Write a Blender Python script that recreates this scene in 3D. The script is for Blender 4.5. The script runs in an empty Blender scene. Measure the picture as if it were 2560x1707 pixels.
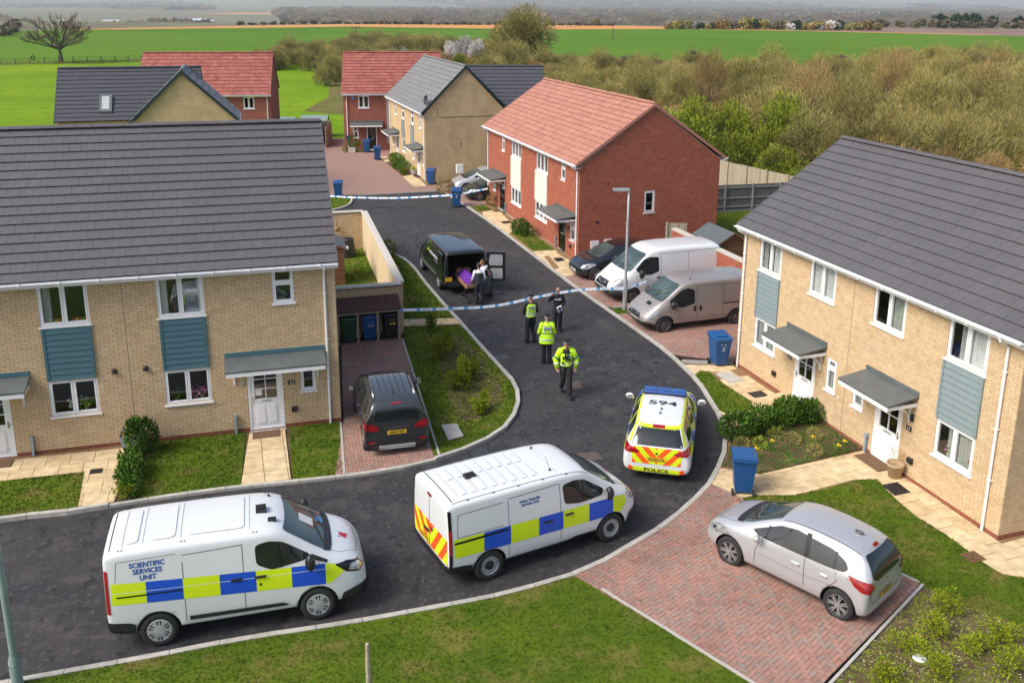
import bpy, bmesh, math, random
from mathutils import Vector, Matrix
from mathutils.bvhtree import BVHTree
R = math.radians
rnd = random.Random(7)
scene = bpy.context.scene
COL = scene.collection

# ---------------------------------------------------------------- camera, sky, sun, exposure
PITCH, ROLL, FPX, CAMZ = 0.25571, 0.006092, 2313.12, 12.07
cam_d = bpy.data.cameras.new('camera'); cam = bpy.data.objects.new('camera', cam_d); COL.objects.link(cam)
cam_d.sensor_fit = 'HORIZONTAL'; cam_d.sensor_width = 36; cam_d.lens = FPX/2560*36
cam_d.shift_x = -5.16/2560; cam_d.shift_y = -245.2/2560
cam_d.clip_start = 0.5; cam_d.clip_end = 30000
_f = Vector((0, math.cos(PITCH), -math.sin(PITCH))); _r = Vector((1, 0, 0)); _u = _r.cross(_f)
CR = _r*math.cos(ROLL)+_u*math.sin(ROLL); CU = _u*math.cos(ROLL)-_r*math.sin(ROLL)
cam.matrix_world = Matrix(((CR.x, CU.x, -_f.x, 0), (CR.y, CU.y, -_f.y, 0), (CR.z, CU.z, -_f.z, CAMZ), (0, 0, 0, 1)))
scene.camera = cam
def seen(p, m=0.03):            # is a world point inside the picture (used only to rank pieces by size)
    d = Vector(p)-Vector((0, 0, CAMZ)); z = d.dot(_f)
    if z < 1: return False
    x = 1285.2+FPX*d.dot(CR)/z; y = 608.3-FPX*d.dot(CU)/z
    return -2560*m < x < 2560*(1+m) and -1707*m < y < 1707*(1+m)

SUN_EL, SUN_AZ = 46, 241        # azimuth clockwise from +Y
w = bpy.data.worlds.new('World'); scene.world = w; w.use_nodes = True
nt = w.node_tree; bg = nt.nodes['Background']
sky = nt.nodes.new('ShaderNodeTexSky'); sky.sky_type = 'NISHITA'; sky.sun_disc = False
sky.sun_elevation = R(SUN_EL); sky.sun_rotation = R(SUN_AZ); sky.dust_density = 4; sky.air_density = 1.0; sky.ozone_density = 1.0
nt.links.new(sky.outputs[0], bg.inputs[0]); bg.inputs[1].default_value = 0.10
sd = bpy.data.lights.new('sun', 'SUN'); sd.energy = 1.5; sd.angle = R(28); sd.color = (1.0, 0.96, 0.9)
so = bpy.data.objects.new('sun', sd); COL.objects.link(so); so.location = (-40, 0, 60)
dv = Vector((math.sin(R(SUN_AZ))*math.cos(R(SUN_EL)), math.cos(R(SUN_AZ))*math.cos(R(SUN_EL)), math.sin(R(SUN_EL))))
so.rotation_euler = dv.to_track_quat('Z', 'Y').to_euler()
vs = scene.view_settings; vs.view_transform = 'Standard'; vs.look = 'None'; vs.exposure = 1.05; vs.gamma = 1; vs.use_curve_mapping = False

# ---------------------------------------------------------------- materials
MATS = {}
def nodes(name, rough=0.8, metal=0.0, spec=0.5, coat=0.0):
    m = bpy.data.materials.new(name); m.use_nodes = True; t = m.node_tree; b = t.nodes['Principled BSDF']
    b.inputs['Roughness'].default_value = rough; b.inputs['Metallic'].default_value = metal
    b.inputs['Specular IOR Level'].default_value = spec; b.inputs['Coat Weight'].default_value = coat
    b.inputs['Coat Roughness'].default_value = 0.04
    MATS[name] = m
    return m, t, b
def plain(name, col, rough=0.6, metal=0.0, spec=0.5, coat=0.0, var=0.06, scale=6, bump=0.0):
    """base colour with a little uneven wear"""
    m, t, b = nodes(name, rough, metal, spec, coat)
    tc = t.nodes.new('ShaderNodeTexCoord'); n = t.nodes.new('ShaderNodeTexNoise'); n.inputs['Scale'].default_value = scale; n.inputs['Detail'].default_value = 5
    t.links.new(tc.outputs['Object'], n.inputs['Vector'])
    r = t.nodes.new('ShaderNodeValToRGB'); c = col
    r.color_ramp.elements[0].position = 0.3; r.color_ramp.elements[1].position = 0.7
    r.color_ramp.elements[0].color = (c[0]*(1-var), c[1]*(1-var), c[2]*(1-var), 1); r.color_ramp.elements[1].color = (min(1, c[0]*(1+var)), min(1, c[1]*(1+var)), min(1, c[2]*(1+var)), 1)
    t.links.new(n.outputs[0], r.inputs[0]); t.links.new(r.outputs[0], b.inputs['Base Color'])
    if bump:
        bp = t.nodes.new('ShaderNodeBump'); bp.inputs['Strength'].default_value = bump; bp.inputs['Distance'].default_value = 0.02
        n2 = t.nodes.new('ShaderNodeTexNoise'); n2.inputs['Scale'].default_value = scale*8; t.links.new(tc.outputs['Object'], n2.inputs['Vector'])
        t.links.new(n2.outputs[0], bp.inputs['Height']); t.links.new(bp.outputs[0], b.inputs['Normal'])
    return m
def shaded(name, cols, rough=0.85, nscale=14, namt=0.25, bump=0.3, spec=0.3, world_noise=0.0, objvar=0.0):
    """each piece takes its own tone: 'shade' face attribute on joined pieces, object random on single ones"""
    m, t, b = nodes(name, rough, 0, spec)
    at = t.nodes.new('ShaderNodeAttribute'); at.attribute_name = 'shade'
    oi = t.nodes.new('ShaderNodeObjectInfo')
    ad = t.nodes.new('ShaderNodeMath'); ad.operation = 'ADD'; fr = t.nodes.new('ShaderNodeMath'); fr.operation = 'FRACT'
    t.links.new(at.outputs['Fac'], ad.inputs[0]); t.links.new(oi.outputs['Random'], ad.inputs[1]); t.links.new(ad.outputs[0], fr.inputs[0])
    r = t.nodes.new('ShaderNodeValToRGB'); r.color_ramp.interpolation = 'LINEAR'
    e = r.color_ramp.elements; n = len(cols)
    while len(e) < n: e.new(0.5)
    for i, c in enumerate(cols): e[i].position = i/(n-1) if n > 1 else 0; e[i].color = (*c, 1)
    t.links.new(fr.outputs[0], r.inputs[0])
    geo = t.nodes.new('ShaderNodeNewGeometry')
    no = t.nodes.new('ShaderNodeTexNoise'); no.inputs['Scale'].default_value = nscale; no.inputs['Detail'].default_value = 4
    t.links.new(geo.outputs['Position'], no.inputs['Vector'])
    mr = t.nodes.new('ShaderNodeMapRange'); mr.inputs[1].default_value = 0.3; mr.inputs[2].default_value = 0.7; mr.inputs[3].default_value = 1-namt; mr.inputs[4].default_value = 1+namt
    t.links.new(no.outputs[0], mr.inputs[0])
    mu = t.nodes.new('ShaderNodeMix'); mu.data_type = 'RGBA'; mu.blend_type = 'MULTIPLY'; mu.inputs['Factor'].default_value = 1
    t.links.new(r.outputs[0], mu.inputs['A']); t.links.new(mr.outputs[0], mu.inputs['B'])
    out = mu.outputs['Result']
    if objvar:
        m3 = t.nodes.new('ShaderNodeMapRange'); m3.inputs[3].default_value = 1-objvar; m3.inputs[4].default_value = 1+objvar*.6; t.links.new(oi.outputs['Random'], m3.inputs[0])
        mu3 = t.nodes.new('ShaderNodeMix'); mu3.data_type = 'RGBA'; mu3.blend_type = 'MULTIPLY'; mu3.inputs['Factor'].default_value = 1; t.links.new(out, mu3.inputs['A']); t.links.new(m3.outputs[0], mu3.inputs['B']); out = mu3.outputs['Result']
    if world_noise:
        n2 = t.nodes.new('ShaderNodeTexNoise'); n2.inputs['Scale'].default_value = 0.7; n2.inputs['Detail'].default_value = 3; t.links.new(geo.outputs['Position'], n2.inputs['Vector'])
        m2 = t.nodes.new('ShaderNodeMapRange'); m2.inputs[1].default_value = 0.35; m2.inputs[2].default_value = 0.65; m2.inputs[3].default_value = 1-world_noise; m2.inputs[4].default_value = 1+world_noise
        t.links.new(n2.outputs[0], m2.inputs[0])
        mu2 = t.nodes.new('ShaderNodeMix'); mu2.data_type = 'RGBA'; mu2.blend_type = 'MULTIPLY'; mu2.inputs['Factor'].default_value = 1
        t.links.new(out, mu2.inputs['A']); t.links.new(m2.outputs[0], mu2.inputs['B']); out = mu2.outputs['Result']
    t.links.new(out, b.inputs['Base Color'])
    if bump:
        bp = t.nodes.new('ShaderNodeBump'); bp.inputs['Strength'].default_value = bump; bp.inputs['Distance'].default_value = 0.01
        t.links.new(no.outputs[0], bp.inputs['Height']); t.links.new(bp.outputs[0], b.inputs['Normal'])
    return m
def patchy(name, layers, base, rough=0.95, bump=0.3, spec=0.05):
    """layers: (scale, lo, hi, colour) noise masks over a base, world coordinates"""
    m, t, b = nodes(name, rough, 0, spec)
    geo = t.nodes.new('ShaderNodeNewGeometry'); cur = None; last = None
    for i, (sc, lo, hi, col) in enumerate(layers):
        n = t.nodes.new('ShaderNodeTexNoise'); n.inputs['Scale'].default_value = sc; n.inputs['Detail'].default_value = 6; n.inputs['Roughness'].default_value = 0.6
        mp = t.nodes.new('ShaderNodeMapping'); mp.inputs['Location'].default_value = (i*13.1, i*7.7, i*3.3)
        t.links.new(geo.outputs['Position'], mp.inputs['Vector']); t.links.new(mp.outputs[0], n.inputs['Vector'])
        mr = t.nodes.new('ShaderNodeMapRange'); mr.inputs[1].default_value = lo; mr.inputs[2].default_value = hi
        t.links.new(n.outputs[0], mr.inputs[0])
        mx = t.nodes.new('ShaderNodeMix'); mx.data_type = 'RGBA'; t.links.new(mr.outputs[0], mx.inputs['Factor'])
        if cur is None: mx.inputs['A'].default_value = (*base, 1)
        else: t.links.new(cur, mx.inputs['A'])
        mx.inputs['B'].default_value = (*col, 1); cur = mx.outputs['Result']; last = n
    t.links.new(cur, b.inputs['Base Color'])
    if bump:
        bp = t.nodes.new('ShaderNodeBump'); bp.inputs['Strength'].default_value = bump; bp.inputs['Distance'].default_value = 0.02
        t.links.new(last.outputs[0], bp.inputs['Height']); t.links.new(bp.outputs[0], b.inputs['Normal'])
    return m
def bricktex(name, c1, c2, mortar, bw=0.225, bh=0.075):
    """far walls, bricks too small to pick apart: texture in the wall's own plane via object coords (x+y, z)"""
    m, t, b = nodes(name, 0.9, 0, 0.3)
    tc = t.nodes.new('ShaderNodeTexCoord'); sp = t.nodes.new('ShaderNodeSeparateXYZ'); t.links.new(tc.outputs['Object'], sp.inputs[0])
    ad = t.nodes.new('ShaderNodeMath'); ad.operation = 'ADD'; t.links.new(sp.outputs[0], ad.inputs[0]); t.links.new(sp.outputs[1], ad.inputs[1])
    cb = t.nodes.new('ShaderNodeCombineXYZ'); t.links.new(ad.outputs[0], cb.inputs[0]); t.links.new(sp.outputs[2], cb.inputs[1])
    br = t.nodes.new('ShaderNodeTexBrick'); br.inputs['Scale'].default_value = 1; br.inputs['Brick Width'].default_value = bw; br.inputs['Row Height'].default_value = bh
    br.inputs['Mortar Size'].default_value = 0.008; br.inputs['Color1'].default_value = (*c1, 1); br.inputs['Color2'].default_value = (*c2, 1); br.inputs['Mortar'].default_value = (*mortar, 1)
    t.links.new(cb.outputs[0], br.inputs['Vector'])
    n = t.nodes.new('ShaderNodeTexNoise'); n.inputs['Scale'].default_value = 1.2; n.inputs['Detail'].default_value = 6; t.links.new(tc.outputs['Object'], n.inputs['Vector'])
    mr = t.nodes.new('ShaderNodeMapRange'); mr.inputs[1].default_value = 0.3; mr.inputs[2].default_value = 0.7; mr.inputs[3].default_value = 0.85; mr.inputs[4].default_value = 1.12; t.links.new(n.outputs[0], mr.inputs[0])
    mu = t.nodes.new('ShaderNodeMix'); mu.data_type = 'RGBA'; mu.blend_type = 'MULTIPLY'; mu.inputs['Factor'].default_value = 1
    t.links.new(br.outputs[0], mu.inputs['A']); t.links.new(mr.outputs[0], mu.inputs['B']); t.links.new(mu.outputs['Result'], b.inputs['Base Color'])
    return m
def glass(name, tint=(0.75, 0.8, 0.8), refl=1.0):
    m = bpy.data.materials.new(name); m.use_nodes = True; t = m.node_tree; t.nodes.clear(); MATS[name] = m
    o = t.nodes.new('ShaderNodeOutputMaterial'); mx = t.nodes.new('ShaderNodeMixShader'); tr = t.nodes.new('ShaderNodeBsdfTransparent'); gl = t.nodes.new('ShaderNodeBsdfGlossy')
    fr = t.nodes.new('ShaderNodeLayerWeight'); fr.inputs[0].default_value = .5; pw = t.nodes.new('ShaderNodeMath'); pw.operation = 'POWER'; pw.inputs[1].default_value = 3.5; t.links.new(fr.outputs['Facing'], pw.inputs[0]); tr.inputs[0].default_value = (*tint, 1); gl.inputs['Roughness'].default_value = 0.02; gl.inputs[0].default_value = (refl, refl, refl, 1)
    ad = t.nodes.new('ShaderNodeMath'); ad.operation = 'MULTIPLY_ADD'; ad.inputs[1].default_value = .8; ad.inputs[2].default_value = 0.05; ad.use_clamp = True
    t.links.new(pw.outputs[0], ad.inputs[0]); t.links.new(ad.outputs[0], mx.inputs[0]); t.links.new(tr.outputs[0], mx.inputs[1]); t.links.new(gl.outputs[0], mx.inputs[2]); t.links.new(mx.outputs[0], o.inputs[0])
    return m
BUFF = [(0.55, 0.40, 0.235), (0.58, 0.43, 0.26), (0.52, 0.375, 0.215), (0.56, 0.41, 0.245), (0.59, 0.45, 0.28)]
shaded('buff_brick', BUFF, namt=0.09, nscale=5)
plain('buff_mortar', (0.13, 0.09, 0.06), 0.95)
plain('pale_mortar', (0.30, 0.22, 0.15), 0.95)
shaded('red_brick', [(0.33, 0.09, 0.048), (0.37, 0.11, 0.06), (0.30, 0.08, 0.045), (0.34, 0.095, 0.052), (0.28, 0.072, 0.045)], namt=0.14, nscale=5)
plain('red_mortar', (0.42, 0.31, 0.24), 0.95)
bricktex('far_buff', (0.52, 0.38, 0.21), (0.60, 0.44, 0.25), (0.36, 0.26, 0.16))
bricktex('far_red', (0.24, 0.06, 0.045), (0.29, 0.085, 0.06), (0.28, 0.16, 0.12))
shaded('plinth_brick', [(0.28, 0.09, 0.05), (0.22, 0.07, 0.045)], namt=0.2)
shaded('grey_tile', [(0.090, 0.087, 0.095), (0.096, 0.092, 0.1), (0.093, 0.09, 0.097), (0.097, 0.093, 0.1), (0.091, 0.088, 0.095)], rough=0.62, nscale=5, namt=0.05, bump=0.1, world_noise=0.04)
shaded('dark_tile', [(0.055, 0.058, 0.07), (0.065, 0.067, 0.078), (0.06, 0.062, 0.074)], rough=0.6, nscale=5, namt=0.08, bump=0.1)
shaded('pale_tile', [(0.16, 0.16, 0.165), (0.18, 0.18, 0.183), (0.17, 0.17, 0.172)], rough=0.6, nscale=5, namt=0.08, bump=0.1)
shaded('pink_tile', [(0.36, 0.165, 0.12), (0.40, 0.19, 0.14), (0.33, 0.145, 0.105), (0.38, 0.18, 0.13)], rough=0.75, nscale=7, namt=0.12, bump=0.1)
shaded('red_tile', [(0.28, 0.085, 0.065), (0.34, 0.115, 0.09), (0.25, 0.075, 0.06), (0.31, 0.10, 0.08)], rough=0.75, nscale=4, namt=0.16, bump=0.1)
plain('underlay', (0.03, 0.03, 0.03), 0.9)
plain('white_pvc', (0.78, 0.79, 0.80), 0.35, var=0.02)
plain('teal_board', (0.055, 0.135, 0.165), 0.55, var=0.05, scale=3)
plain('cream_board', (0.66, 0.64, 0.56), 0.55, var=0.03)
plain('grey_board', (0.36, 0.37, 0.37), 0.55, var=0.03)
plain('lead_grey', (0.10, 0.115, 0.115), 0.45, var=0.12, scale=3)
plain('verge_dark', (0.012, 0.03, 0.036), 0.5)
plain('black_plastic', (0.018, 0.018, 0.02), 0.45, var=0.1)
plain('black_gloss', (0.008, 0.008, 0.009), 0.2)
plain('room_wall', (0.42, 0.41, 0.38), 0.9)
plain('room_floor', (0.16, 0.13, 0.11), 0.9)
plain('curtain_white', (0.72, 0.72, 0.70), 0.9)
plain('curtain_grey', (0.42, 0.43, 0.40), 0.9)
glass('window_glass', (0.88, 0.9, 0.9))
plain('car_glass', (0.012, 0.016, 0.017), 0.03, spec=0.8, var=0.3, scale=2)
plain('van_screen', (0.05, 0.075, 0.072), 0.03, spec=0.9, var=0.5, scale=1.6)
plain('white_paint', (0.66, 0.685, 0.70), 0.22, coat=0.6, var=0.015)
plain('silver_paint', (0.50, 0.51, 0.53), 0.28, metal=0.45, coat=0.6, var=0.02)
plain('champagne_paint', (0.36, 0.33, 0.31), 0.35, metal=0.45, coat=0.4, var=0.08, scale=1.5)
plain('grey_paint', (0.06, 0.066, 0.068), 0.25, metal=0.5, coat=0.8)
plain('dark_paint', (0.017, 0.02, 0.018), 0.2, metal=0.2, coat=1.0)
plain('navy_paint', (0.008, 0.010, 0.014), 0.15, coat=1.0)
plain('green_paint', (0.008, 0.018, 0.015), 0.15, coat=1.0)
plain('maroon_paint', (0.06, 0.012, 0.015), 0.2, coat=0.8)
plain('yellow_sheet', (0.62, 0.78, 0.015), 0.35, var=0.02)
plain('blue_sheet', (0.012, 0.08, 0.55), 0.35, var=0.03)
plain('orange_sheet', (0.85, 0.10, 0.015), 0.35, var=0.03)
plain('red_lamp', (0.28, 0.006, 0.012), 0.08, coat=1.0, var=0.4, scale=12)
plain('blue_lamp', (0.008, 0.06, 0.26), 0.08, coat=1.0, var=0.3)
plain('orange_lamp', (0.8, 0.25, 0.02), 0.1, coat=1.0)
plain('clear_lamp', (0.42, 0.43, 0.44), 0.06, metal=0.5, coat=1.0, var=0.45, scale=18)
plain('tyre', (0.018, 0.018, 0.019), 0.85, var=0.2, scale=20)
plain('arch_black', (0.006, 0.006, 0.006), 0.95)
plain('alloy', (0.45, 0.46, 0.47), 0.3, metal=0.7)
plain('steel_wheel', (0.10, 0.10, 0.105), 0.45, metal=0.5)
plain('seam', (0.045, 0.05, 0.055), 0.7)
plain('iron_cover', (0.085, 0.065, 0.055), 0.8, var=.2, scale=20)
plain('roof_groove', (0.30, 0.31, 0.32), 0.6)
plain('dark_seam', (0.004, 0.004, 0.004), 0.5)
plain('plate_yellow', (0.66, 0.42, 0.02), 0.5)
plain('plate_white', (0.7, 0.7, 0.68), 0.5)
plain('ink_blue', (0.012, 0.075, 0.32), 0.5); plain('ink_black', (0.01, 0.01, 0.012), 0.5); plain('ink_white', (0.75, 0.76, 0.78), 0.5)
plain('poppy_red', (0.45, 0.02, 0.04), 0.5)
plain('chrome', (0.62, 0.63, 0.64), 0.12, metal=1.0)
plain('galv_green', (0.24, 0.32, 0.31), 0.45, metal=0.2, var=0.1, scale=4)
plain('galv', (0.42, 0.44, 0.45), 0.45, metal=0.4, var=0.1, scale=4)
plain('bin_blue', (0.01, 0.075, 0.23), 0.42, var=0.1); plain('bin_green', (0.012, 0.06, 0.03), 0.5, var=0.1); plain('bin_black', (0.012, 0.013, 0.013), 0.5)
plain('concrete', (0.40, 0.385, 0.35), 0.9, var=0.14, scale=3)
shaded('kerb', [(0.37, 0.36, 0.32), (0.43, 0.41, 0.37), (0.34, 0.33, 0.30)], namt=0.16, nscale=6)
shaded('slab', [(0.56, 0.43, 0.25), (0.60, 0.47, 0.29), (0.52, 0.39, 0.22), (0.57, 0.45, 0.27)], namt=0.2, nscale=4, bump=0.5)
shaded('paver', [(0.29, 0.165, 0.13), (0.33, 0.19, 0.15), (0.26, 0.145, 0.115), (0.29, 0.20, 0.165), (0.24, 0.185, 0.155), (0.34, 0.18, 0.135), (0.30, 0.18, 0.145)], namt=0.12, nscale=9, world_noise=0.13)
plain('paver_joint', (0.05, 0.032, 0.026), 0.95)
plain('cope', (0.50, 0.47, 0.41), 0.85, var=0.12, scale=3)
plain('render_cream', (0.58, 0.45, 0.28), 0.9, var=0.08, scale=1.5)
plain('fence_grey', (0.10, 0.10, 0.098), 0.9, var=0.25, scale=9); plain('fence_post', (0.22, 0.22, 0.21), 0.9)
shaded('fence_pale', [(0.36, 0.31, 0.22), (0.40, 0.35, 0.26), (0.31, 0.27, 0.19)], namt=0.2)
shaded('fence_board', [(0.085, 0.085, 0.083), (0.12, 0.12, 0.115), (0.10, 0.10, 0.098)], namt=0.3)
shaded('shed_wood', [(0.19, 0.09, 0.045), (0.23, 0.11, 0.055), (0.16, 0.075, 0.04)], namt=0.2)
plain('felt', (0.085, 0.10, 0.11), 0.95, var=0.1); plain('store_roof', (0.09, 0.045, 0.035), 0.8, var=0.15)
plain('store_wood', (0.36, 0.29, 0.22), 0.85)
plain('doormat', (0.14, 0.075, 0.04), 0.98, var=0.2, scale=30); plain('meter_blue', (0.26, 0.33, 0.38), 0.5)
patchy('asphalt', [(0.35, 0.42, 0.62, (0.038, 0.035, 0.036)), (1.6, 0.52, 0.66, (0.058, 0.053, 0.054)), (3.0, 0.57, 0.62, (0.012, 0.012, 0.014)), (7, 0.56, 0.64, (0.066, 0.061, 0.061)), (18, 0.60, 0.70, (0.075, 0.07, 0.07)), (90, 0.45, 0.9, (0.05, 0.048, 0.048))], (0.022, 0.024, 0.028), 0.75, 0.35, 0.4)
patchy('lawn', [(0.6, 0.4, 0.65, (0.095, 0.135, 0.012)), (1.3, 0.5, 0.72, (0.165, 0.14, 0.04)), (7, 0.52, 0.75, (0.04, 0.075, 0.006))], (0.063, 0.105, 0.01))
patchy('soil', [(1.5, 0.45, 0.6, (0.13, 0.10, 0.055)), (30, 0.62, 0.7, (0.36, 0.30, 0.20)), (3, 0.55, 0.7, (0.05, 0.09, 0.015))], (0.085, 0.06, 0.035))
patchy('gravel', [(40, 0.4, 0.6, (0.30, 0.19, 0.10)), (70, 0.5, 0.7, (0.12, 0.08, 0.05))], (0.22, 0.14, 0.075))
patchy('far_paving', [(1.2, 0.4, 0.65, (0.29, 0.18, 0.15)), (14, 0.45, 0.7, (0.31, 0.21, 0.18))], (0.25, 0.165, 0.14))
patchy('pasture', [(0.05, 0.4, 0.65, (0.19, 0.28, 0.012)), (0.6, 0.45, 0.7, (0.10, 0.19, 0.008))], (0.12, 0.22, 0.008), bump=0)
patchy('crop', [(0.012, 0.4, 0.6, (0.095, 0.175, 0.015)), (0.2, 0.4, 0.7, (0.085, 0.185, 0.014))], (0.07, 0.15, 0.014), bump=0)
patchy('stubble', [(0.02, 0.4, 0.6, (0.52, 0.27, 0.10)), (0.3, 0.5, 0.7, (0.42, 0.20, 0.07))], (0.50, 0.24, 0.085), bump=0)
patchy('ploughed', [(0.02, 0.4, 0.6, (0.25, 0.17, 0.14))], (0.21, 0.135, 0.11), bump=0)
patchy('valley', [(0.004, 0.45, 0.6, (0.13, 0.17, 0.08)), (0.012, 0.5, 0.62, (0.17, 0.14, 0.10)), (0.05, 0.45, 0.6, (0.14, 0.12, 0.085))], (0.18, 0.17, 0.115), bump=0)
patchy('rough_grass', [(0.3, 0.4, 0.6, (0.16, 0.13, 0.05)), (2, 0.5, 0.7, (0.07, 0.10, 0.02))], (0.12, 0.12, 0.035))
def leafy(name, cols, rough=0.8): return shaded(name, cols, rough=rough, nscale=0.8, namt=0.25, bump=0, spec=0.1, objvar=0.38)
leafy('willow', [(0.26, 0.225, 0.06), (0.32, 0.28, 0.10), (0.22, 0.185, 0.045), (0.34, 0.30, 0.13), (0.25, 0.24, 0.06)])
leafy('scrub_brown', [(0.31, 0.205, 0.085), (0.36, 0.25, 0.11), (0.26, 0.17, 0.06), (0.33, 0.26, 0.11)])
leafy('scrub_green', [(0.17, 0.22, 0.02), (0.23, 0.28, 0.025), (0.14, 0.165, 0.025), (0.26, 0.28, 0.05)])
leafy('laurel', [(0.05, 0.115, 0.014), (0.09, 0.19, 0.02), (0.035, 0.09, 0.012), (0.15, 0.25, 0.03)], 0.45)
leafy('lime_shrub', [(0.20, 0.25, 0.01), (0.12, 0.18, 0.01), (0.28, 0.28, 0.015)])
leafy('conifer', [(0.015, 0.035, 0.018), (0.025, 0.05, 0.022), (0.012, 0.028, 0.014)])
leafy('blossom', [(0.62, 0.60, 0.58), (0.5, 0.47, 0.44), (0.7, 0.68, 0.67)])
leafy('far_wood', [(0.07, 0.06, 0.045), (0.19, 0.14, 0.10), (0.09, 0.10, 0.045), (0.27, 0.22, 0.17), (0.04, 0.055, 0.035), (0.20, 0.15, 0.11), (0.11, 0.085, 0.065)])
leafy('grass_blade', [(0.065, 0.115, 0.008), (0.085, 0.145, 0.01), (0.11, 0.155, 0.015), (0.055, 0.10, 0.008), (0.15, 0.16, 0.035)])
plain('bark', (0.10, 0.085, 0.06), 0.95, var=0.25, scale=5); plain('bark_pale', (0.26, 0.22, 0.12), 0.95, var=0.2)
plain('daffodil', (0.75, 0.55, 0.01), 0.6); plain('terracotta', (0.42, 0.30, 0.18), 0.8)
plain('skin', (0.46, 0.25, 0.18), 0.6); plain('hair_brown', (0.05, 0.028, 0.016), 0.7); plain('hair_auburn', (0.20, 0.085, 0.035), 0.6)
plain('cloth_black', (0.009, 0.009, 0.011), 0.85, var=0.3, scale=12, bump=0.4); plain('cloth_charcoal', (0.022, 0.028, 0.032), 0.85)
plain('shirt_white', (0.68, 0.69, 0.74), 0.8); plain('hivis', (0.50, 0.85, 0.01), 0.6, var=0.12, scale=9, bump=0.4); plain('reflective', (0.60, 0.66, 0.62), 0.35)
plain('purple_cloth', (0.10, 0.012, 0.26), 0.7, var=0.25, scale=7, bump=0.5); plain('gold_trim', (0.35, 0.17, 0.10), 0.6, var=0.6, scale=25)
plain('teal_band', (0.0, 0.10, 0.16), 0.5); plain('tape_white', (0.72, 0.76, 0.80), 0.4); plain('tape_blue', (0.09, 0.30, 0.58), 0.4)
plain('toy_yellow', (0.7, 0.5, 0.02), 0.5); plain('toy_red', (0.55, 0.05, 0.03), 0.5); plain('toy_green', (0.1, 0.4, 0.05), 0.5); plain('petal_pink', (0.55, 0.12, 0.35), 0.7)
plain('barn_green', (0.03, 0.09, 0.08), 0.7); plain('barn_roof', (0.45, 0.5, 0.52), 0.5)

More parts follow.
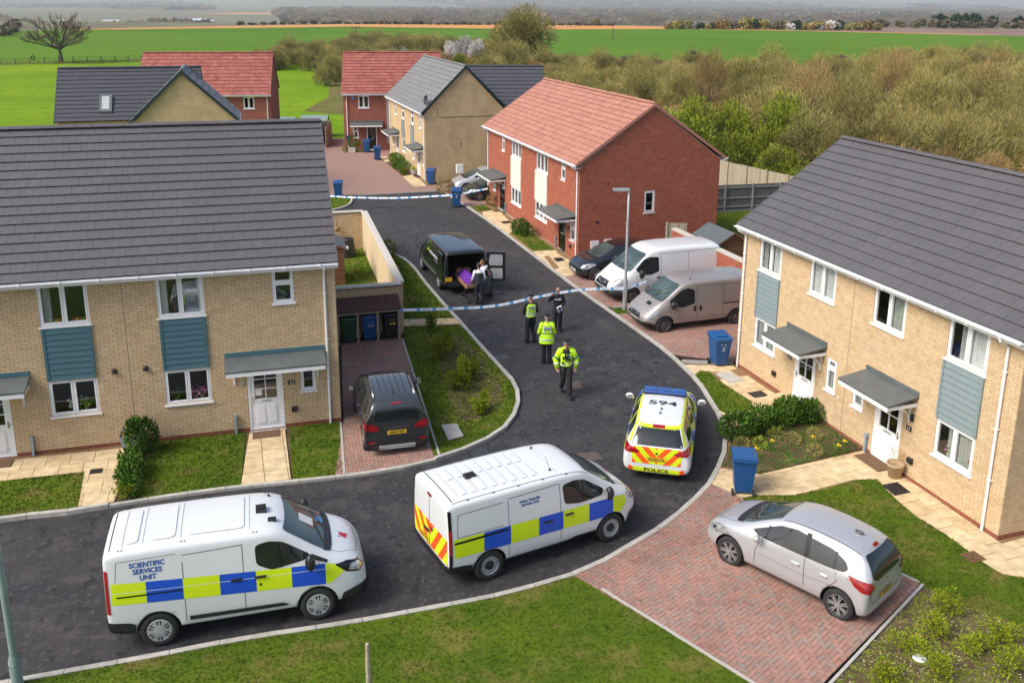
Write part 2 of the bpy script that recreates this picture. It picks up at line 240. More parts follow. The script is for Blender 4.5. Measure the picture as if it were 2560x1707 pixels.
# ---------------------------------------------------------------- mesh helpers
def clip_half(poly, a, b, c):       # keep a*x+b*y <= c
    out = []; n = len(poly)
    for i in range(n):
        p, q = poly[i], poly[(i+1) % n]; dp = a*p[0]+b*p[1]-c; dq = a*q[0]+b*q[1]-c
        if dp <= 0: out.append((p[0], p[1]))
        if dp*dq < 0: t = dp/(dp-dq); out.append((p[0]+(q[0]-p[0])*t, p[1]+(q[1]-p[1])*t))
    return out
class MB:
    def __init__(s): s.v = []; s.f = []; s.m = []; s.sh = []; s.mats = []; s.smooth = False
    def mi(s, mat):
        if mat is None: return 0
        if mat not in s.mats: s.mats.append(mat)
        return s.mats.index(mat)
    def face(s, pts, mat=None, sh=0.0):
        b = len(s.v); s.v += [tuple(p) for p in pts]; s.f.append(tuple(range(b, b+len(pts)))); s.m.append(s.mi(mat)); s.sh.append(sh)
    def raw(s, vs, fs, mat=None, sh=0.0):
        b = len(s.v); s.v += [tuple(p) for p in vs]; k = s.mi(mat)
        for f in fs: s.f.append(tuple(b+i for i in f)); s.m.append(k); s.sh.append(sh)
    def box(s, x0, x1, y0, y1, z0, z1, mat=None, sh=0.0, M=None, bottom=True):
        vs = [(x0, y0, z0), (x1, y0, z0), (x1, y1, z0), (x0, y1, z0), (x0, y0, z1), (x1, y0, z1), (x1, y1, z1), (x0, y1, z1)]
        if M is not None: vs = [M @ Vector(v) for v in vs]
        fs = [(4, 5, 6, 7), (0, 1, 5, 4), (1, 2, 6, 5), (2, 3, 7, 6), (3, 0, 4, 7)]+([(3, 2, 1, 0)] if bottom else [])
        s.raw(vs, fs, mat, sh)
    def prism(s, poly, z0, z1, mat=None, M=None, sh=0.0):
        n = len(poly); vs = [(x, y, z0) for x, y in poly]+[(x, y, z1) for x, y in poly]
        if M is not None: vs = [M @ Vector(v) for v in vs]
        s.raw(vs, [tuple(range(n, 2*n)), tuple(range(n-1, -1, -1))]+[(i, (i+1) % n, n+(i+1) % n, n+i) for i in range(n)], mat, sh)
    def tube(s, pts, rad, n=8, mat=None, cap=True, sh=0.0):
        pts = [Vector(p) for p in pts]; k = len(pts)
        if not isinstance(rad, (list, tuple)): rad = [rad]*k
        vs = []; up = None
        for i, p in enumerate(pts):
            d = (pts[min(i+1, k-1)]-pts[max(i-1, 0)]).normalized()
            if up is None: up = Vector((0, 0, 1)) if abs(d.z) < 0.9 else Vector((1, 0, 0))
            a = d.cross(up).normalized(); b = a.cross(d).normalized(); up = b
            r = rad[i]; rx, ry = (r if isinstance(r, (list, tuple)) else (r, r))
            for j in range(n):
                t = 2*math.pi*j/n; vs.append(p+a*math.cos(t)*rx+b*math.sin(t)*ry)
        fs = [(i*n+j, i*n+(j+1) % n, (i+1)*n+(j+1) % n, (i+1)*n+j) for i in range(k-1) for j in range(n)]
        if cap: fs += [tuple(range(n-1, -1, -1)), tuple((k-1)*n+j for j in range(n))]
        s.raw(vs, fs, mat, sh)
    def lathe(s, prof, n=20, mat=None, M=None, sh=0.0):
        vs = []
        for r, z in prof:
            for j in range(n):
                t = 2*math.pi*j/n; vs.append(Vector((r*math.cos(t), r*math.sin(t), z)))
        if M is not None: vs = [M @ v for v in vs]
        k = len(prof)
        s.raw(vs, [(i*n+j, i*n+(j+1) % n, (i+1)*n+(j+1) % n, (i+1)*n+j) for i in range(k-1) for j in range(n)], mat, sh)
    def ell(s, c, r, mat=None, n=10, k=7, sh=0.0):
        vs = []
        for i in range(k+1):
            a = math.pi*i/k-math.pi/2
            for j in range(n):
                t = 2*math.pi*j/n; vs.append((c[0]+r[0]*math.cos(a)*math.cos(t), c[1]+r[1]*math.cos(a)*math.sin(t), c[2]+r[2]*math.sin(a)))
        s.raw(vs, [(i*n+j, i*n+(j+1) % n, (i+1)*n+(j+1) % n, (i+1)*n+j) for i in range(k) for j in range(n)], mat, sh)
    def mesh(s, name='mesh', mat=None, smooth=False):
        me = bpy.data.meshes.new(name); me.from_pydata(s.v, [], s.f); 
        ms = s.mats if s.mats else [mat]
        for q in ms: me.materials.append(MATS[q] if isinstance(q, str) else q)
        if len(s.mats) > 1: me.polygons.foreach_set('material_index', s.m)
        if any(s.sh):
            a = me.attributes.new('shade', 'FLOAT', 'FACE'); a.data.foreach_set('value', s.sh)
        if smooth: me.polygons.foreach_set('use_smooth', [True]*len(me.polygons))
        me.update(); return me
    def build(s, name, mat=None, parent=None, smooth=False, **kw):
        return link(name, s.mesh(name, mat, smooth), parent, **kw)
def link(name, me, parent=None, loc=None, kind=None, label=None, cat=None, group=None, rot=None):
    o = bpy.data.objects.new(name, me); COL.objects.link(o)
    if parent is not None: o.parent = parent
    if loc is not None: o.location = loc
    if rot is not None: o.rotation_euler = rot
    tag(o, label, cat, group, kind); return o
def tag(o, label=None, cat=None, group=None, kind=None):
    if label: o['label'] = label
    if cat: o['category'] = cat
    if group: o['group'] = group
    if kind: o['kind'] = kind
    return o
def thing(name, label, cat, loc=(0, 0, 0), rz=0.0, group=None, scale=None):
    o = bpy.data.objects.new(name, None); COL.objects.link(o); o.location = loc; o.rotation_euler = (0, 0, rz); o.empty_display_size = 0.3
    if scale: o.scale = (scale,)*3
    return tag(o, label, cat, group)
def copy_tree(o, loc, rz, label=None, group=None, scale=None, parent=None):
    c = o.copy(); COL.objects.link(c); c.parent = parent
    if parent is None:
        c.location = loc; c.rotation_euler = (0, 0, rz)
        if label: c['label'] = label
        if group: c['group'] = group
        if scale: c.scale = scale if isinstance(scale, (tuple, list)) else (scale,)*3
    for ch in o.children: copy_tree(ch, None, None, parent=c)
    return c
def smooth_line(pts, step=0.9):
    """Catmull-Rom through 2D points, resampled evenly"""
    out = []
    P = [Vector(p) for p in pts]
    for i in range(len(P)-1):
        p0 = P[max(i-1, 0)]; p1 = P[i]; p2 = P[i+1]; p3 = P[min(i+2, len(P)-1)]
        for k in range(12):
            t = k/12; out.append(0.5*((2*p1)+(p2-p0)*t+(2*p0-5*p1+4*p2-p3)*t*t+(3*p1-p0-3*p2+p3)*t**3))
    out.append(P[-1]); res = [out[0]]; acc = 0
    for a, b in zip(out, out[1:]):
        d = (b-a).length
        while acc+d >= step:
            t = (step-acc)/d; a = a.lerp(b, t); res.append(a.copy()); d = (b-a).length; acc = 0
        acc += d
    if acc > step*0.3: res.append(P[-1])
    return res
def inpoly(x, y, poly):
    c = False; n = len(poly); j = n-1
    for i in range(n):
        xi, yi = poly[i][0], poly[i][1]; xj, yj = poly[j][0], poly[j][1]
        if (yi > y) != (yj > y) and x < (xj-xi)*(y-yi)/(yj-yi)+xi: c = not c
        j = i
    return c
def sheet(name, poly, z, mat, kind='structure', thick=0.0, label=None, cat=None):
    bm = bmesh.new(); vs = [bm.verts.new((p[0], p[1], z)) for p in poly]; f = bm.faces.new(vs)
    f.normal_update()
    if f.normal.z < 0: f.normal_flip()
    if thick:
        r = bmesh.ops.extrude_face_region(bm, geom=[f]); bmesh.ops.translate(bm, verts=[g for g in r['geom'] if isinstance(g, bmesh.types.BMVert)], vec=(0, 0, 0))
        for v in [v for v in bm.verts if v in vs]: v.co.z -= thick
    bmesh.ops.triangulate(bm, faces=[q for q in bm.faces if len(q.verts) > 4])
    bmesh.ops.recalc_face_normals(bm, faces=bm.faces)
    me = bpy.data.meshes.new(name); bm.to_mesh(me); bm.free(); me.materials.append(MATS[mat])
    return link(name, me, kind=kind, label=label, cat=cat)
# ---------------------------------------------------------------- terrain and fields
def hterr(x, y):
    z = -0.12
    if y > 505: t = min(1, (y-505)/330); z -= 28*t*t*(3-2*t)
    if y > 5200: z += (min(y, 9000)-5200)/3800*75*(1+0.25*math.sin(x*0.0011+1)+0.15*math.sin(x*0.0031))
    return z
mb = MB(); ys = [-60, 0, 60, 150, 300, 440, 505]+[505+330*i/14 for i in range(1, 15)]+[1000, 1500, 2200, 3200, 4200, 5200]+[5200+i*380 for i in range(1, 11)]+[12000]
def xs_at(y): e = max(160, abs(y)*0.95+120); return [-e+2*e*i/60 for i in range(61)]
for y in ys:
    for x in xs_at(y): mb.v.append((x, y, hterr(x, y)))
for j in range(len(ys)-1):
    for i in range(60): mb.f.append((j*61+i, j*61+i+1, (j+1)*61+i+1, (j+1)*61+i)); mb.m.append(0)
mb.sh = [0.0]*len(mb.f)
o = mb.build('terrain', 'valley'); o['kind'] = 'structure'
def field(name, poly, z, mat): return sheet(name, poly, z, mat)
field('pasture', [(-200, 20), (-30, 20), (40, 100), (60, 160), (-20, 185), (-47, 196), (-75, 189), (-97, 177), (-200, 120)], -0.10, 'pasture')
field('crop_field', [(-260, 130), (-200, 122), (-97, 178), (-75, 190), (-47, 197.5), (-20, 187), (60, 160), (240, 150), (330, 300), (185, 383), (125, 424), (77, 444), (15, 424), (-80, 447), (-178, 376), (-290, 290)], -0.08, 'crop')
field('stubble_field', [(-178, 377), (-80, 448), (15, 425), (77, 445), (125, 425), (186, 384), (200, 386), (128, 430), (95, 470), (60, 497), (15, 503), (-40, 503), (-92, 495), (-140, 440), (-182, 385)], -0.075, 'stubble')
field('ploughed_field', [(200, 386), (128, 430), (140, 436), (190, 470), (420, 480), (420, 330), (260, 350)], -0.07, 'ploughed')
field('scrub_ground', [(-47, 197), (-33, 167), (-24, 120), (-24, 105), (-10, 96), (0, 80), (10, 60), (12, 56), (16.5, 55.3), (21, 47), (30, 40), (60, 38), (170, 120), (110, 168), (40, 200), (-10, 240)], -0.065, 'rough_grass')
for q in ([(20, 318), (35, 318), (56, 325), (73, 311), (97, 299), (107, 289), (170, 262)], [(-200, 262), (-174, 320), (-139, 334), (-89, 360), (-40, 366)], [(-240, 250), (-120, 260), (-30, 280)], [(60, 260), (110, 252), (200, 222)]):
    for dd in (0, 2.4): sheet('tramline', [(a, b+dd) for a, b in q]+[(a, b+dd+.55) for a, b in reversed(q)], -.06, 'rough_grass' if dd else 'lawn')
# valley fields beyond the drop, following the flat valley floor
for i, (x0, x1, y0, y1, mt) in enumerate([(150, 520, 1060, 1180, 'crop'), (330, 700, 1500, 1750, 'crop'), (420, 800, 1150, 1330, 'valley'), (-60, 420, 1330, 1400, 'crop'), (-700, -300, 1500, 1560, 'valley'), (-180, 160, 1180, 1330, 'valley'), (500, 1100, 2500, 2900, 'crop'), (-900, -200, 2700, 3000, 'stubble'), (100, 700, 3400, 3800, 'crop'), (760, 1400, 1700, 2000, 'crop')]):
    sheet('valley_field', [(x0, y0), (x1, y0+30), (x1+40, y1), (x0+30, y1-20)], -28.0, mt)

# ---------------------------------------------------------------- road, kerbs
NK = [(-30, 7.4), (-20, 10.8), (-14, 12.75), (-8.9, 14.4), (-6.9, 15.0), (-5.2, 15.55), (-3.4, 16.0), (-1.4, 16.6), (-.2, 17.0), (1.3, 17.7), (2.0, 18.2), (2.8, 18.95), (3.6, 19.7), (4.15, 20.4), (4.9, 21.4), (5.4, 22.4), (5.8, 23.4), (6.05, 24.5), (6.15, 25.7), (6.1, 26.8), (6.0, 28.3), (5.7, 29.7), (5.35, 31.1), (4.5, 33.5), (3.2, 37.0), (2.15, 40.0), (.9, 43.8), (-.5, 48), (-1.45, 50.8), (-2.9, 54.7), (-4.8, 59.5)]
LK = [(-30, 14.1), (-20, 17.2), (-12.2, 19.6), (-10.9, 19.9), (-9.4, 20.45), (-7.9, 20.95), (-7.0, 21.2), (-4.4, 21.8), (-2.9, 22.3), (-1.9, 22.85), (-1.0, 23.6), (-.35, 24.4), (0, 25.2), (.2, 26.2), (.22, 27), (.1, 28), (-.4, 29.4), (-1.1, 31.3), (-2.05, 34), (-2.75, 35.9), (-3.8, 38.9), (-4.6, 41.4), (-5.3, 43), (-6.2, 44.2), (-8.0, 47), (-10.2, 49.8), (-13, 52)]
BULB = [(-14.2, 52.6), (-12.4, 52.8), (-10.9, 53.2), (-10.15, 54.2), (-9.95, 55.4), (-10.1, 56.6), (-10.4, 57.8)]
nk = smooth_line(NK, 0.915); lk = smooth_line(LK, 0.915); bk = smooth_line(BULB, 0.915)
sheet('road', [tuple(p) for p in nk]+[(-10.4, 57.8)]+[tuple(p) for p in reversed(bk[:-1])]+[tuple(p) for p in reversed(lk)], 0.0, 'asphalt', thick=0.08)
def kerb(pts, side, h, lab):
    base = MB(); root = link('kerb', None, kind='structure')
    me = MB(); me.box(-0.452, 0.452, -0.0625, 0.0625, -0.14, 0, bottom=False); mesh = me.mesh('kerb_stone', 'kerb')
    for a, b in zip(pts, pts[1:]):
        d = b-a; L = d.length; n = Vector((-d.y, d.x)).normalized()*side*0.07; c = (a+b)/2+n
        hh = h(c.x, c.y) if callable(h) else h
        o = link('kerb_stone', mesh, root, loc=(c.x, c.y, hh+rnd.uniform(-.003, .003)), rot=(0, 0, math.atan2(d.y, d.x))); o.scale = (L/0.915, 1, 1)
    return root
kerb(nk, -1, 0.07, ''); kerb(lk, 1, lambda x, y: 0.07 if (-9.8 < x < -2.2 and y < 23) else 0.11, ''); kerb(bk, 1, 0.11, '')
nkT = [tuple(p) for p in nk]; lkT = [tuple(p) for p in lk]
def along(pts, a, b):           # stretch of a kerb between two near points
    ia = min(range(len(pts)), key=lambda i: (pts[i][0]-a[0])**2+(pts[i][1]-a[1])**2); ib = min(range(len(pts)), key=lambda i: (pts[i][0]-b[0])**2+(pts[i][1]-b[1])**2)
    return pts[ia:ib+1] if ia <= ib else pts[ib:ia+1][::-1]
def off(pts, d):                # shift a polyline sideways
    out = []
    for i, p in enumerate(pts):
        a = Vector(pts[max(i-1, 0)]); b = Vector(pts[min(i+1, len(pts)-1)]); t = (b-a).normalized(); out.append((p[0]-t.y*d, p[1]+t.x*d))
    return out
# ---------------------------------------------------------------- paving pieces
def pave(name, poly, ang, z, limit=300, bl=0.2, bw=0.1, keep_near=None):
    root = sheet(name, poly, z-0.012, 'paver_joint', thick=0.1)
    me = MB(); me.box(-bl/2+.004, bl/2-.004, -bw/2+.004, bw/2-.004, -0.03, 0, bottom=False); mesh = me.mesh('paver', 'paver')
    ca, sa = math.cos(ang), math.sin(ang); cutp = []; cx = sum(p[0] for p in poly)/len(poly); cy = sum(p[1] for p in poly)/len(poly)
    Rr = max(math.hypot(p[0]-cx, p[1]-cy) for p in poly)+.5; n = int(Rr/bw)+2; items = []
    for i in range(-n, n+1):
        for j in range(-n, n+1):
            k = (i+j) % 4           # herringbone: cells (i,j) with (i-j) mod 4 start pieces
            q = (i-j) % 4
            if q == 0: u, v, r = i*bw+bw, j*bw+bw/2, 0
            elif q == 3: u, v, r = i*bw+bw/2, j*bw+bw, 1   # vertical piece starting here
            else: continue
            x = cx+u*ca-v*sa; y = cy+u*sa+v*ca
            aa = ang+(math.pi/2 if r else 0); e1 = (math.cos(aa), math.sin(aa)); cs = [inpoly(x+e1[0]*p-e1[1]*q_, y+e1[1]*p+e1[0]*q_, poly) for p in (-bl/2, bl/2) for q_ in (-bw/2, bw/2)]
            if any(cs) and not all(cs):
                w1 = poly; h1, h2 = bl/2-.004, bw/2-.004; c1, c2 = e1[0]*x+e1[1]*y, -e1[1]*x+e1[0]*y
                for A_, B_, C_ in ((e1[0], e1[1], c1+h1), (-e1[0], -e1[1], -c1+h1), (-e1[1], e1[0], c2+h2), (e1[1], -e1[0], -c2+h2)): w1 = clip_half(w1, A_, B_, C_) if len(w1) > 2 else []
                if len(w1) > 2: cutp.append(w1)
            elif all(cs): items.append((x*x+y*y+(0 if seen((x, y, z)) else 1e5), x, y, ang+(math.pi/2 if r else 0)))
    items.sort()
    for d, x, y, a in items[:limit]: link('paver', mesh, root, loc=(x, y, z+rnd.uniform(-.003, .003)), rot=(rnd.uniform(-.008, .008), rnd.uniform(-.008, .008), a))
    mb = MB()
    for d, x, y, a in items[limit:]:
        M = Matrix.Translation((x, y, z+rnd.uniform(-.003, .003))) @ Matrix.Rotation(a, 4, 'Z'); mb.box(-bl/2+.004, bl/2-.004, -bw/2+.004, bw/2-.004, -0.02, 0, sh=rnd.random(), M=M, bottom=False)
    for w1 in cutp: mb.face([(*q_, z) for q_ in w1] if sum(w1[i][0]*w1[(i+1) % len(w1)][1]-w1[(i+1) % len(w1)][0]*w1[i][1] for i in range(len(w1))) > 0 else [(*q_, z) for q_ in reversed(w1)], None, rnd.random())
    if mb.f: mb.build('paving', 'paver', root, kind='stuff')
    return root
slab_mesh = {}
def slabs(name, origin, ang, rows, z=0.06, clip=None, gap=0.008, thick=0.06):
    """rows: list of (u0, v0, w, h) rectangles in a rotated frame; each is a slab of its own"""
    root = link(name, None, kind='structure'); ca, sa = math.cos(ang), math.sin(ang)
    for (u, v, w_, h_) in rows:
        cu, cv = u+w_/2, v+h_/2; x = origin[0]+cu*ca-cv*sa; y = origin[1]+cu*sa+cv*ca
        if clip and not inpoly(x, y, clip): continue
        key = (round(w_, 2), round(h_, 2))
        if key not in slab_mesh:
            m = MB(); a, b = w_/2-gap, h_/2-gap
            vs = [(-a, -b, -thick), (a, -b, -thick), (a, b, -thick), (-a, b, -thick), (-a, -b, -.008), (a, -b, -.008), (a, b, -.008), (-a, b, -.008), (-a+.01, -b+.01, 0), (a-.01, -b+.01, 0), (a-.01, b-.01, 0), (-a+.01, b-.01, 0)]
            m.raw(vs, [(8, 9, 10, 11)]+[(4+i, 4+(i+1) % 4, 8+(i+1) % 4, 8+i) for i in range(4)]+[(i, (i+1) % 4, 4+(i+1) % 4, 4+i) for i in range(4)]); slab_mesh[key] = m.mesh('slab', 'slab')
        link('slab', slab_mesh[key], root, loc=(x, y, z+rnd.uniform(-.004, .004)), rot=(rnd.uniform(-.006, .006), rnd.uniform(-.006, .006), ang))
    return root
def grid(u0, v0, nu, nv, w_, h_, stag=0.0): return [(u0+i*w_+(stag*w_ if j % 2 else 0), v0+j*h_, w_, h_) for i in range(nu) for j in range(nv)]
def clipslabs(name, poly, ang, size, z=0.06, stag=0.5, gap=0.007, thick=0.06, bed='gravel'):
    """slabs cut to the outline of a path"""
    root = link(name, None, kind='structure'); ca, sa = math.cos(ang), math.sin(ang); o = poly[0]
    loc = [((p[0]-o[0])*ca+(p[1]-o[1])*sa, -(p[0]-o[0])*sa+(p[1]-o[1])*ca) for p in poly]
    w_, h_ = size; u0 = min(p[0] for p in loc); u1 = max(p[0] for p in loc); v0 = min(p[1] for p in loc); v1 = max(p[1] for p in loc)
    mesh_full = None; j = 0; v = v0
    while v < v1-.02:
        u = u0-(stag*w_ if j % 2 else 0)
        while u < u1-.02:
            bm = bmesh.new(); bm.faces.new([bm.verts.new((a, b, 0)) for a, b in loc])
            for co, no in (((u+gap, 0, 0), (-1, 0, 0)), ((u+w_-gap, 0, 0), (1, 0, 0)), ((0, v+gap, 0), (0, -1, 0)), ((0, v+h_-gap, 0), (0, 1, 0))):
                bmesh.ops.bisect_plane(bm, geom=list(bm.verts)+list(bm.edges)+list(bm.faces), plane_co=co, plane_no=no, clear_outer=True)
            if bm.faces and sum(f.calc_area() for f in bm.faces) > 0.012:
                m = MB(); c = Vector((u+w_/2, v+h_/2, 0))
                for f in bm.faces:
                    pl = [(q.co.x-c.x, q.co.y-c.y) for q in f.verts]
                    if f.normal.z < 0 or sum(pl[i][0]*pl[(i+1) % len(pl)][1]-pl[(i+1) % len(pl)][0]*pl[i][1] for i in range(len(pl))) < 0: pl.reverse()
                    m.prism(pl, -thick, 0)
                m.build('slab', 'slab', root).location = (o[0]+c.x*ca-c.y*sa, o[1]+c.x*sa+c.y*ca, z+rnd.uniform(-.004, .004)); COL.objects[-1].rotation_euler = (rnd.uniform(-.004, .004), rnd.uniform(-.004, .004), ang)
            bm.free(); u += w_
        v += h_; j += 1
    return root
def dir2(a, b): return math.atan2(b[1]-a[1], b[0]-a[0])
KW = 0.13
nko = [tuple(p) for p in off(nkT, -KW)]; lko = [tuple(p) for p in off(lkT, KW)]
DRV = along(nko, (1.35, 17.6), (4.95, 21.3))+[(8.75, 17.35), (5.05, 13.7)]
pave('block_paved_driveway', DRV, R(45), 0.06)
EDR = along(lko, (-4.35, 22.0), (-2.0, 23.0))+[(-4.1, 32.1), (-6.25, 31.6), (-5.0, 25.1)]
pave('left_block_driveway', EDR, R(104), 0.06)
VAN = along(nko, (5.75, 30.3), (4.4, 34.6))+[(4.65, 35.1), (4.75, 35.9), (4.05, 35.75)]+along(nko, (3.9, 35.9), (2.3, 40.1))+[(3.2, 40.4), (3.3, 42.6), (7.6, 42.7), (9.5, 36.5), (11, 31.5), (7.6, 29.9)]
pave('van_parking_bay', VAN, R(-71), 0.06)
FARB = along(nko, (-1.45, 51.5), (-4.7, 59.5))+[(-5.9, 60.9), (-1.7, 63.0), (2.5, 64.6), (4.5, 58.5), (1.6, 57.3), (-1.2, 56.0), (-2.0, 55.2), (-2.6, 54.5), (-2.2, 53.2)]
sheet('far_parking_bay', FARB, 0.05, 'far_paving', thick=0.1)
COURT = [(-4.8, 59.6), (-10.4, 57.9), (-18, 56.5), (-19, 62), (-17.2, 83), (-14.1, 83), (-14.1, 76.15), (-5, 77), (-9.6, 73.3), (-10.65, 72.8), (-8.0, 64.6), (-6.75, 60.8), (-5.9, 60.9)]
sheet('courtyard_paving', COURT, 0.035, 'far_paving', thick=0.1)
# concrete edgings beside the drives
def edging(name, a, b, z=0.075, w_=0.06):
    d = Vector(b)-Vector(a); L = d.length; n = int(L/0.9)+1; root = link(name, None, kind='structure'); m = MB(); m.box(-L/n/2+.003, L/n/2-.003, -w_/2, w_/2, -.12, 0, bottom=False); me = m.mesh('edging_stone', 'concrete')
    for i in range(n):
        c = Vector(a).lerp(Vector(b), (i+.5)/n); link('edging_stone', me, root, loc=(c.x, c.y, z), rot=(0, 0, math.atan2(d.y, d.x)))
edging('driveway_edging', (1.9, 17.1), (5.05, 13.64)); edging('driveway_edging', (8.8, 17.33), (5.1, 13.6)); edging('driveway_edging', (8.75, 17.4), (8.3, 17.9))
edging('driveway_edging', (-2.0, 22.98), (-4.08, 32.0)); edging('driveway_edging', (-4.42, 21.95), (-5.07, 25.0)); edging('driveway_edging', (4.02, 35.75), (4.75, 35.93)); edging('driveway_edging', (5.85, 30.05), (7.6, 29.85))
edging('courtyard_edging', (-4.75, 59.55), (-10.35, 57.95), 0.05)
# ---------------------------------------------------------------- lawns and beds
LAWNS = []
def lawn(name, poly, dens=1.0, z=0.05, mat='lawn'):
    sheet(name, poly, z, mat, thick=0.12); LAWNS.append((poly, z, dens))
FRONT = [(-30, 3), (1.0, 3), (5.1, 13.6)]+[(1.85, 17.1)]+along(nko, (1.3, 17.55), (-30, 7.4))
lawn('front_lawn', FRONT)
ISL = along(lko, (-1.9, 23.0), (-1.99, 33.75))+[(-4.25, 33.35), (-4.0, 32.0)]
lawn('island_lawn', ISL)
lawn('upper_verge', [(-4.4, 34.2), (-2.25, 34.35)]+along(lko, (-2.2, 34.4), (-6.3, 44.4))+[(-7.3, 45.8), (-6.6, 42.5), (-4.3, 34.3)])
sheet('planting_bed', [(-3.2, 32.3), (-2.3, 32.8), (-1.35, 30.9), (-.55, 28.6), (-.3, 27), (-.45, 26), (-1.0, 25.3), (-1.6, 25.2), (-1.9, 26.2), (-2.4, 29), (-3.0, 31.2)], 0.056, 'soil')
A_O = Vector((-5.08, 25.14)); A_D = Vector((math.sin(R(74.4)), math.cos(R(74.4))))
def apt(s, out=0.0): p = A_O+A_D*s+Vector((A_D.y, -A_D.x))*out; return (p.x, p.y)
lawn('lawn_of_number_10', [apt(-2.72, .02), apt(-5.1, .02), (-9.85, 21.0), (-9.35, 20.75)]+along(lko, (-9.3, 20.7), (-7.4, 21.25))+[(-6.97, 21.36)], 1.2)
lawn('small_lawn_by_driveway', [apt(-1.5, .02), apt(-.05, .02)]+[(-4.45, 22.02)]+[(-5.1, 21.82), (-5.7, 21.66)], 1.0)
sheet('hedge_bed', [apt(-5.1, .02), apt(-5.6, .02), (-10.35, 22.3), (-9.75, 20.5)]+[(-9.35, 20.7), (-9.8, 21.0)], 0.058, 'soil', thick=0.1)
lawn('left_lawn', [(-30, 16.1), (-13.1, 21.5), (-11.2, 22.0), (-10.6, 20.3)]+along(lko, (-10.7, 20.2), (-30, 14.1)), 1.0)
sheet('verge_soil', [apt(-.02), apt(-24)]+[(-30, 14.3)]+along(lko, (-28, 14.9), (-4.45, 22.02)), 0.025, 'soil', thick=.06)
clipslabs('path_to_number_10', [(-7.55, 24.25), (-6.6, 24.55)]+[(-5.72, 21.55), (-6.95, 21.33)], R(-72.5), (0.6, 0.6), stag=0)
clipslabs('path_to_left_door', [(-30, 17.4), (-13.3, 22.65), (-10.55, 23.4), (-10.35, 22.7), (-9.85, 20.5), (-10.62, 20.25), (-11.25, 22.0), (-13.1, 21.5), (-30, 16.1)], R(17), (0.6, 0.6), stag=0.35)
sheet('gravel_strip', [apt(-5.6, .01), apt(-24, .01), apt(-24, .42), apt(-5.6, .42)], 0.05, 'gravel', thick=0.1)
# right-hand gardens
sheet('garden_ground', along(nko, (5.0, 21.3), (5.8, 30.0))+[(7.6, 29.85), (11.3, 19.15), (30, 24), (30, 8), (10.2, 15.9), (8.8, 17.3)], 0.03, 'gravel', thick=0.08)
lawn('lens_lawn', along(nko, (6.27, 26.2), (6.1, 28.9))+[(6.3, 29.1), (6.6, 29.0), (6.85, 28.0), (7.45, 26.6), (7.3, 26.15), (6.45, 25.75)], 1.0, 0.065)
clipslabs('front_path', along(nko, (5.85, 29.9), (6.0, 29.1))+[(6.4, 29.2), (6.65, 29.1), (6.9, 28.05), (7.5, 26.55), (8.42, 27.1), (8.2, 27.6), (7.5, 29.6)], R(-71.2), (0.6, 0.45), z=0.055)
clipslabs('stepping_path', along(nko, (6.2, 24.6), (6.26, 25.75))+[(6.45, 25.8), (7.38, 26.05), (7.5, 25.3)], R(20), (0.6, 0.6), z=0.055)
clipslabs('door_step_paving', [(7.4, 26.52), (8.5, 27.15), (9.0, 25.95), (7.5, 25.25)], R(19), (0.6, 0.6), z=0.17, thick=0.16)
BED = [(6.3, 24.45), (7.69, 25.25), (8.54, 25.8), (9.05, 25.85), (9.75, 23.55), (7.99, 22.78), (6.49, 22.09), (5.68, 22.53), (6.0, 23.37)]
sheet('flower_bed', BED, 0.06, 'soil', thick=0.1)
clipslabs('path_to_number_21', along(nko, (5.05, 21.4), (5.6, 22.4))+[(5.79, 22.3), (6.51, 22.08), (9.78, 23.45), (10.25, 22.1), (9.55, 21.85), (8.95, 21.83), (7.11, 21.02), (6.15, 21.01), (5.48, 20.82)], R(22), (0.62, 0.62), z=0.055)
clipslabs('wall_path', [(10.25, 22.1), (11.28, 18.9), (12.3, 19.3), (13.5, 17.0), (10.72, 17.75), (10.5, 18.15), (10.15, 19.33), (9.82, 20.01), (9.62, 20.9), (9.55, 21.85)], R(-71.2), (0.6, 0.6), z=0.055, stag=0.5)
lawn('lawn_of_number_21', [(7.11, 21.0), (7.96, 21.3), (8.95, 21.8), (9.5, 21.84), (9.6, 20.89), (9.8, 20.01), (10.13, 19.33), (10.32, 18.72), (10.49, 18.15), (10.68, 17.7), (13.5, 16.95), (13, 15.5), (11.3, 15.6), (10.24, 15.96), (9.99, 16.14), (9.31, 16.68), (8.78, 17.3), (8.35, 17.9), (5.6, 20.75), (6.15, 20.98)], 1.2, 0.06)
sheet('shrub_bed', [(8.85, 17.3), (9.35, 16.7), (10.0, 16.15), (10.24, 15.95), (11.3, 15.6), (13, 15.5), (14, 12), (9, 9), (1.5, 9), (5.12, 13.55)], 0.045, 'soil', thick=0.1)
# in front of the red-brick pair
C_F = [(2.85, 42.1), (-1.9, 56.2)]
sheet('side_strip', along(nko, (2.3, 40.1), (-2.3, 53.5))+[(-2.6, 54.4), (-1.9, 55.2), (-1.7, 56.0), (3.0, 43.0)], 0.03, 'gravel', thick=0.08)
clipslabs('path_to_near_red_door', along(nko, (2.25, 40.2), (1.1, 43.7))+[(.95, 44.45), (2.1, 44.7), (2.2, 43.9), (2.95, 42.1), (2.85, 40.4)], R(-71), (0.6, 0.6), z=0.055)
clipslabs('path_to_far_red_door', along(nko, (-.35, 48.1), (-1.7, 52.4))+[(-1.85, 53.3), (-.9, 53.8), (-.2, 50.5), (.1, 49.2), (-.1, 48.4)], R(-71), (0.6, 0.6), z=0.055)
lawn('strip_lawn', [(1.0, 44.45), (2.05, 44.7), (.85, 48.3), (-.2, 48.3)], 0.7, 0.065)
lawn('small_corner_lawn', [(-2.65, 54.45), (-1.9, 55.1), (-1.4, 54.0), (-2.25, 53.3)], 0.6, 0.07)
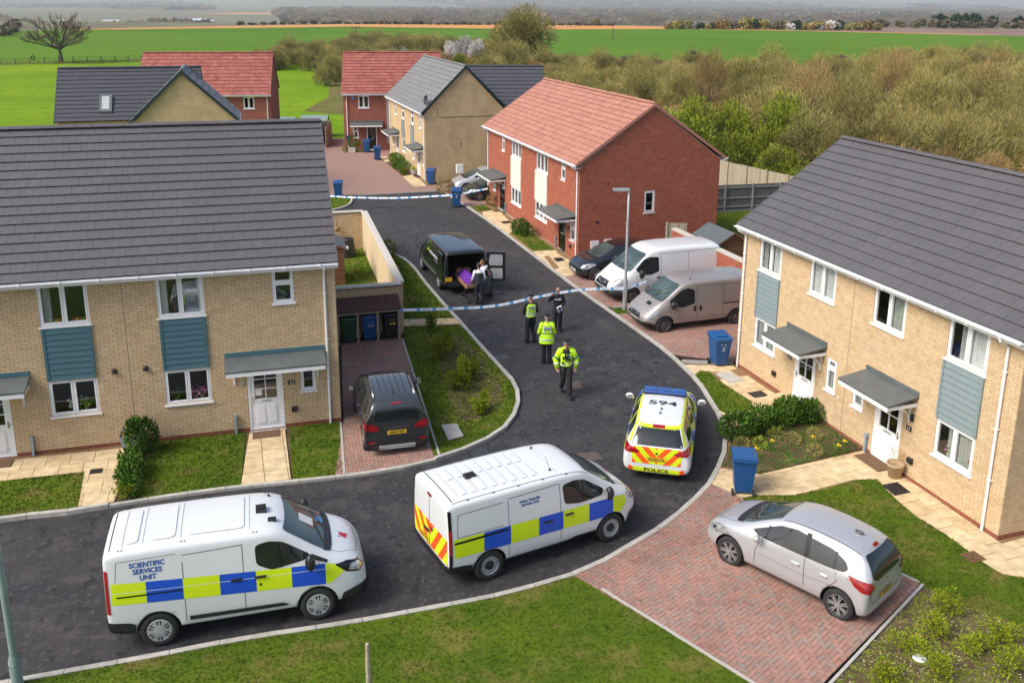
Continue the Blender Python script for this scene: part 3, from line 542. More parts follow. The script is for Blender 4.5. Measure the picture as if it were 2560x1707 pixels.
sheet('gravel_patch', [(1.45, 43.5), (1.72, 43.5), (2.12, 41.5), (1.86, 41.2)], 0.068, 'gravel')
lawn('grass_by_lamp_post', [(4.05, 35.65), (4.72, 35.88), (4.62, 35.13), (4.42, 34.75)], 0.8)
lawn('end_of_road_lawn', [(-18, 52.9), (-12.4, 52.95), (-10.95, 53.4), (-10.3, 54.4), (-10.1, 55.5), (-10.4, 57.2), (-18, 56.4)], 0.5)
lawn('walled_garden_lawn', [(-9.2, 44.8), (-7.6, 45.2), (-4.2, 32.9), (-6.2, 32.3), (-9, 36)], 0.6)
lawn('fenced_garden_lawn', [(10.4, 44.6), (10.0, 52.8), (14.8, 54.3), (19, 46), (12, 42)], 0.3)
clipslabs('island_path', [(-4.35, 34.15), (-2.3, 34.33), (-1.98, 33.7), (-4.25, 33.4)], R(5), (0.5, 0.36), z=0.06)
# beige pair beyond: path, planted strip, edge
sheet('far_gravel', [(-10.7, 72.9), (-9.7, 73.4), (-5.9, 62.9), (-1.8, 63.3), (-1.8, 62.9), (-5.8, 60.9), (-6.8, 60.8), (-8.0, 64.5)], 0.03, 'gravel', thick=.08)
clipslabs('far_beige_path', [(-7.9, 64.4), (-7.3, 65.2), (-6.4, 62.8), (-5.9, 61.0), (-6.75, 60.85)], R(-71), (0.6, 0.6), z=0.05)
clipslabs('far_beige_path', [(-10.6, 72.8), (-9.8, 73.2), (-9.2, 71.5), (-9.9, 70.3)], R(-71), (0.6, 0.6), z=0.05)
sheet('far_flower_bed', [(-9.85, 70.2), (-9.2, 71.3), (-7.3, 65.3), (-7.85, 64.5)], 0.06, 'soil', thick=.1)
# covers and drains set flush in the surfaces
def cover(name, poly, z, mat, label, rib=0, cat='drain cover'):
    c = Vector((sum(p[0] for p in poly)/len(poly), sum(p[1] for p in poly)/len(poly)))
    t = thing(name, label, cat, (c.x, c.y, z)); m = MB(); pl = [(p[0]-c.x, p[1]-c.y) for p in poly]
    if sum(pl[i][0]*pl[(i+1) % len(pl)][1]-pl[(i+1) % len(pl)][0]*pl[i][1] for i in range(len(pl))) < 0: pl.reverse()
    m.prism(pl, -0.02, 0.004, mat); m.build('lid', None, t)
    q = [Vector(p) for p in pl]
    if rib:
        m = MB()
        for i in range(rib):
            f0 = (i+.3)/rib; f1 = (i+.65)/rib
            m.face([(*q[0].lerp(q[1], f0).lerp(q[3].lerp(q[2], f0), .1), .0065), (*q[0].lerp(q[1], f1).lerp(q[3].lerp(q[2], f1), .1), .0065), (*q[0].lerp(q[1], f1).lerp(q[3].lerp(q[2], f1), .9), .0065), (*q[0].lerp(q[1], f0).lerp(q[3].lerp(q[2], f0), .9), .0065)])
        m.build('bar', 'black_plastic', t)
def sq(c, w_, h_, a): ca, sa = math.cos(R(a)), math.sin(R(a)); return [(c[0]+u*ca-v*sa, c[1]+u*sa+v*ca) for u, v in ((-w_/2, -h_/2), (w_/2, -h_/2), (w_/2, h_/2), (-w_/2, h_/2))]
cover('inspection_cover', [(-2.1, 24.8), (-1.65, 24.9), (-1.4, 24.1), (-1.82, 23.85)], 0.1, 'concrete', 'pale concrete inspection cover in the bare soil at the island corner', cat='cover')
cover('inspection_cover', [(6.76, 28.89), (7.27, 29.08), (7.58, 28.28), (7.05, 28.07)], 0.066, 'concrete', 'grey concrete inspection cover in the slab path beside the lens-shaped lawn', cat='cover')
cover('drain_cover', [(7.45, 27.30), (7.94, 27.50), (8.07, 27.09), (7.59, 26.93)], 0.066, 'black_plastic', 'dark ribbed drain cover before the step of the nearer right-hand house', 7)
cover('drain_cover', [(9.55, 21.54), (9.98, 21.68), (10.12, 21.18), (9.65, 21.01)], 0.066, 'black_plastic', 'dark ribbed drain cover beside the terracotta plant pot', 7)
cover('drain_cover', [(1.91, 43.10), (2.31, 43.26), (2.44, 42.71), (2.04, 42.53)], 0.066, 'black_plastic', 'dark drain cover in the slab path by the near black door', 6)
cover('drain_cover', sq((-.45, 50.6), .5, .5, 20), 0.066, 'black_plastic', 'dark drain cover in the slab path by the far black door', 6)
cover('drain_cover', sq((-10.95, 22.0), .3, .25, 15), 0.07, 'black_plastic', 'small black drain cover in the slab path by the left hedge', 4)
cover('gully_grate', sq((-.45, 30.35), .5, .42, 15), 0.006, 'steel_wheel', 'rusty gully grate at the kerb beside the flower island', 6)
cover('gully_grate', sq((-.95, 23.35), .45, .4, 30), 0.006, 'steel_wheel', 'rusty gully grate behind the white van by the island curve', 6)
cover('road_cover', [(1.86, 28.26), (2.18, 28.31), (2.25, 27.70), (1.83, 27.69)], 0.005, 'iron_cover', 'square rust brown manhole cover in the road by the walking officer', cat='manhole cover')
cover('road_cover', [(1.6, 23.2), (2.3, 23.4), (2.5, 22.95), (1.8, 22.75)], 0.005, 'iron_cover', 'square rust brown manhole cover in the road behind the van bonnet', cat='manhole cover')
cover('road_cover', sq((-5.0, 61.6), .8, .55, 10), 0.045, 'concrete', 'pale manhole cover set in the far red paving', cat='manhole cover')
cover('drain_cover', sq((10.35, 18.35), .42, .36, 20), 0.068, 'shed_wood', 'brown round-edged drain cover at the lawn edge by the right house corner', 5)

# grass blades (nobody could count them)
def blades(name, polys, n_per, size, lab):
    mb = MB(); vs = mb.v; fs = mb.f
    for poly, z, dens in polys:
        x0 = min(p[0] for p in poly); x1 = max(p[0] for p in poly); y0 = min(p[1] for p in poly); y1 = max(p[1] for p in poly)
        A = (x1-x0)*(y1-y0); n = int(A*n_per*dens)
        for i in range(n):
            x = rnd.uniform(x0, x1); y = rnd.uniform(y0, y1)
            if not inpoly(x, y, poly) or not seen((x, y, z), 0.02): continue
            d = math.hypot(x, y); k = max(1, d/17)
            if rnd.random() > 1/(k*k)+0.08: continue
            for q in range(3):
                a = rnd.uniform(0, 6.28); h = size*rnd.uniform(.5, 1.3)*min(k, 1.6); wd = .009*k; lx, ly = rnd.uniform(-.03, .03), rnd.uniform(-.03, .03)
                bx, by = x+rnd.uniform(-.02, .02), y+rnd.uniform(-.02, .02); b = len(vs)
                vs += [(bx-wd*math.cos(a), by-wd*math.sin(a), z-.005), (bx+wd*math.cos(a), by+wd*math.sin(a), z-.005), (bx+lx, by+ly, z+h)]
                fs.append((b, b+1, b+2)); mb.m.append(0); mb.sh.append(0.0)
    return mb.build(name, 'lawn', kind='stuff', label=lab)
blades('grass', [(p, z, d) for p, z, d in LAWNS], 420, 0.028, 'short green grass on the lawns beside the road')
# ---------------------------------------------------------------- houses
def pick_pieces(root, items, mesh, name, mat, limit=300, stuff='brickwork', extra=None):
    """items: (matrix in the thing's frame); the nearest in view become parts, the rest one mesh"""
    W = Matrix.Translation(root.location) @ Matrix.Rotation(root.rotation_euler[2], 4, 'Z'); C0 = Vector((0, 0, CAMZ))
    rank = []
    for i, M in enumerate(items):
        p = W @ M.translation; rank.append(((p-C0).length+(0 if seen(p) else 1e5), i))
    rank.sort(); single = set(i for d, i in rank[:limit])
    mb = MB(); base = [v.co.copy() for v in mesh.vertices]; fs = [tuple(p.vertices) for p in mesh.polygons]
    for i, M in enumerate(items):
        if i in single:
            o = link(name, mesh, root); o.matrix_local = M
        else: mb.raw([M @ v for v in base], fs, sh=rnd.random()*.999)
    if extra:
        for vs, f in extra: mb.raw(vs, f, sh=rnd.random()*.999)
    if mb.f: mb.build(stuff, mat, root, kind='stuff')
_bm = MB(); _bm.box(-.1075, .1075, -.006, .03, -.0325, .0325, bottom=True)
def brick_mesh(mat):
    k = 'brick_'+mat
    if k not in bpy.data.meshes: _bm.mesh(k, mat)
    return bpy.data.meshes[k]
def face_bricks(acc, extra, F, u0, u1, z0, top, holes, L=0.225, H=0.075):
    """F maps (u, -outward, z) to the house frame"""
    nrow = int((max(top(u0), top(u1), top((u0+u1)/2))-z0)/H)
    for r in range(nrow):
        zc = z0+(r+.5)*H; spans = [(u0, u1)]
        if top((u0+u1)/2) > top(u0)+.01:      # gable: narrow the span
            a, b = u0, u1; n = 400
            us = [u0+(u1-u0)*i/n for i in range(n+1) if top(u0+(u1-u0)*i/n) > zc+H*.5]
            if not us: continue
            spans = [(us[0], us[-1])]
        elif zc+H/2 > top(u0)+.02: continue
        for (a, b, c, d) in holes:
            if c < zc < d:
                ns = []
                for s in spans:
                    if b <= s[0] or a >= s[1]: ns.append(s); continue
                    if a-s[0] > .02: ns.append((s[0], a))
                    if s[1]-b > .02: ns.append((b, s[1]))
                spans = ns
        k0 = int(math.floor(u0/L))-1; k1 = int(math.ceil(u1/L))+1
        for k in range(k0, k1+1):
            a = k*L+(L/2 if r % 2 else 0); b = a+L-.01
            for s in spans:
                p, q = max(a, s[0]), min(b, s[1])
                if q-p < .02: continue
                if q-p > .213: acc.append(F @ Matrix.Translation(((p+q)/2, rnd.uniform(-.0015, .0015), zc)))
                else:
                    M = F; hz = .0325; vs = [M @ Vector(v) for v in ((p, -.006, zc-hz), (q, -.006, zc-hz), (q, .03, zc-hz), (p, .03, zc-hz), (p, -.006, zc+hz), (q, -.006, zc+hz), (q, .03, zc+hz), (p, .03, zc+hz))]
                    extra.append((vs, [(4, 5, 6, 7), (0, 1, 5, 4), (1, 2, 6, 5), (3, 0, 4, 7), (3, 2, 1, 0)]))
def wall_plane(mb, F, u0, u1, z0, z1, holes, mat, gable=None, depth=.1):
    us = sorted(set([u0, u1]+[max(u0, min(u1, q)) for h in holes for q in h[:2]])); zs = sorted(set([z0, z1]+[max(z0, min(z1, q)) for h in holes for q in h[2:4]]))
    for a, b in zip(us, us[1:]):
        for c, d in zip(zs, zs[1:]):
            if any(h[0] <= (a+b)/2 <= h[1] and h[2] <= (c+d)/2 <= h[3] for h in holes): continue
            mb.face([F @ Vector(p) for p in ((a, 0, c), (b, 0, c), (b, 0, d), (a, 0, d))], mat)
    for (a, b, c, d) in holes:      # reveals
        for p, q in (((a, c), (a, d)), ((a, d), (b, d)), ((b, d), (b, c)), ((b, c), (a, c))):
            mb.face([F @ Vector(v) for v in ((p[0], 0, p[1]), (q[0], 0, q[1]), (q[0], depth, q[1]), (p[0], depth, p[1]))], mat)
    if gable: mb.face([F @ Vector(v) for v in ((u0, 0, z1), (u1, 0, z1), ((u0+u1)/2, 0, gable))], mat)
def bars(mb, x0, x1, z0, z1, w_, y0, y1, mat):
    mb.box(x0, x1, y0, y1, z0, z0+w_, mat); mb.box(x0, x1, y0, y1, z1-w_, z1, mat); mb.box(x0, x0+w_, y0, y1, z0+w_, z1-w_, mat); mb.box(x1-w_, x1, y0, y1, z0+w_, z1-w_, mat)
def add_window(root, F, u0, u1, z0, z1, lights=2, transom=None, curtain=None, sill=True, frame='white_pvc', items=None, label=None):
    """one window of the house: frame > panes, sash bars, sill, curtain"""
    m = MB(); fw = .045; bars(m, u0, u1, z0, z1, fw, .012, .08, frame)
    cells = []; n = lights; wd = (u1-u0-2*fw-(n-1)*.035)/n
    for i in range(n):
        a = u0+fw+i*(wd+.035)
        if i: m.box(a-.035, a, .012, .08, z0+fw, z1-fw, frame)
        zz = [z0+fw]+([transom] if transom else [])+[z1-fw]
        for k in range(len(zz)-1):
            if k: m.box(a, a+wd, .012, .08, zz[k]-.025, zz[k]+.025, frame)
            cells.append((a, a+wd, zz[k]+(.025 if k else 0), zz[k+1]-(.025 if k < len(zz)-2 else 0)))
    wo = m.build('window', frame, root); wo.matrix_local = F
    if label: wo['label'] = label
    for (a, b, c, d) in cells:
        s = MB(); bars(s, a+.006, b-.006, c+.006, d-.006, .04, .004, .066, frame); s.build('sash', frame, wo)
        g = MB(); g.box(a+.03, b-.03, .04, .046, c+.03, d-.03); g.build('pane', 'window_glass', wo)
    if sill:
        s = MB(); s.box(u0-.045, u1+.045, -.055, .03, z0-.045, z0-.002); s.build('sill', frame, wo)
    if curtain:
        for (a, b, mt) in curtain:
            s = MB(); n = max(6, int((b-a)/.03)); pts = [(a+(b-a)*i/n, .10+.014*math.sin(i*1.9)) for i in range(n+1)]
            for p, q in zip(pts, pts[1:]): s.face([(p[0], p[1], z0+.03), (q[0], q[1], z0+.03), (q[0], q[1], z1-.03), (p[0], p[1], z1-.03)])
            s.build('curtain', mt, wo)
    if items: items(wo, u0, u1, z0, z1)
    return wo
def blob_items(cols, dz=.05, size=.045, y=.16):
    def f(wo, u0, u1, z0, z1):
        for i, (fx, c) in enumerate(cols):
            m = MB(); m.box(-size/1.2, size/1.2, -size/1.2, size/1.2, 0, size*2, c); o = m.build('ornament', None, wo); o.location = (u0+(u1-u0)*fx, y, z0+dz)
    return f
def flower_items(cols):
    def f(wo, u0, u1, z0, z1):
        for fx, c in cols:
            m = MB(); r = random.Random(int(fx*999))
            for i in range(70):
                p = Vector((r.gauss(0, .07), r.gauss(0, .05), r.gauss(0, .07)+.24)); s = .014+.01*r.random(); m.box(p.x-s, p.x+s, p.y-s, p.y+s, p.z-s, p.z+s, c if i % 3 else 'laurel')
            m.lathe([(0, 0), (.05, 0), (.065, .11), (0, .11)], 8, 'terracotta'); o = m.build('pot_plant', None, wo); o.location = (u0+(u1-u0)*fx, .2, z0+.03)
    return f
def add_board(root, F, u0, u1, z0, z1, mat, n, plain_=False):
    t = link('cladding_panel', None, root); t.matrix_local = F; D_ = -.022
    m = MB(); m.box(u0, u0+.07, -.055, .02, z0, z1); m.build('trim_board', mat, t); m = MB(); m.box(u1-.07, u1, -.055, .02, z0, z1); m.build('trim_board', mat, t)
    h = (z1-z0)/n
    me = MB(); me.raw([(x, y+D_, z) for x, y, z in ((u0+.07, -.012, 0), (u1-.07, -.012, 0), (u1-.07, .01, 0), (u0+.07, .01, 0), (u0+.07, -.004, h-.004), (u1-.07, -.004, h-.004), (u1-.07, .01, h-.004), (u0+.07, .01, h-.004), (u0+.07, -.028, 0), (u1-.07, -.028, 0), (u1-.07, -.028, .006))], [(8, 9, 5, 4), (8, 3, 2, 9), (4, 5, 6, 7)])
    mesh = me.mesh('board', mat)
    for i in range(n): link('board', mesh, t, loc=(0, 0, z0+i*h+.002))
    back = MB(); back.face([(u0+.07, -.012, z0), (u1-.07, -.012, z0), (u1-.07, -.012, z1), (u0+.07, -.012, z1)]); back.build('backing_board', mat, t)
def add_door(root, F, u0, u1, z0, z1, col, panes=(2, 3), frame='white_pvc', handle='L', hmat='chrome'):
    m = MB(); bars(m, u0, u1, z0, z1, .06, .0, .09, frame); m.box(u0-.02, u1+.02, -.12, .02, z0-.05, z0, 'concrete'); d = m.build('door', None, root); d.matrix_local = F
    a, b, c, e = u0+.06, u1-.06, z0+.06, z1-.06; gz = c+(e-c)*.47; m = MB(); st = .12
    m.box(a, a+st, .02, .07, c, e); m.box(b-st, b, .02, .07, c, e); m.box(a+st, b-st, .02, .07, c, gz); m.box(a+st, b-st, .02, .07, e-.1, e)
    pw = (b-a-2*st)/panes[0]; ph = (e-.1-gz)/panes[1]
    for i in range(1, panes[0]): m.box(a+st+i*pw-.012, a+st+i*pw+.012, .02, .06, gz, e-.1)
    for j in range(1, panes[1]): m.box(a+st, b-st, .022, .058, gz+j*ph-.012, gz+j*ph+.012)
    for s in (0, 1):
        x0 = a+st+.02+s*(b-a-2*st)/2; x1 = x0+(b-a-2*st)/2-.04; m.box(x0, x1, .008, .02, c+.12, gz-.17); m.box(x0+.03, x1-.03, .0, .008, c+.15, gz-.2)
    m.build('leaf', col, d); g = MB(); g.box(a+st, b-st, .04, .046, gz, e-.1); g.build('pane', 'window_glass', d)
    m = MB(); m.box((u0+u1)/2-.14, (u0+u1)/2+.14, .008, .02, gz-.09, gz-.04); m.build('letterbox', 'galv', d)
    hx = a+.05 if handle == 'L' else b-.05; m = MB(); m.box(hx-.015, hx+.015, .0, .02, gz-.1, gz+.1); m.box(hx-.01, hx+.1, -.035, -.02, gz, gz+.02); m.build('handle', hmat, d)
    return d
def add_canopy(root, F, u0, u1, zw, out=.72, drop=.2, mat='lead_grey', up='teal_board'):
    t = link('door_canopy', None, root); t.matrix_local = F
    m = MB(); a, b = zw-.02, zw-drop; m.raw([(u0, -.01, a-.05), (u1, -.01, a-.05), (u1, -.01, a), (u0, -.01, a), (u0, -out, b-.05), (u1, -out, b-.05), (u1, -out, b), (u0, -out, b)], [(3, 7, 6, 2), (0, 1, 5, 4), (4, 5, 6, 7), (0, 4, 7, 3), (1, 2, 6, 5)]); m.build('canopy_roof', mat, t)
    m = MB(); m.box(u0, u1, -.045, -.008, zw-.015, zw+.1); m.build('flashing', up, t)
    m = MB(); m.box(u0+.03, u1-.03, -out+.01, -out+.04, b-.17, b-.055); m.box(u0+.03, u0+.055, -out+.04, -.01, b-.15, b-.055); m.box(u1-.055, u1-.03, -out+.04, -.01, b-.15, b-.055)
    m.raw([(u0+.05, -out+.04, b-.12), (u1-.05, -out+.04, b-.12), (u1-.05, -.01, b-.12), (u0+.05, -.01, b-.12)], [(0, 1, 2, 3)]); m.build('fascia', 'white_pvc', t)
    for u in (u0+.22, u1-.22):
        m = MB(); m.box(u-.025, u+.025, -.05, -.008, b-.65, b-.12); m.box(u-.024, u+.024, -out+.2, -.05, b-.18, b-.13)
        pts = [(u, -.05-(out-.28)*(1-math.cos(i/6*math.pi/2)), b-.6+.44*math.sin(i/6*math.pi/2)) for i in range(7)]; m.tube(pts, .02, 6); m.build('bracket', 'white_pvc', t)
def roof_slope(root, u0, u1, P, Q, rows, tw, mat, far=False, acc=None, mesh=None):
    """P, Q: (y, z) at eaves and ridge; tiles run up from P to Q"""
    d = Vector((0, Q[0]-P[0], Q[1]-P[1])); L = d.length; d.normalize(); X = Vector((1, 0, 0)); N = X.cross(d)
    if N.z < 0: X = -X; N = X.cross(d)
    g = L/rows; tilt = math.atan2(.028, g)
    n = int(round((u1-u0)/tw)); w_ = (u1-u0)/n
    return d, X, N, g, n, w_
def tile_mesh(w_, g, mat):
    k = 'roof_tile_%s_%d_%d' % (mat, w_*1000, g*1000)
    if k not in bpy.data.meshes:
        m = MB(); a = w_/2-.0025; t = .02; lift = .036
        vs = [(-a, .03, lift-t-.004), (a, .03, lift-t-.004), (a, g+.03, -.005-t), (-a, g+.03, -.005-t), (-a, -.01, lift), (a, -.01, lift), (a, g+.03, -.005), (-a, g+.03, -.005)]
        m.raw(vs, [(4, 5, 6, 7), (0, 1, 5, 4), (1, 2, 6, 5), (3, 0, 4, 7)]); m.mesh(k, mat)
    return bpy.data.meshes[k]
def add_roof(root, u0, u1, y0, y1, zeave, zridge, rows, mat, tw=.33, single=300, ridge_single=True, verge=None, over=.28, trim=None):
    """ridge runs along u; eaves at y0-over and y1+over"""
    yr = (y0+y1)/2; P = (y0-over, zeave); Q = (yr, zridge); d = Vector((0, Q[0]-P[0], Q[1]-P[1])); L = d.length; d.normalize(); g = L/rows
    n = int(round((u1-u0)/tw)); w_ = (u1-u0)/n; mesh = tile_mesh(w_, g, mat); items = []
    for side in (0, 1):
        dd = d.copy() if side == 0 else Vector((0, -d.y, d.z)); X = Vector((1, 0, 0)) if side == 0 else Vector((-1, 0, 0)); N = X.cross(dd)
        for r in range(rows):
            o = Vector((0, P[0] if side == 0 else y1+over, P[1]))+dd*(g*r)
            for i in range(n+1):
                c = u0+(i+.5-(.5 if r % 2 else 0))*w_; 
                if c < u0+w_*.25 and r % 2: c = u0+w_*.25+.0; 
                if i == n and not r % 2: continue
                sc = 1.0
                if r % 2 and i in (0, n): sc = .5; c = u0+w_*.25 if i == 0 else u1-w_*.25
                if side and i > n: continue
                M = Matrix.Translation(Vector((c, 0, 0))+o+N*rnd.uniform(0, .003)) @ Matrix((( X.x*sc, dd.x, N.x, 0), (X.y, dd.y, N.y, 0), (X.z, dd.z, N.z, 0), (0, 0, 0, 1)))
                items.append(M)
    pick_pieces(root, items, mesh, 'roof_tile', mat, single, 'roof_tiles')
    m = MB(); e = .03     # deck under the tiles
    dk = [(u0+.01, P[0]+.02, P[1]-.05), (u1-.01, P[0]+.02, P[1]-.05), (u1-.01, yr, zridge-.06), (u0+.01, yr, zridge-.06), (u1-.01, y1+over-.02, P[1]-.05), (u0+.01, y1+over-.02, P[1]-.05)]
    m.raw(dk, [(0, 1, 2, 3), (3, 2, 4, 5)]); m.build('roof_deck', 'underlay', root)
    nr = int((u1-u0)/.44)+1; rw = (u1-u0)/nr; mm = MB(); k = 6
    prof = [(.125*math.sin(-1.25+2.5*i/k), .11*math.cos(-1.25+2.5*i/k)-.02) for i in range(k+1)]
    vs = [(x, y, z) for x in (-rw/2+.004, rw/2-.004) for y, z in prof]; mm.raw(vs, [(i, i+1, k+2+i, k+1+i) for i in range(k)]+[tuple(range(k, -1, -1)), tuple(range(k+1, 2*k+2))]); rm = mm.mesh('ridge_tile', mat)
    for i in range(nr): link('ridge_tile', rm, root, loc=(u0+(i+.5)*rw, yr, zridge+rnd.uniform(-.003, .003)))
    for u, s in ((u0, -1), (u1, 1)):      # verges
        m = MB()
        for (a, b) in ((P, (yr, zridge)), ((y1+over, P[1]), (yr, zridge))):
            t = .16 if trim else .13
            m.raw([(u-.015*s, a[0], a[1]-t), (u+.03*s, a[0], a[1]-t), (u+.03*s, a[0], a[1]+.035), (u-.015*s, a[0], a[1]+.035), (u-.015*s, b[0], b[1]-t), (u+.03*s, b[0], b[1]-t), (u+.03*s, b[0], b[1]+.035), (u-.015*s, b[0], b[1]+.035)], [(0, 1, 2, 3), (4, 7, 6, 5), (1, 5, 6, 2), (0, 3, 7, 4), (3, 2, 6, 7), (0, 4, 5, 1)])
        m.build('verge_trim', trim or mat, root)
def add_gutter(root, u0, u1, y, z, pipes=(), zb=0.05, wally=0.0, side=-1):
    m = MB(); k = 6; pr = [(.055*math.cos(math.pi+math.pi*i/k), .055*math.sin(math.pi+math.pi*i/k)) for i in range(k+1)]
    vs = [(u, y+a, z+b) for u in (u0, u1) for a, b in pr]; m.raw(vs, [(i, k+1+i, k+2+i, i+1) for i in range(k)]+[tuple(range(k+1)), tuple(range(2*k+1, k, -1))])
    u = u0+.5
    while u < u1: m.box(u-.012, u+.012, y-.062, y+.06, z-.062, z+.008); u += .95
    m.build('gutter', 'white_pvc', root)
    m = MB(); m.box(u0, u1, min(y-side*.06, y-side*.085), max(y-side*.06, y-side*.085), z-.13, z+.02); yy = sorted((y-side*.07, wally)); m.box(u0, u1, yy[0], yy[1], z-.135, z-.12); m.build('fascia', 'white_pvc', root)
    for u in pipes:
        m = MB(); m.tube([(u, y, z-.05), (u, y, z-.12), (u, wally+side*.06, z-.3), (u, wally+side*.055, zb)], .034, 8)
        for zz in (z-.9, z-2.3, z-3.6): m.box(u-.05, u+.05, wally+side*.06-.03, wally+side*.06+.05, zz-.015, zz+.015)
        m.build('downpipe', 'white_pvc', root, smooth=False)
FR = Matrix.Identity(4)                                     # front: u = x, outward = -y
def GR(x): return Matrix(((0, -1, 0, x), (1, 0, 0, 0), (0, 0, 1, 0), (0, 0, 0, 1)))        # right gable: u = y, outward +x
def GL(x): return Matrix(((0, 1, 0, x), (1, 0, 0, 0), (0, 0, 1, 0), (0, 0, 0, 1)))         # left gable: outward -x
def shell(root, x0, x1, dep, ze, zr, holes, gholes, brick, mortar, fine=True, sides='R', plinth=True, single=300, zb=-.15, hidden_rear=True):
    """walls with real bricks on the faces the camera sees"""
    m = MB(); wall_plane(m, FR, x0, x1, zb, ze, holes, mortar)
    wall_plane(m, GR(x1), 0, dep, zb, ze, gholes, mortar, gable=zr-.08); wall_plane(m, GL(x0), 0, dep, zb, ze, [], mortar if sides != 'L' else mortar, gable=zr-.08)
    m.box(x0, x1, dep-.02, dep, zb, ze, mortar, bottom=False)
    m.build('wall', None, root)
    m = MB(); m.box(x0+.02, x1-.02, .1, dep-.1, .0, .03, 'room_floor'); m.box(x0+.02, x1-.02, .1, dep-.1, 2.55, 2.6, 'room_floor'); m.box(x0+.02, x1-.02, 3.0, 3.05, .05, ze-.05, 'room_wall'); m.build('interior', None, root)
    if fine:
        acc, ex = [], []; z0 = .15 if plinth else 0.0
        face_bricks(acc, ex, FR, x0, x1, z0, lambda u: ze, holes)
        if 'R' in sides: face_bricks(acc, ex, GR(x1), 0, dep, z0, lambda u: ze+(zr-.1-ze)*(1-abs(u-dep/2)/(dep/2)), gholes)
        if 'L' in sides: face_bricks(acc, ex, GL(x0), 0, dep, z0, lambda u: ze+(zr-.1-ze)*(1-abs(u-dep/2)/(dep/2)), [])
        pick_pieces(root, acc, brick_mesh(brick), 'brick', brick, single, 'brickwork', ex)
        if plinth:
            acc, ex = [], []; ph = [h for h in holes if h[2] < .1]
            face_bricks(acc, ex, FR, x0, x1, 0.0, lambda u: .16, ph); face_bricks(acc, ex, GR(x1), 0, dep, 0.0, lambda u: .16, [])
            mb = MB(); bme = brick_mesh('plinth_brick'); vv = [v.co.copy() for v in bme.vertices]; ff = [tuple(p.vertices) for p in bme.polygons]
            for M in acc: mb.raw([M @ v for v in vv], ff, sh=rnd.random()*.99)
            for vs, f in ex: mb.raw(vs, f, sh=rnd.random()*.99)
            mb.build('brick_course', 'plinth_brick', root, kind='stuff')
def text_mesh(body, size, mat, name, parent, M, sx=1.0, bold=0.0, align='CENTER', ext=0.002):
    cu = bpy.data.curves.new(name, 'FONT'); cu.body = body; cu.size = size; cu.align_x = align; cu.align_y = 'CENTER'; cu.extrude = ext; cu.offset = bold; cu.space_line = .95
    tmp = bpy.data.objects.new(name, cu); COL.objects.link(tmp); dg = bpy.context.evaluated_depsgraph_get(); me = bpy.data.meshes.new_from_object(tmp.evaluated_get(dg)); bpy.data.objects.remove(tmp)
    me.materials.clear(); me.materials.append(MATS[mat]); o = link(name, me, parent); o.matrix_local = M @ Matrix.Diagonal((sx, 1, 1, 1)); return o
RFRONT = Matrix.Rotation(math.pi/2, 4, 'X')                 # text lying in XZ plane facing -y
def small_box(root, F, u, z, w_, h_, d_, mat, name, **kw):
    m = MB(); m.box(u-w_/2, u+w_/2, -d_, -.007, z-h_/2, z+h_/2); o = m.build(name, mat, root); o.matrix_local = F; return o
def house_bits(root, F, spec):
    for (u, z, w_, h_, d_, mat, name) in spec: small_box(root, F, u, z, w_, h_, d_, mat, name)
def vent_round(root, u, z):
    m = MB(); m.lathe([(0, .09), (.05, .085), (.075, .05), (.08, 0)], 12, M=Matrix.Rotation(math.pi/2, 4, 'X')); m.build('flue_vent', 'black_plastic', root).location = (u, 0, z)
def plate(root, F, u, z, txt):
    o = small_box(root, F, u, z, .19, .13, .02, 'ink_black', 'number_plate'); text_mesh(txt, .13, 'ink_white', 'numeral', o, Matrix.Translation((u, -.023, z-.005)) @ RFRONT)
def post(root, u, h, F=FR):
    m = MB(); m.box(u-.03, u+.03, -.1, -.03, 0, h-.12); m.box(u-.04, u+.04, -.11, -.02, h-.12, h); m.build('service_duct', 'meter_blue', root)

# --- number 10 and its neighbour, left foreground
A = thing('brick_house', 'buff brick semi-detached pair with dark grey tiled roof and deep teal panels, left foreground', 'house', (-5.08, 25.14, 0), R(15.6))
Z0, Z1 = 3.67, 4.87
AW = [(-7.7, -6.48, Z0, Z1), (-4.77, -3.56, Z0, Z1), (-1.73, -1.15, 3.83, 4.87), (-10.12, -9.53, 3.83, 4.87), (-7.7, -6.48, 1.1, 2.13), (-4.77, -3.56, 1.1, 2.13), (-1.1, -.67, 1.12, 2.1), (-10.6, -10.17, 1.12, 2.1)]
AD = [(-2.58, -1.6, .04, 2.06), (-9.66, -8.68, .04, 2.06)]
shell(A, -11.28, 0, 8.0, 4.9, 8.41, AW+AD, [], 'buff_brick', 'buff_mortar')
add_window(A, FR, *AW[0], curtain=[(-7.64, -7.4, 'curtain_grey')], items=blob_items([(.3, 'toy_yellow'), (.36, 'toy_red'), (.42, 'toy_green'), (.66, 'toy_red'), (.72, 'toy_yellow'), (.78, 'toy_red'), (.84, 'toy_green'), (.9, 'toy_red')]))
def tote(wo, u0, u1, z0, z1):
    m = MB(); m.box(-.18, .18, -.09, .09, 0, .62, 'clear_lamp'); m.box(-.2, -.15, -.1, .1, .2, .5, 'hivis'); m.box(-.12, .12, -.11, -.09, .25, .5, 'curtain_grey'); m.build('car_seat', None, wo).location = (u0+.86, .26, z0+.1)
    m = MB(); m.ell((0, 0, .08), (.28, .09, .09), None, 8, 5); m.build('bedding', 'curtain_white', wo).location = (u0+.9, .2, z0)
add_window(A, FR, *AW[1], curtain=[(-4.72, -4.5, 'curtain_white'), (-3.72, -3.6, 'curtain_white')], items=tote)
add_window(A, FR, *AW[2], lights=1, transom=4.42, items=flower_items([(.5, 'laurel')])); add_window(A, FR, *AW[3], lights=1, transom=4.42)
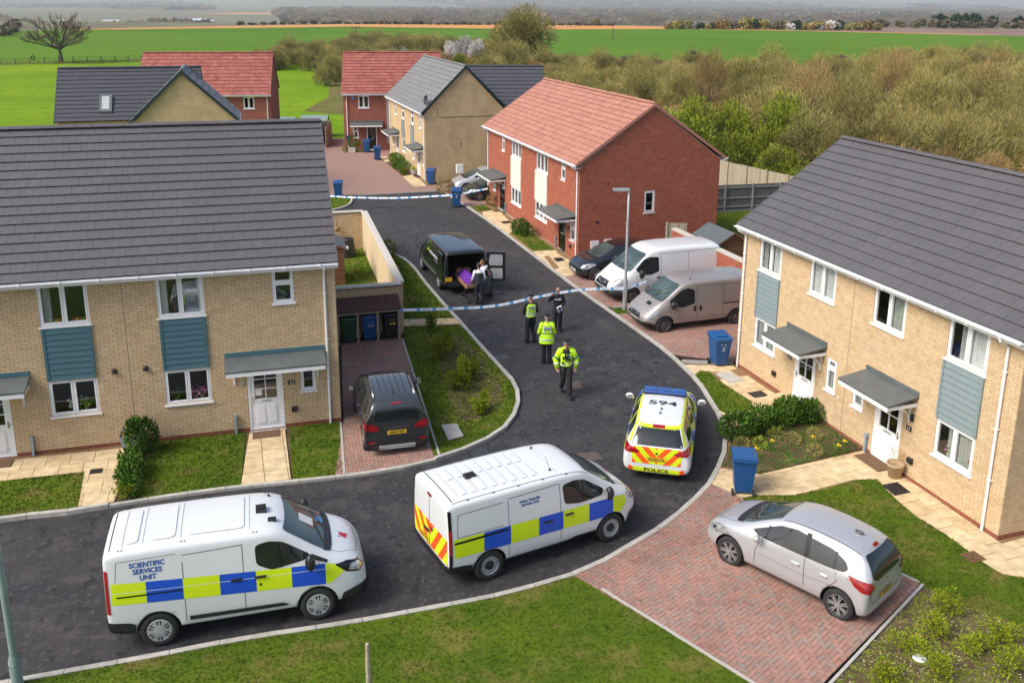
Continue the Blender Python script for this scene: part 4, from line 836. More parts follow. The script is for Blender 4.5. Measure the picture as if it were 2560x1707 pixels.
add_window(A, FR, *AW[4], items=flower_items([(.45, 'curtain_white'), (.7, 'laurel')])); add_window(A, FR, *AW[5], items=flower_items([(.22, 'laurel'), (.65, 'petal_pink'), (.78, 'petal_pink')]))
add_window(A, FR, *AW[6], lights=1, transom=1.86); add_window(A, FR, *AW[7], lights=1, transom=1.86)
add_board(A, FR, -7.7, -6.48, 2.14, 3.62, 'teal_board', 9); add_board(A, FR, -4.77, -3.56, 2.14, 3.62, 'teal_board', 9)
d = add_door(A, FR, *AD[0], 'white_pvc', handle='L'); m = MB(); m.box(-2.38, -2.2, .034, .037, 1.1, 1.27); m.build('paper_note', 'ink_white', d)
add_door(A, FR, *AD[1], 'white_pvc', handle='R')
add_canopy(A, FR, -3.14, -.39, 2.38); add_canopy(A, FR, -10.87, -8.11, 2.38)
add_roof(A, -11.34, .06, 0, 8.0, 4.99, 8.41, 17, 'grey_tile')
add_gutter(A, -11.36, .08, -.34, 4.95, pipes=(-.31, -11.0)); add_gutter(A, -11.36, .08, 8.34, 4.95, wally=8.0, side=1)
vent_round(A, -6.02, 2.25); vent_round(A, -5.22, 2.25); plate(A, FR, -1.36, 1.42, '10'); post(A, -2.97, .62); post(A, -8.26, .62)
house_bits(A, FR, [(-1.32, .6, .16, .14, .09, 'black_plastic', 'gas_vent'), (-1.36, 1.7, .07, .2, .08, 'galv', 'porch_lamp'), (-2.7, 1.55, .07, .14, .03, 'galv', 'doorbell'), (-2.25, 4.8, .12, .1, .02, 'fence_grey', 'air_vent'), (-6.2, 4.8, .1, .06, .03, 'plinth_brick', 'air_vent'), (-5.4, 4.8, .1, .06, .03, 'plinth_brick', 'air_vent')])
m = MB(); m.box(-5.64, -5.625, -.009, -.005, .1, 4.85); m.build('movement_joint', 'room_floor', A)

# --- numbers 20 and 21, right
B = thing('brick_house', 'buff brick semi-detached pair with white doors at right, dark grey roof sloping towards the road', 'house', (11.27, 19.07, 0), R(-71.2))
def bw(a, b, c, d): return (-a, -b, c, d)
BW = [bw(10.3, 9.12, 3.73, 4.9), bw(7.67, 6.48, 3.73, 4.9), bw(4.87, 3.67, 3.73, 4.9), bw(2.21, .98, 3.73, 4.9), bw(10.3, 9.12, 1.15, 2.14), bw(2.23, 1.0, 1.15, 2.14), bw(6.54, 6.1, 1.13, 2.12), bw(5.33, 4.88, 1.13, 1.68)]
BD = [bw(8.04, 7.03, .1, 2.1), bw(4.39, 3.37, .08, 2.08)]
shell(B, -11.28, 0, 7.2, 4.93, 7.7, BW+BD, [], 'buff_brick', 'pale_mortar', single=300)
add_window(B, FR, *BW[0], curtain=[(-10.25, -9.98, 'curtain_grey'), (-9.65, -9.2, 'curtain_white')]); add_window(B, FR, *BW[1], curtain=[(-7.6, -7.1, 'curtain_white'), (-7.04, -6.55, 'curtain_white')])
def hv(wo, u0, u1, z0, z1):
    m = MB(); m.ell((0, 0, .3), (.17, .14, .3), 'hivis'); m.ell((0, 0, .68), (.1, .11, .12), 'hair_brown'); m.build('hanging_coat', None, wo).location = (u0+.42, .35, z0)
add_window(B, FR, *BW[2], curtain=[(-4.25, -3.75, 'curtain_grey')], items=hv)
def cat(wo, u0, u1, z0, z1):
    m = MB(); m.ell((0, 0, .12), (.06, .07, .13), 'curtain_white'); m.ell((0, -.02, .28), (.045, .05, .045), 'curtain_white'); m.ell((0, .0, .32), (.04, .04, .03), 'hair_brown')
    for s in (-1, 1): m.raw([(s*.03-.015, 0, .33), (s*.03+.015, 0, .33), (s*.03, 0, .37)], [(0, 1, 2)], 'hair_brown')
    m.build('cat', None, wo).location = (u0+1.05, .15, z0+.02)
add_window(B, FR, *BW[3], curtain=[(-1.9, -1.6, 'curtain_grey'), (-1.55, -1.05, 'curtain_white')], items=cat)
add_window(B, FR, *BW[4], curtain=[(-10.25, -9.8, 'curtain_grey'), (-9.7, -9.2, 'curtain_grey')]); add_window(B, FR, *BW[5], curtain=[(-1.9, -1.65, 'curtain_grey'), (-1.55, -1.1, 'curtain_grey')], items=flower_items([(.3, 'petal_pink'), (.85, 'toy_red')]))
add_window(B, FR, *BW[6], lights=1, transom=1.82, curtain=[(-6.5, -6.12, 'curtain_grey')]); add_window(B, FR, *BW[7], lights=1, curtain=[(-5.3, -4.9, 'curtain_grey')])
plain('teal_board_lit', (0.20, 0.255, 0.265), 0.5, var=0.04, scale=3)  # same panel paint as teal_board, with the brighter light put into its colour
add_board(B, FR, -10.32, -9.1, 2.15, 3.68, 'teal_board_lit', 9); add_board(B, FR, -2.25, -.97, 2.15, 3.68, 'teal_board_lit', 9)
add_door(B, FR, *BD[0], 'white_pvc', (2, 2), handle='L'); add_door(B, FR, *BD[1], 'white_pvc', (2, 2), handle='R')
add_canopy(B, FR, -8.54, -6.59, 2.42, .95, .16, 'lead_grey', 'lead_grey'); add_canopy(B, FR, -4.87, -2.89, 2.42, .95, .16, 'lead_grey', 'lead_grey')
add_roof(B, -11.34, .1, 0, 7.2, 4.99, 7.7, 13, 'grey_tile', tw=.33)
add_gutter(B, -11.36, .14, -.34, 4.96, pipes=(-.42, -11.08)); add_gutter(B, -11.36, .14, 7.54, 4.96, wally=7.2, side=1)
plate(B, FR, -8.31, 1.43, '20'); plate(B, FR, -3.1, 1.43, '21'); post(B, -6.85, .62); post(B, -4.55, .62)
house_bits(B, FR, [(-9.0, .62, .16, .14, .09, 'black_plastic', 'gas_vent'), (-2.9, .62, .16, .14, .09, 'black_plastic', 'gas_vent'), (-8.45, 1.75, .07, .18, .08, 'black_plastic', 'porch_lamp'), (-3.0, 1.78, .07, .2, .08, 'black_plastic', 'porch_lamp'), (-5.9, 1.1, .03, .1, .02, 'white_pvc', 'bell_push')])
m = MB(); m.box(-5.69, -5.675, -.009, -.005, .1, 4.85); m.build('movement_joint', 'room_floor', B)

# --- red-brick pair, centre
Cc = thing('brick_house', 'red brick semi-detached pair with salmon pink roof, white panels and black doors, centre', 'house', (3.07, 42.92, 0), R(-71.2))
CW = [bw(11.83, 11.3, 3.58, 4.58), bw(10.0, 8.36, 3.56, 4.56), bw(5.9, 4.2, 3.46, 4.56), bw(2.35, 1.8, 3.57, 4.55), bw(10.08, 8.33, .86, 1.8), bw(6.03, 4.2, .88, 1.8), bw(1.05, .45, .8, 1.75), bw(13.6, 13.0, .9, 1.75)]
CD = [bw(12.2, 11.25, .03, 1.95), bw(2.55, 1.6, .03, 1.95)]
CG = [(3.42, 3.98, 2.14, 3.2)]
shell(Cc, -14.75, 0, 7.5, 4.62, 7.4, CW+CD, CG, 'red_brick', 'red_mortar', plinth=False)
add_window(Cc, FR, *CW[0], lights=1, transom=4.2); add_window(Cc, FR, *CW[1], lights=3); add_window(Cc, FR, *CW[2], lights=3); add_window(Cc, FR, *CW[3], lights=1, transom=4.15)
add_window(Cc, FR, *CW[4], lights=3); add_window(Cc, FR, *CW[5], lights=3); add_window(Cc, FR, *CW[6], lights=1, transom=1.4); add_window(Cc, FR, *CW[7], lights=1)
add_window(Cc, GR(0), *CG[0], lights=1)
add_board(Cc, FR, -10.08, -8.33, 1.82, 3.5, 'cream_board', 9); add_board(Cc, FR, -6.03, -4.2, 1.82, 3.4, 'cream_board', 9)
add_door(Cc, FR, *CD[0], 'black_gloss', (2, 2), frame='black_plastic', handle='L', hmat='galv'); add_door(Cc, FR, *CD[1], 'black_gloss', (2, 2), frame='black_plastic', handle='R', hmat='galv')
add_canopy(Cc, FR, -13.85, -11.0, 2.15, 1.0, .14, 'lead_grey', 'lead_grey'); add_canopy(Cc, FR, -3.1, -.35, 2.15, 1.0, .14, 'lead_grey', 'lead_grey')
add_roof(Cc, -14.85, .1, 0, 7.5, 4.68, 7.42, 15, 'pink_tile', tw=.33)
add_gutter(Cc, -14.87, .14, -.34, 4.65, pipes=(-.16, -14.45)); add_gutter(Cc, -14.87, .14, 7.84, 4.65, wally=7.5, side=1)
house_bits(Cc, GR(0), [(.85, .62, .42, .6, .08, 'white_pvc', 'meter_box'), (1.56, .66, .42, .6, .08, 'white_pvc', 'meter_box'), (.95, 1.85, .14, .12, .03, 'black_plastic', 'air_vent'), (1.5, 3.7, .14, .14, .015, 'plinth_brick', 'air_vent')])
house_bits(Cc, FR, [(-1.25, 1.3, .14, .1, .03, 'black_plastic', 'number_plate'), (-.9, .5, .14, .14, .08, 'black_plastic', 'gas_vent'), (-14.1, .55, .14, .14, .08, 'black_plastic', 'gas_vent')])
post(Cc, -2.8, .6); post(Cc, -10.95, .6)

# --- beige pair with grey roof beyond
D = thing('brick_house', 'beige brick pair with pale grey roof and a satellite dish, beyond the red-brick pair', 'house', (-6.12, 62.86, 0), R(-71.2))
DW = [bw(10.0, 9.4, 3.5, 4.5), bw(7.5, 6.6, 3.5, 4.5), bw(4.32, 3.42, 3.5, 4.5), bw(1.62, 1.05, 3.5, 4.5), bw(7.45, 6.6, 1.0, 2.0), bw(3.9, 3.4, 1.0, 1.75), bw(1.0, .5, 1.0, 1.9), bw(11.1, 10.6, 1.0, 1.8)]
DD = [bw(9.9, 8.95, .03, 2.0), bw(2.55, 1.6, .03, 2.0)]
shell(D, -12.2, 0, 5.8, 4.68, 7.75, DW+DD, [], 'far_buff', 'far_buff', fine=False)
for q in DW[:4]: add_window(D, FR, *q, lights=1, transom=4.1)
for q in DW[4:]: add_window(D, FR, *q, lights=1)
add_board(D, FR, -7.5, -6.6, 2.03, 3.45, 'teal_board_lit', 8); add_board(D, FR, -4.32, -3.42, 1.9, 3.45, 'teal_board_lit', 8)
for q in DD: add_door(D, FR, *q, 'white_pvc', (1, 2))
add_canopy(D, FR, -11.26, -8.5, 2.3, .9, .14, 'lead_grey', 'lead_grey'); add_canopy(D, FR, -2.9, -.4, 2.3, .9, .14, 'lead_grey', 'lead_grey')
add_roof(D, -12.35, .12, 0, 5.8, 4.7, 7.82, 12, 'pale_tile', tw=.5, single=120, trim='verge_dark')
add_gutter(D, -12.37, .16, -.34, 4.68, pipes=(-.12, -11.9))
house_bits(D, GR(0), [(2.4, .75, .12, .12, .02, 'galv', 'air_vent'), (2.55, 2.5, .13, .13, .015, 'plinth_brick', 'air_vent')])
m = MB(); m.box(.006, .02, 1.0, 4.9, 4.36, 4.385); m.box(.006, .02, .9, .915, 4.36, 5.05); m.build('cable', 'black_plastic', D)
sdish = thing('satellite_dish', 'dark round satellite dish clamped to the verge of the beige pair', 'satellite dish', (-6.0, 63.2, 5.55), R(-60))
m = MB(); m.lathe([(0, 0), (.12, .01), (.24, .05), (.31, .09), (.32, .085), (.24, .04), (0, -.01)], 16, M=Matrix.Rotation(R(75), 4, 'X')); m.build('dish', 'black_plastic', sdish)
m = MB(); m.tube([(0, 0, 0), (0, .15, -.1), (.12, .35, -.25)], .02, 6); m.build('arm', 'galv', sdish); m = MB(); m.tube([(0, .02, -.1), (0, -.35, .0)], .012, 5); m.box(-.03, .03, -.4, -.34, -.03, .03); m.build('receiver', 'black_plastic', sdish)
# dark-roofed wing to the right of it
D2 = thing('brick_house', 'house with a blue-black tiled roof half hidden behind the beige pair', 'house', (2.25, 68.8, 0), R(4))
shell(D2, -5.4, 0, 6.4, 4.4, 7.2, [], [], 'far_buff', 'far_buff', fine=False); add_roof(D2, -7.2, .1, 0, 6.4, 4.45, 7.28, 11, 'dark_tile', tw=.6, single=80, trim='verge_dark'); add_gutter(D2, -5.2, .12, -.34, 4.42, pipes=(-.2,))

# --- far red house facing the camera
E = thing('brick_house', 'red brick house with dusky red roof and black door beyond the courtyard', 'house', (-14.08, 76.24, 0), R(6))
EW = [(1.22, 2.1, 3.5, 4.5), (.75, 1.15, 1.02, 2.02)]; ED = [(1.85, 2.65, .03, 2.1)]
shell(E, 0, 8.0, 8.0, 4.62, 7.75, EW+ED, [], 'far_red', 'far_red', fine=False)
add_window(E, FR, *EW[0]); add_window(E, FR, *EW[1], lights=1, transom=1.6); add_door(E, FR, *ED[0], 'black_gloss', (1, 2), frame='white_pvc')
add_canopy(E, FR, .52, 3.2, 2.35, .7, .15, 'lead_grey', 'lead_grey'); add_board(E, FR, 3.52, 4.5, .6, 4.58, 'grey_board', 24)
add_roof(E, -.1, 8.1, 0, 8.0, 4.68, 7.78, 14, 'red_tile', tw=.4, single=200); add_gutter(E, -.12, 8.12, -.34, 4.66, pipes=(.28,))
m = MB(); m.lathe([(0, .08), (.11, .07), (.12, 0)], 12, M=Matrix.Rotation(math.pi/2, 4, 'X')); m.build('alarm_box', 'tape_blue', E).location = (.8, 0, 4.3)
house_bits(E, FR, [(.25, 1.1, .2, .3, .12, 'bin_blue', 'hose_reel')]); house_bits(E, GL(0), [(1.9, 1.0, .5, .9, .12, 'white_pvc', 'meter_box')])

# --- L-shaped house with gable, left background
Fh = thing('brick_house', 'gabled beige brick house with dark roofs behind the left foreground roof', 'house', (-22, 55.0, 0), R(16))
m = MB(); wall_plane(m, FR, -.6, 5.16, -.1, 5.0, [], 'far_buff', gable=7.9); wall_plane(m, GR(5.16), 0, 7.5, -.1, 5.0, [], 'far_buff'); wall_plane(m, GL(-.6), 0, 2, -.1, 5.0, [], 'far_buff'); m.box(-5.2, -.6, 1.8, 7.5, -.1, 4.9, 'far_buff'); m.build('wall', None, Fh)
def cross_roof(root, x0, x1, y0, y1, ze, zr, rows, mat, trim):    # ridge along y
    xr = (x0+x1)/2; ov = .25
    for s, xe in ((-1, x0-ov), (1, x1+ov)):
        d = Vector((xr-xe, 0, zr-ze)); L = d.length; d.normalize(); g = L/rows; Y = Vector((0, -s, 0)); N = Y.cross(d)
        if N.z < 0: Y = -Y; N = Y.cross(d)
        n = int((y1-y0)/.6); w_ = (y1-y0)/n; items = []
        for r in range(rows):
            for i in range(n): 
                items.append(Matrix.Translation(Vector((xe, y0+(i+.5)*w_, ze))+d*(g*r)) @ Matrix(((Y.x, d.x, N.x, 0), (Y.y, d.y, N.y, 0), (Y.z, d.z, N.z, 0), (0, 0, 0, 1))))
        pick_pieces(root, items, tile_mesh(w_, g, mat), 'roof_tile', mat, 60, 'roof_tiles')
        m = MB(); t = .2; m.raw([(xe, y0-.08, ze-t), (xe, y0, ze-t), (xe, y0, ze+.03), (xe, y0-.08, ze+.03), (xr, y0-.08, zr-t), (xr, y0, zr-t), (xr, y0, zr+.03), (xr, y0-.08, zr+.03)], [(0, 4, 7, 3), (1, 2, 6, 5), (3, 7, 6, 2), (0, 1, 5, 4), (0, 3, 2, 1)]); m.build('verge_trim', trim, root)
        m = MB(); m.face([(xe, y0, ze-.05), (xe, y1, ze-.05), (xr, y1, zr-.06), (xr, y0, zr-.06)]); m.build('roof_deck', 'underlay', root)
    mm = MB(); k = 6; rw = .45; n = int((y1-y0)/rw)
    for i in range(n):
        m = MB(); vs = [(xr+.125*math.sin(-1.25+2.5*j/k), y, zr+.11*math.cos(-1.25+2.5*j/k)-.02) for y in (y0+i*rw, y0+(i+1)*rw-.01) for j in range(k+1)]; m.raw(vs, [(j, k+1+j, k+2+j, j+1) for j in range(k)]); m.build('ridge_tile', mat, root)
cross_roof(Fh, -.6, 5.16, -.12, 4.6, 5.02, 8.0, 9, 'pale_tile', 'verge_dark')
_k = thing('tmp', 'x', 'x'); bpy.data.objects.remove(_k)
Fm = link('main_roof', None, Fh)
def sub_roof():
    rows = 13; y0, y1, ze, zr = 1.8, 7.6, 4.95, 7.88; add_roof(Fh, -5.2, 3.2, y0, y1, ze, zr, rows, 'dark_tile', tw=.6, single=120)
bpy.data.objects.remove(Fm); sub_roof()
m = MB(); m.raw([(-2.72, 1.97, 5.27), (-2.0, 1.97, 5.27), (-2.0, 2.95, 6.2), (-2.72, 2.95, 6.2), (-2.72, 1.90, 5.47), (-2.0, 1.90, 5.47), (-2.0, 2.88, 6.4), (-2.72, 2.88, 6.4)], [(0, 1, 5, 4), (1, 2, 6, 5), (2, 3, 7, 6), (3, 0, 4, 7), (4, 5, 6, 7)]); rw_ = m.build('roof_window', 'lead_grey', Fh)
m = MB(); m.raw([(-2.57, 2.02, 5.6), (-2.15, 2.02, 5.6), (-2.15, 2.75, 6.3), (-2.57, 2.75, 6.3)], [(0, 1, 2, 3)]); m.build('pane', 'galv', rw_)
for u, s in ((-.85, 1), (5.45, -1)):
    m = MB(); m.tube([(u, -.2, 4.92), (u, 4.5, 4.92)], .05, 6); m.tube([(u, -.05, 4.88), (u+s*.22, .1, 4.6), (u+s*.24, .1, 3.5)], .035, 6); m.build('gutter', 'white_pvc', Fh)
# --- red house behind it
G = thing('brick_house', 'red brick house with dusky red roof behind the gabled house at left', 'house', (-31, 74, 0), R(8))
GW = [(9.12, 9.97, 3.5, 4.45)]
shell(G, 1.0, 11.25, 6.4, 4.6, 7.75, GW, [], 'far_red', 'far_red', fine=False); add_window(G, FR, *GW[0])
add_roof(G, .95, 11.3, 0, 6.4, 4.64, 7.8, 12, 'red_tile', tw=.4, single=200); add_gutter(G, .95, 11.35, -.34, 4.62, pipes=(11.0,))
# ---------------------------------------------------------------- vehicles
def rp(pts, r=.05, n=3):             # polygon with rounded corners
    out = []; k = len(pts)
    for i in range(k):
        a, b, c = Vector(pts[i-1]), Vector(pts[i]), Vector(pts[(i+1) % k]); rr = r if not isinstance(r, (list, tuple)) else r[i]
        da = (a-b); dc = (c-b); s = min(rr, da.length*.45, dc.length*.45); p = b+da.normalized()*s; q = b+dc.normalized()*s
        for j in range(n+1): t = j/n; out.append(tuple(p.lerp(b, t).lerp(b.lerp(q, t), t)))
    return out
def rect(a, b, c, d): return [(a, c), (b, c), (b, d), (a, d)]
class Car:
    def __init__(s, name, label, loc, rz, st, paint, wheels, wr, track, cat='car', group=None, scale=1.0, hollow=None, lower=None):
        s.t = thing(name, label, cat, loc, R(rz), group, scale if scale != 1 else None); s.hw = max(q[2] for q in st)
        ring = []
        for (x, zb, hw, zm, zbelt, hwb, ze, hwr, zr) in st:
            half = [(0, zb), (hw*.86, zb), (hw*.985, zb+.12), (hw, zm), (hwb, zbelt), (hwb+(hwr-hwb)*.86, zbelt+(ze-zbelt)*.86), (hwr, ze), (hwr*.86, ze+(zr-ze)*.72), (0, zr)]
            ring.append([(x, y, z) for y, z in half]+[(x, -y, z) for y, z in reversed(half[1:-1])])
        n = len(ring[0]); mb = MB(); vs = [p for r in ring for p in r]; k = len(ring)
        fs = [(i*n+j, (i+1)*n+j, (i+1)*n+(j+1) % n, i*n+(j+1) % n) for i in range(k-1) for j in range(n)]+[tuple(range(n)), tuple((k-1)*n+j for j in range(n-1, -1, -1))]
        me = bpy.data.meshes.new('body'); me.from_pydata(vs, [], fs); bm = bmesh.new(); bm.from_mesh(me); bmesh.ops.recalc_face_normals(bm, faces=bm.faces); bm.to_mesh(me); bm.free()
        tmp = bpy.data.objects.new('tmp', me); COL.objects.link(tmp)
        m = tmp.modifiers.new('s', 'SUBSURF'); m.levels = 3; m.render_levels = 3
        dg = bpy.context.evaluated_depsgraph_get(); me2 = bpy.data.meshes.new_from_object(tmp.evaluated_get(dg)); bpy.data.objects.remove(tmp)
        cut = MB(); s.wheels = wheels
        for wx in wheels:
            for sg in (-1, 1):
                M = Matrix.Translation((wx, sg*(s.hw-.32), wr)) @ Matrix.Rotation(math.pi/2, 4, 'X'); N = 28; rr = wr+.055
                v = [M @ Vector((rr*math.cos(6.2832*j/N), rr*math.sin(6.2832*j/N), z)) for z in (-.5, .5) for j in range(N)]
                cut.raw(v, [(j, (j+1) % N, N+(j+1) % N, N+j) for j in range(N)]+[tuple(range(N-1, -1, -1)), tuple(range(N, 2*N))])
        if hollow: cut.box(*hollow)
        cme = cut.mesh(); bm = bmesh.new(); bm.from_mesh(cme); bmesh.ops.recalc_face_normals(bm, faces=bm.faces); bm.to_mesh(cme); bm.free()
        a = bpy.data.objects.new('a', me2); b = bpy.data.objects.new('b', cme); COL.objects.link(a); COL.objects.link(b)
        m = a.modifiers.new('b', 'BOOLEAN'); m.object = b; m.operation = 'DIFFERENCE'; m.solver = 'EXACT'
        dg = bpy.context.evaluated_depsgraph_get(); me3 = bpy.data.meshes.new_from_object(a.evaluated_get(dg)); bpy.data.objects.remove(a); bpy.data.objects.remove(b)
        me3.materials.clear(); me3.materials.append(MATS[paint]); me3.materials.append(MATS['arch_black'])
        if lower: me3.materials.append(MATS[lower[0]])
        for p in me3.polygons:
            c = p.center; p.use_smooth = True; p.material_index = 0
            for wx in wheels:
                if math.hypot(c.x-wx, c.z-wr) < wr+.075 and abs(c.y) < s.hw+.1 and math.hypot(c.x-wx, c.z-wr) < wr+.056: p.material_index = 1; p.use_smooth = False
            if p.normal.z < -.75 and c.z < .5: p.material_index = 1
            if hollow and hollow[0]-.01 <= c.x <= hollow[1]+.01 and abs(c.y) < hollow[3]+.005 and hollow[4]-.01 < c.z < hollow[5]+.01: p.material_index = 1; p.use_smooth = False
            if lower and p.material_index == 0 and c.z < lower[1]: p.material_index = 2
        me3.name = 'body'; s.body = link('body', me3, s.t)
        s.bvh = BVHTree.FromPolygons([v.co for v in me3.vertices], [tuple(p.vertices) for p in me3.polygons])
        s.paint = paint; s.wr = wr
    def cast(s, d, u, v):
        o, dr = {'L': ((u, 3, v), (0, -1, 0)), 'R': ((u, -3, v), (0, 1, 0)), 'T': ((u, v, 5), (0, 0, -1)), 'F': ((6, u, v), (-1, 0, 0)), 'B': ((-6, u, v), (1, 0, 0))}[d]
        h = s.bvh.ray_cast(Vector(o), Vector(dr)); return h[0], h[1], Vector(dr)
    def proj(s, d, u, v, off):
        if d in 'LR':
            for wx in s.wheels:
                q = math.hypot(u-wx, v-s.wr)
                if q < s.wr+.062: f = (s.wr+.062)/max(q, .01); u, v = wx+(u-wx)*f, s.wr+(v-s.wr)*f
        h, n, dr = s.cast(d, u, v); k_ = 0
        while k_ < 8 and (h is None or (d in 'LR' and abs(h.y) < s.hw*.55)) and d in 'LRBF': k_ += 1; u *= .985 if d in 'LR' else .97; v += .006 if v < .5 else 0; h, n, dr = s.cast(d, u, v)
        if h is None: return None
        if d in 'LR' and abs(h.y) < s.hw*.55: return None
        if n.dot(dr) > 0: n = -n
        return h+n*off
    def patch(s, d, poly, mat, name='panel', off=.004, step=.07, parent=None, label=None):
        mb = MB(); idx = {}; u0 = min(p[0] for p in poly); u1 = max(p[0] for p in poly); v0 = min(p[1] for p in poly); v1 = max(p[1] for p in poly)
        nu = max(1, int((u1-u0)/step+.99)); nv = max(1, int((v1-v0)/step+.99))
        def vid(p):
            k = (round(p[0], 4), round(p[1], 4))
            if k not in idx:
                q = s.proj(d, p[0], p[1], off)
                if q is None: idx[k] = None
                else: mb.v.append(tuple(q)); idx[k] = len(mb.v)-1
            return idx[k]
        for i in range(nu):
            a, b = u0+(u1-u0)*i/nu, u0+(u1-u0)*(i+1)/nu; col = clip_half(clip_half(poly, 1, 0, b), -1, 0, -a)
            if len(col) < 3: continue
            for j in range(nv):
                c, e = v0+(v1-v0)*j/nv, v0+(v1-v0)*(j+1)/nv; q = clip_half(clip_half(col, 0, 1, e), 0, -1, -c)
                if len(q) < 3: continue
                ids = []
                for p in q:
                    t = vid(p)
                    if t is None: ids = None; break
                    if t not in ids: ids.append(t)
                if ids and len(ids) >= 3: mb.f.append(tuple(ids)); mb.m.append(0)
        if not mb.f: return None
        mb.sh = []
        me = mb.mesh(name, mat, True); bm = bmesh.new(); bm.from_mesh(me)
        bmesh.ops.recalc_face_normals(bm, faces=bm.faces); dr = Vector({'L': (0, 1, 0), 'R': (0, -1, 0), 'T': (0, 0, 1), 'F': (1, 0, 0), 'B': (-1, 0, 0)}[d])
        for f in bm.faces:
            if f.normal.dot(dr) < 0: f.normal_flip()
        bm.to_mesh(me); bm.free()
        o = link(name, me, parent or s.t)
        if label: o['label'] = label
        return o
    def both(s, poly, mat, name='panel', **k): return [s.patch(q, poly, mat, name, **k) for q in 'LR']
    def mirror(s, d, poly, mat, name, **k): s.patch(d, poly, mat, name, **k); s.patch(d, [(-a, b) for a, b in poly] if d in 'FB' else [(a, -b) for a, b in poly], mat, name, **k)
    def line(s, d, pts, mat='seam', name='panel_gap', w_=.012, off=.003, parent=None):
        polys = MB(); 
        for a, b in zip(pts, pts[1:]):
            a, b = Vector(a), Vector(b); L = (b-a).length; n = max(1, int(L/.12)); t = (b-a).normalized(); m = Vector((-t.y, t.x))*w_/2
            prev = None
            for i in range(n+1):
                c = a.lerp(b, i/n); p, q = s.proj(d, c.x+m.x, c.y+m.y, off), s.proj(d, c.x-m.x, c.y-m.y, off)
                if p is None or q is None: prev = None; continue
                if prev: polys.face([prev[0], p, q, prev[1]])
                prev = (p, q)
        return polys.build(name, mat, parent or s.t) if polys.f else None
    def text(s, d, body, size, u, v, mat, name='lettering', rot=0, sx=1.0, bold=0.0, parent=None, off=.007, italic=0):
        cu = bpy.data.curves.new(name, 'FONT'); cu.body = body; cu.size = size; cu.align_x = 'CENTER'; cu.align_y = 'CENTER'; cu.offset = bold; cu.resolution_u = 3; cu.space_line = .95; cu.shear = italic
        tmp = bpy.data.objects.new(name, cu); COL.objects.link(tmp); dg = bpy.context.evaluated_depsgraph_get(); me = bpy.data.meshes.new_from_object(tmp.evaluated_get(dg)); bpy.data.objects.remove(tmp)
        c_, s_ = math.cos(rot), math.sin(rot)
        for vv in me.vertices:
            x, y = vv.co.x*sx, vv.co.y; x, y = x*c_-y*s_, x*s_+y*c_
            U, V = {'R': (u+x, v+y), 'L': (u-x, v+y), 'B': (u-x, v+y), 'F': (u+x, v+y), 'T': (u+y, v-x)}[d]
            p = s.proj(d, U, V, off)
            if p is not None: vv.co = p
        me.materials.clear(); me.materials.append(MATS[mat]); return link(name, me, parent or s.t)
    def add(s, mb, name, mat=None, parent=None, smooth=False): return mb.build(name, mat, parent or s.t, smooth)
    def plate(s, d, u, v, w_, h_, mat, txt):
        o = s.patch(d, rect(u-w_/2, u+w_/2, v-h_/2, v+h_/2), mat, 'number_plate', off=.014, step=.2)
        if txt: s.text(d, txt, h_*.95, u, v-.003, 'ink_black', 'plate_lettering', parent=o, off=.02, sx=.8, bold=.0015)
    def add_wheels(s, style, spokes=6, track=None):
        wr = s.wr; w_ = .21
        key = 'tyre_%d' % (wr*1000)
        m = MB(); m.lathe([(wr*.62, w_/2-.02), (wr*.66, w_/2), (wr*.9, w_/2), (wr*.98, w_/2-.03), (wr, w_/2-.06), (wr, -w_/2+.06), (wr*.98, -w_/2+.03), (wr*.9, -w_/2), (wr*.62, -w_/2+.02)], 36); tyre = m.mesh('wheel', 'tyre', True)
        rim = MB(); R0 = wr*(.66 if style != 'alloy' else .72)
        if style == 'steel':
            rim.lathe([(R0, w_/2-.005), (R0*.95, w_/2-.03), (R0*.86, w_/2-.045), (R0*.8, w_/2-.03), (R0*.55, w_/2-.025), (R0*.45, w_/2-.04)], 28, 'galv'); rim.lathe([(R0*.45, w_/2-.04), (R0*.42, w_/2-.01), (0, w_/2-.005)], 20, 'black_plastic')
            for i in range(14):
                a = 6.2832*i/14; c = Vector((R0*.69*math.cos(a), R0*.69*math.sin(a), w_/2-.026)); r = R0*.055
                rim.raw([c+Vector((r*math.cos(t*1.0472), r*math.sin(t*1.0472), .003)) for t in range(6)], [tuple(range(6))], 'arch_black')
        elif style == 'black':
            rim.lathe([(R0, w_/2-.01), (R0*.9, w_/2-.04), (R0*.4, w_/2-.03), (R0*.35, w_/2-.01), (0, w_/2-.005)], 24, 'steel_wheel')
        elif style == 'cover':
            rim.lathe([(R0, w_/2-.004), (R0*.93, w_/2+.004), (R0*.8, w_/2), (R0*.3, w_/2+.018), (R0*.2, w_/2+.02), (0, w_/2+.02)], 30, 'galv')
            for i in range(spokes):
                a = 6.2832*(i+.5)/spokes
                for da in (-.16, .16):
                    pts = [Vector((r*math.cos(a+da*f), r*math.sin(a+da*f), w_/2+.006+(.9-r/R0)*.022)) for r, f in ((R0*.45, 1.1), (R0*.86, .5), (R0*.88, 1.4), (R0*.6, 1.7))]; rim.face(pts, 'arch_black')
        else:
            rim.lathe([(R0, w_/2-.004), (R0*.94, w_/2+.002), (R0*.9, w_/2-.03), (R0*.88, w_/2-.09)], 30, 'alloy'); rim.lathe([(R0*.88, w_/2-.09), (0, w_/2-.09)], 20, 'arch_black')
            rim.lathe([(R0*.2, w_/2-.02), (R0*.17, w_/2+.0), (0, w_/2+.002)], 16, 'alloy')
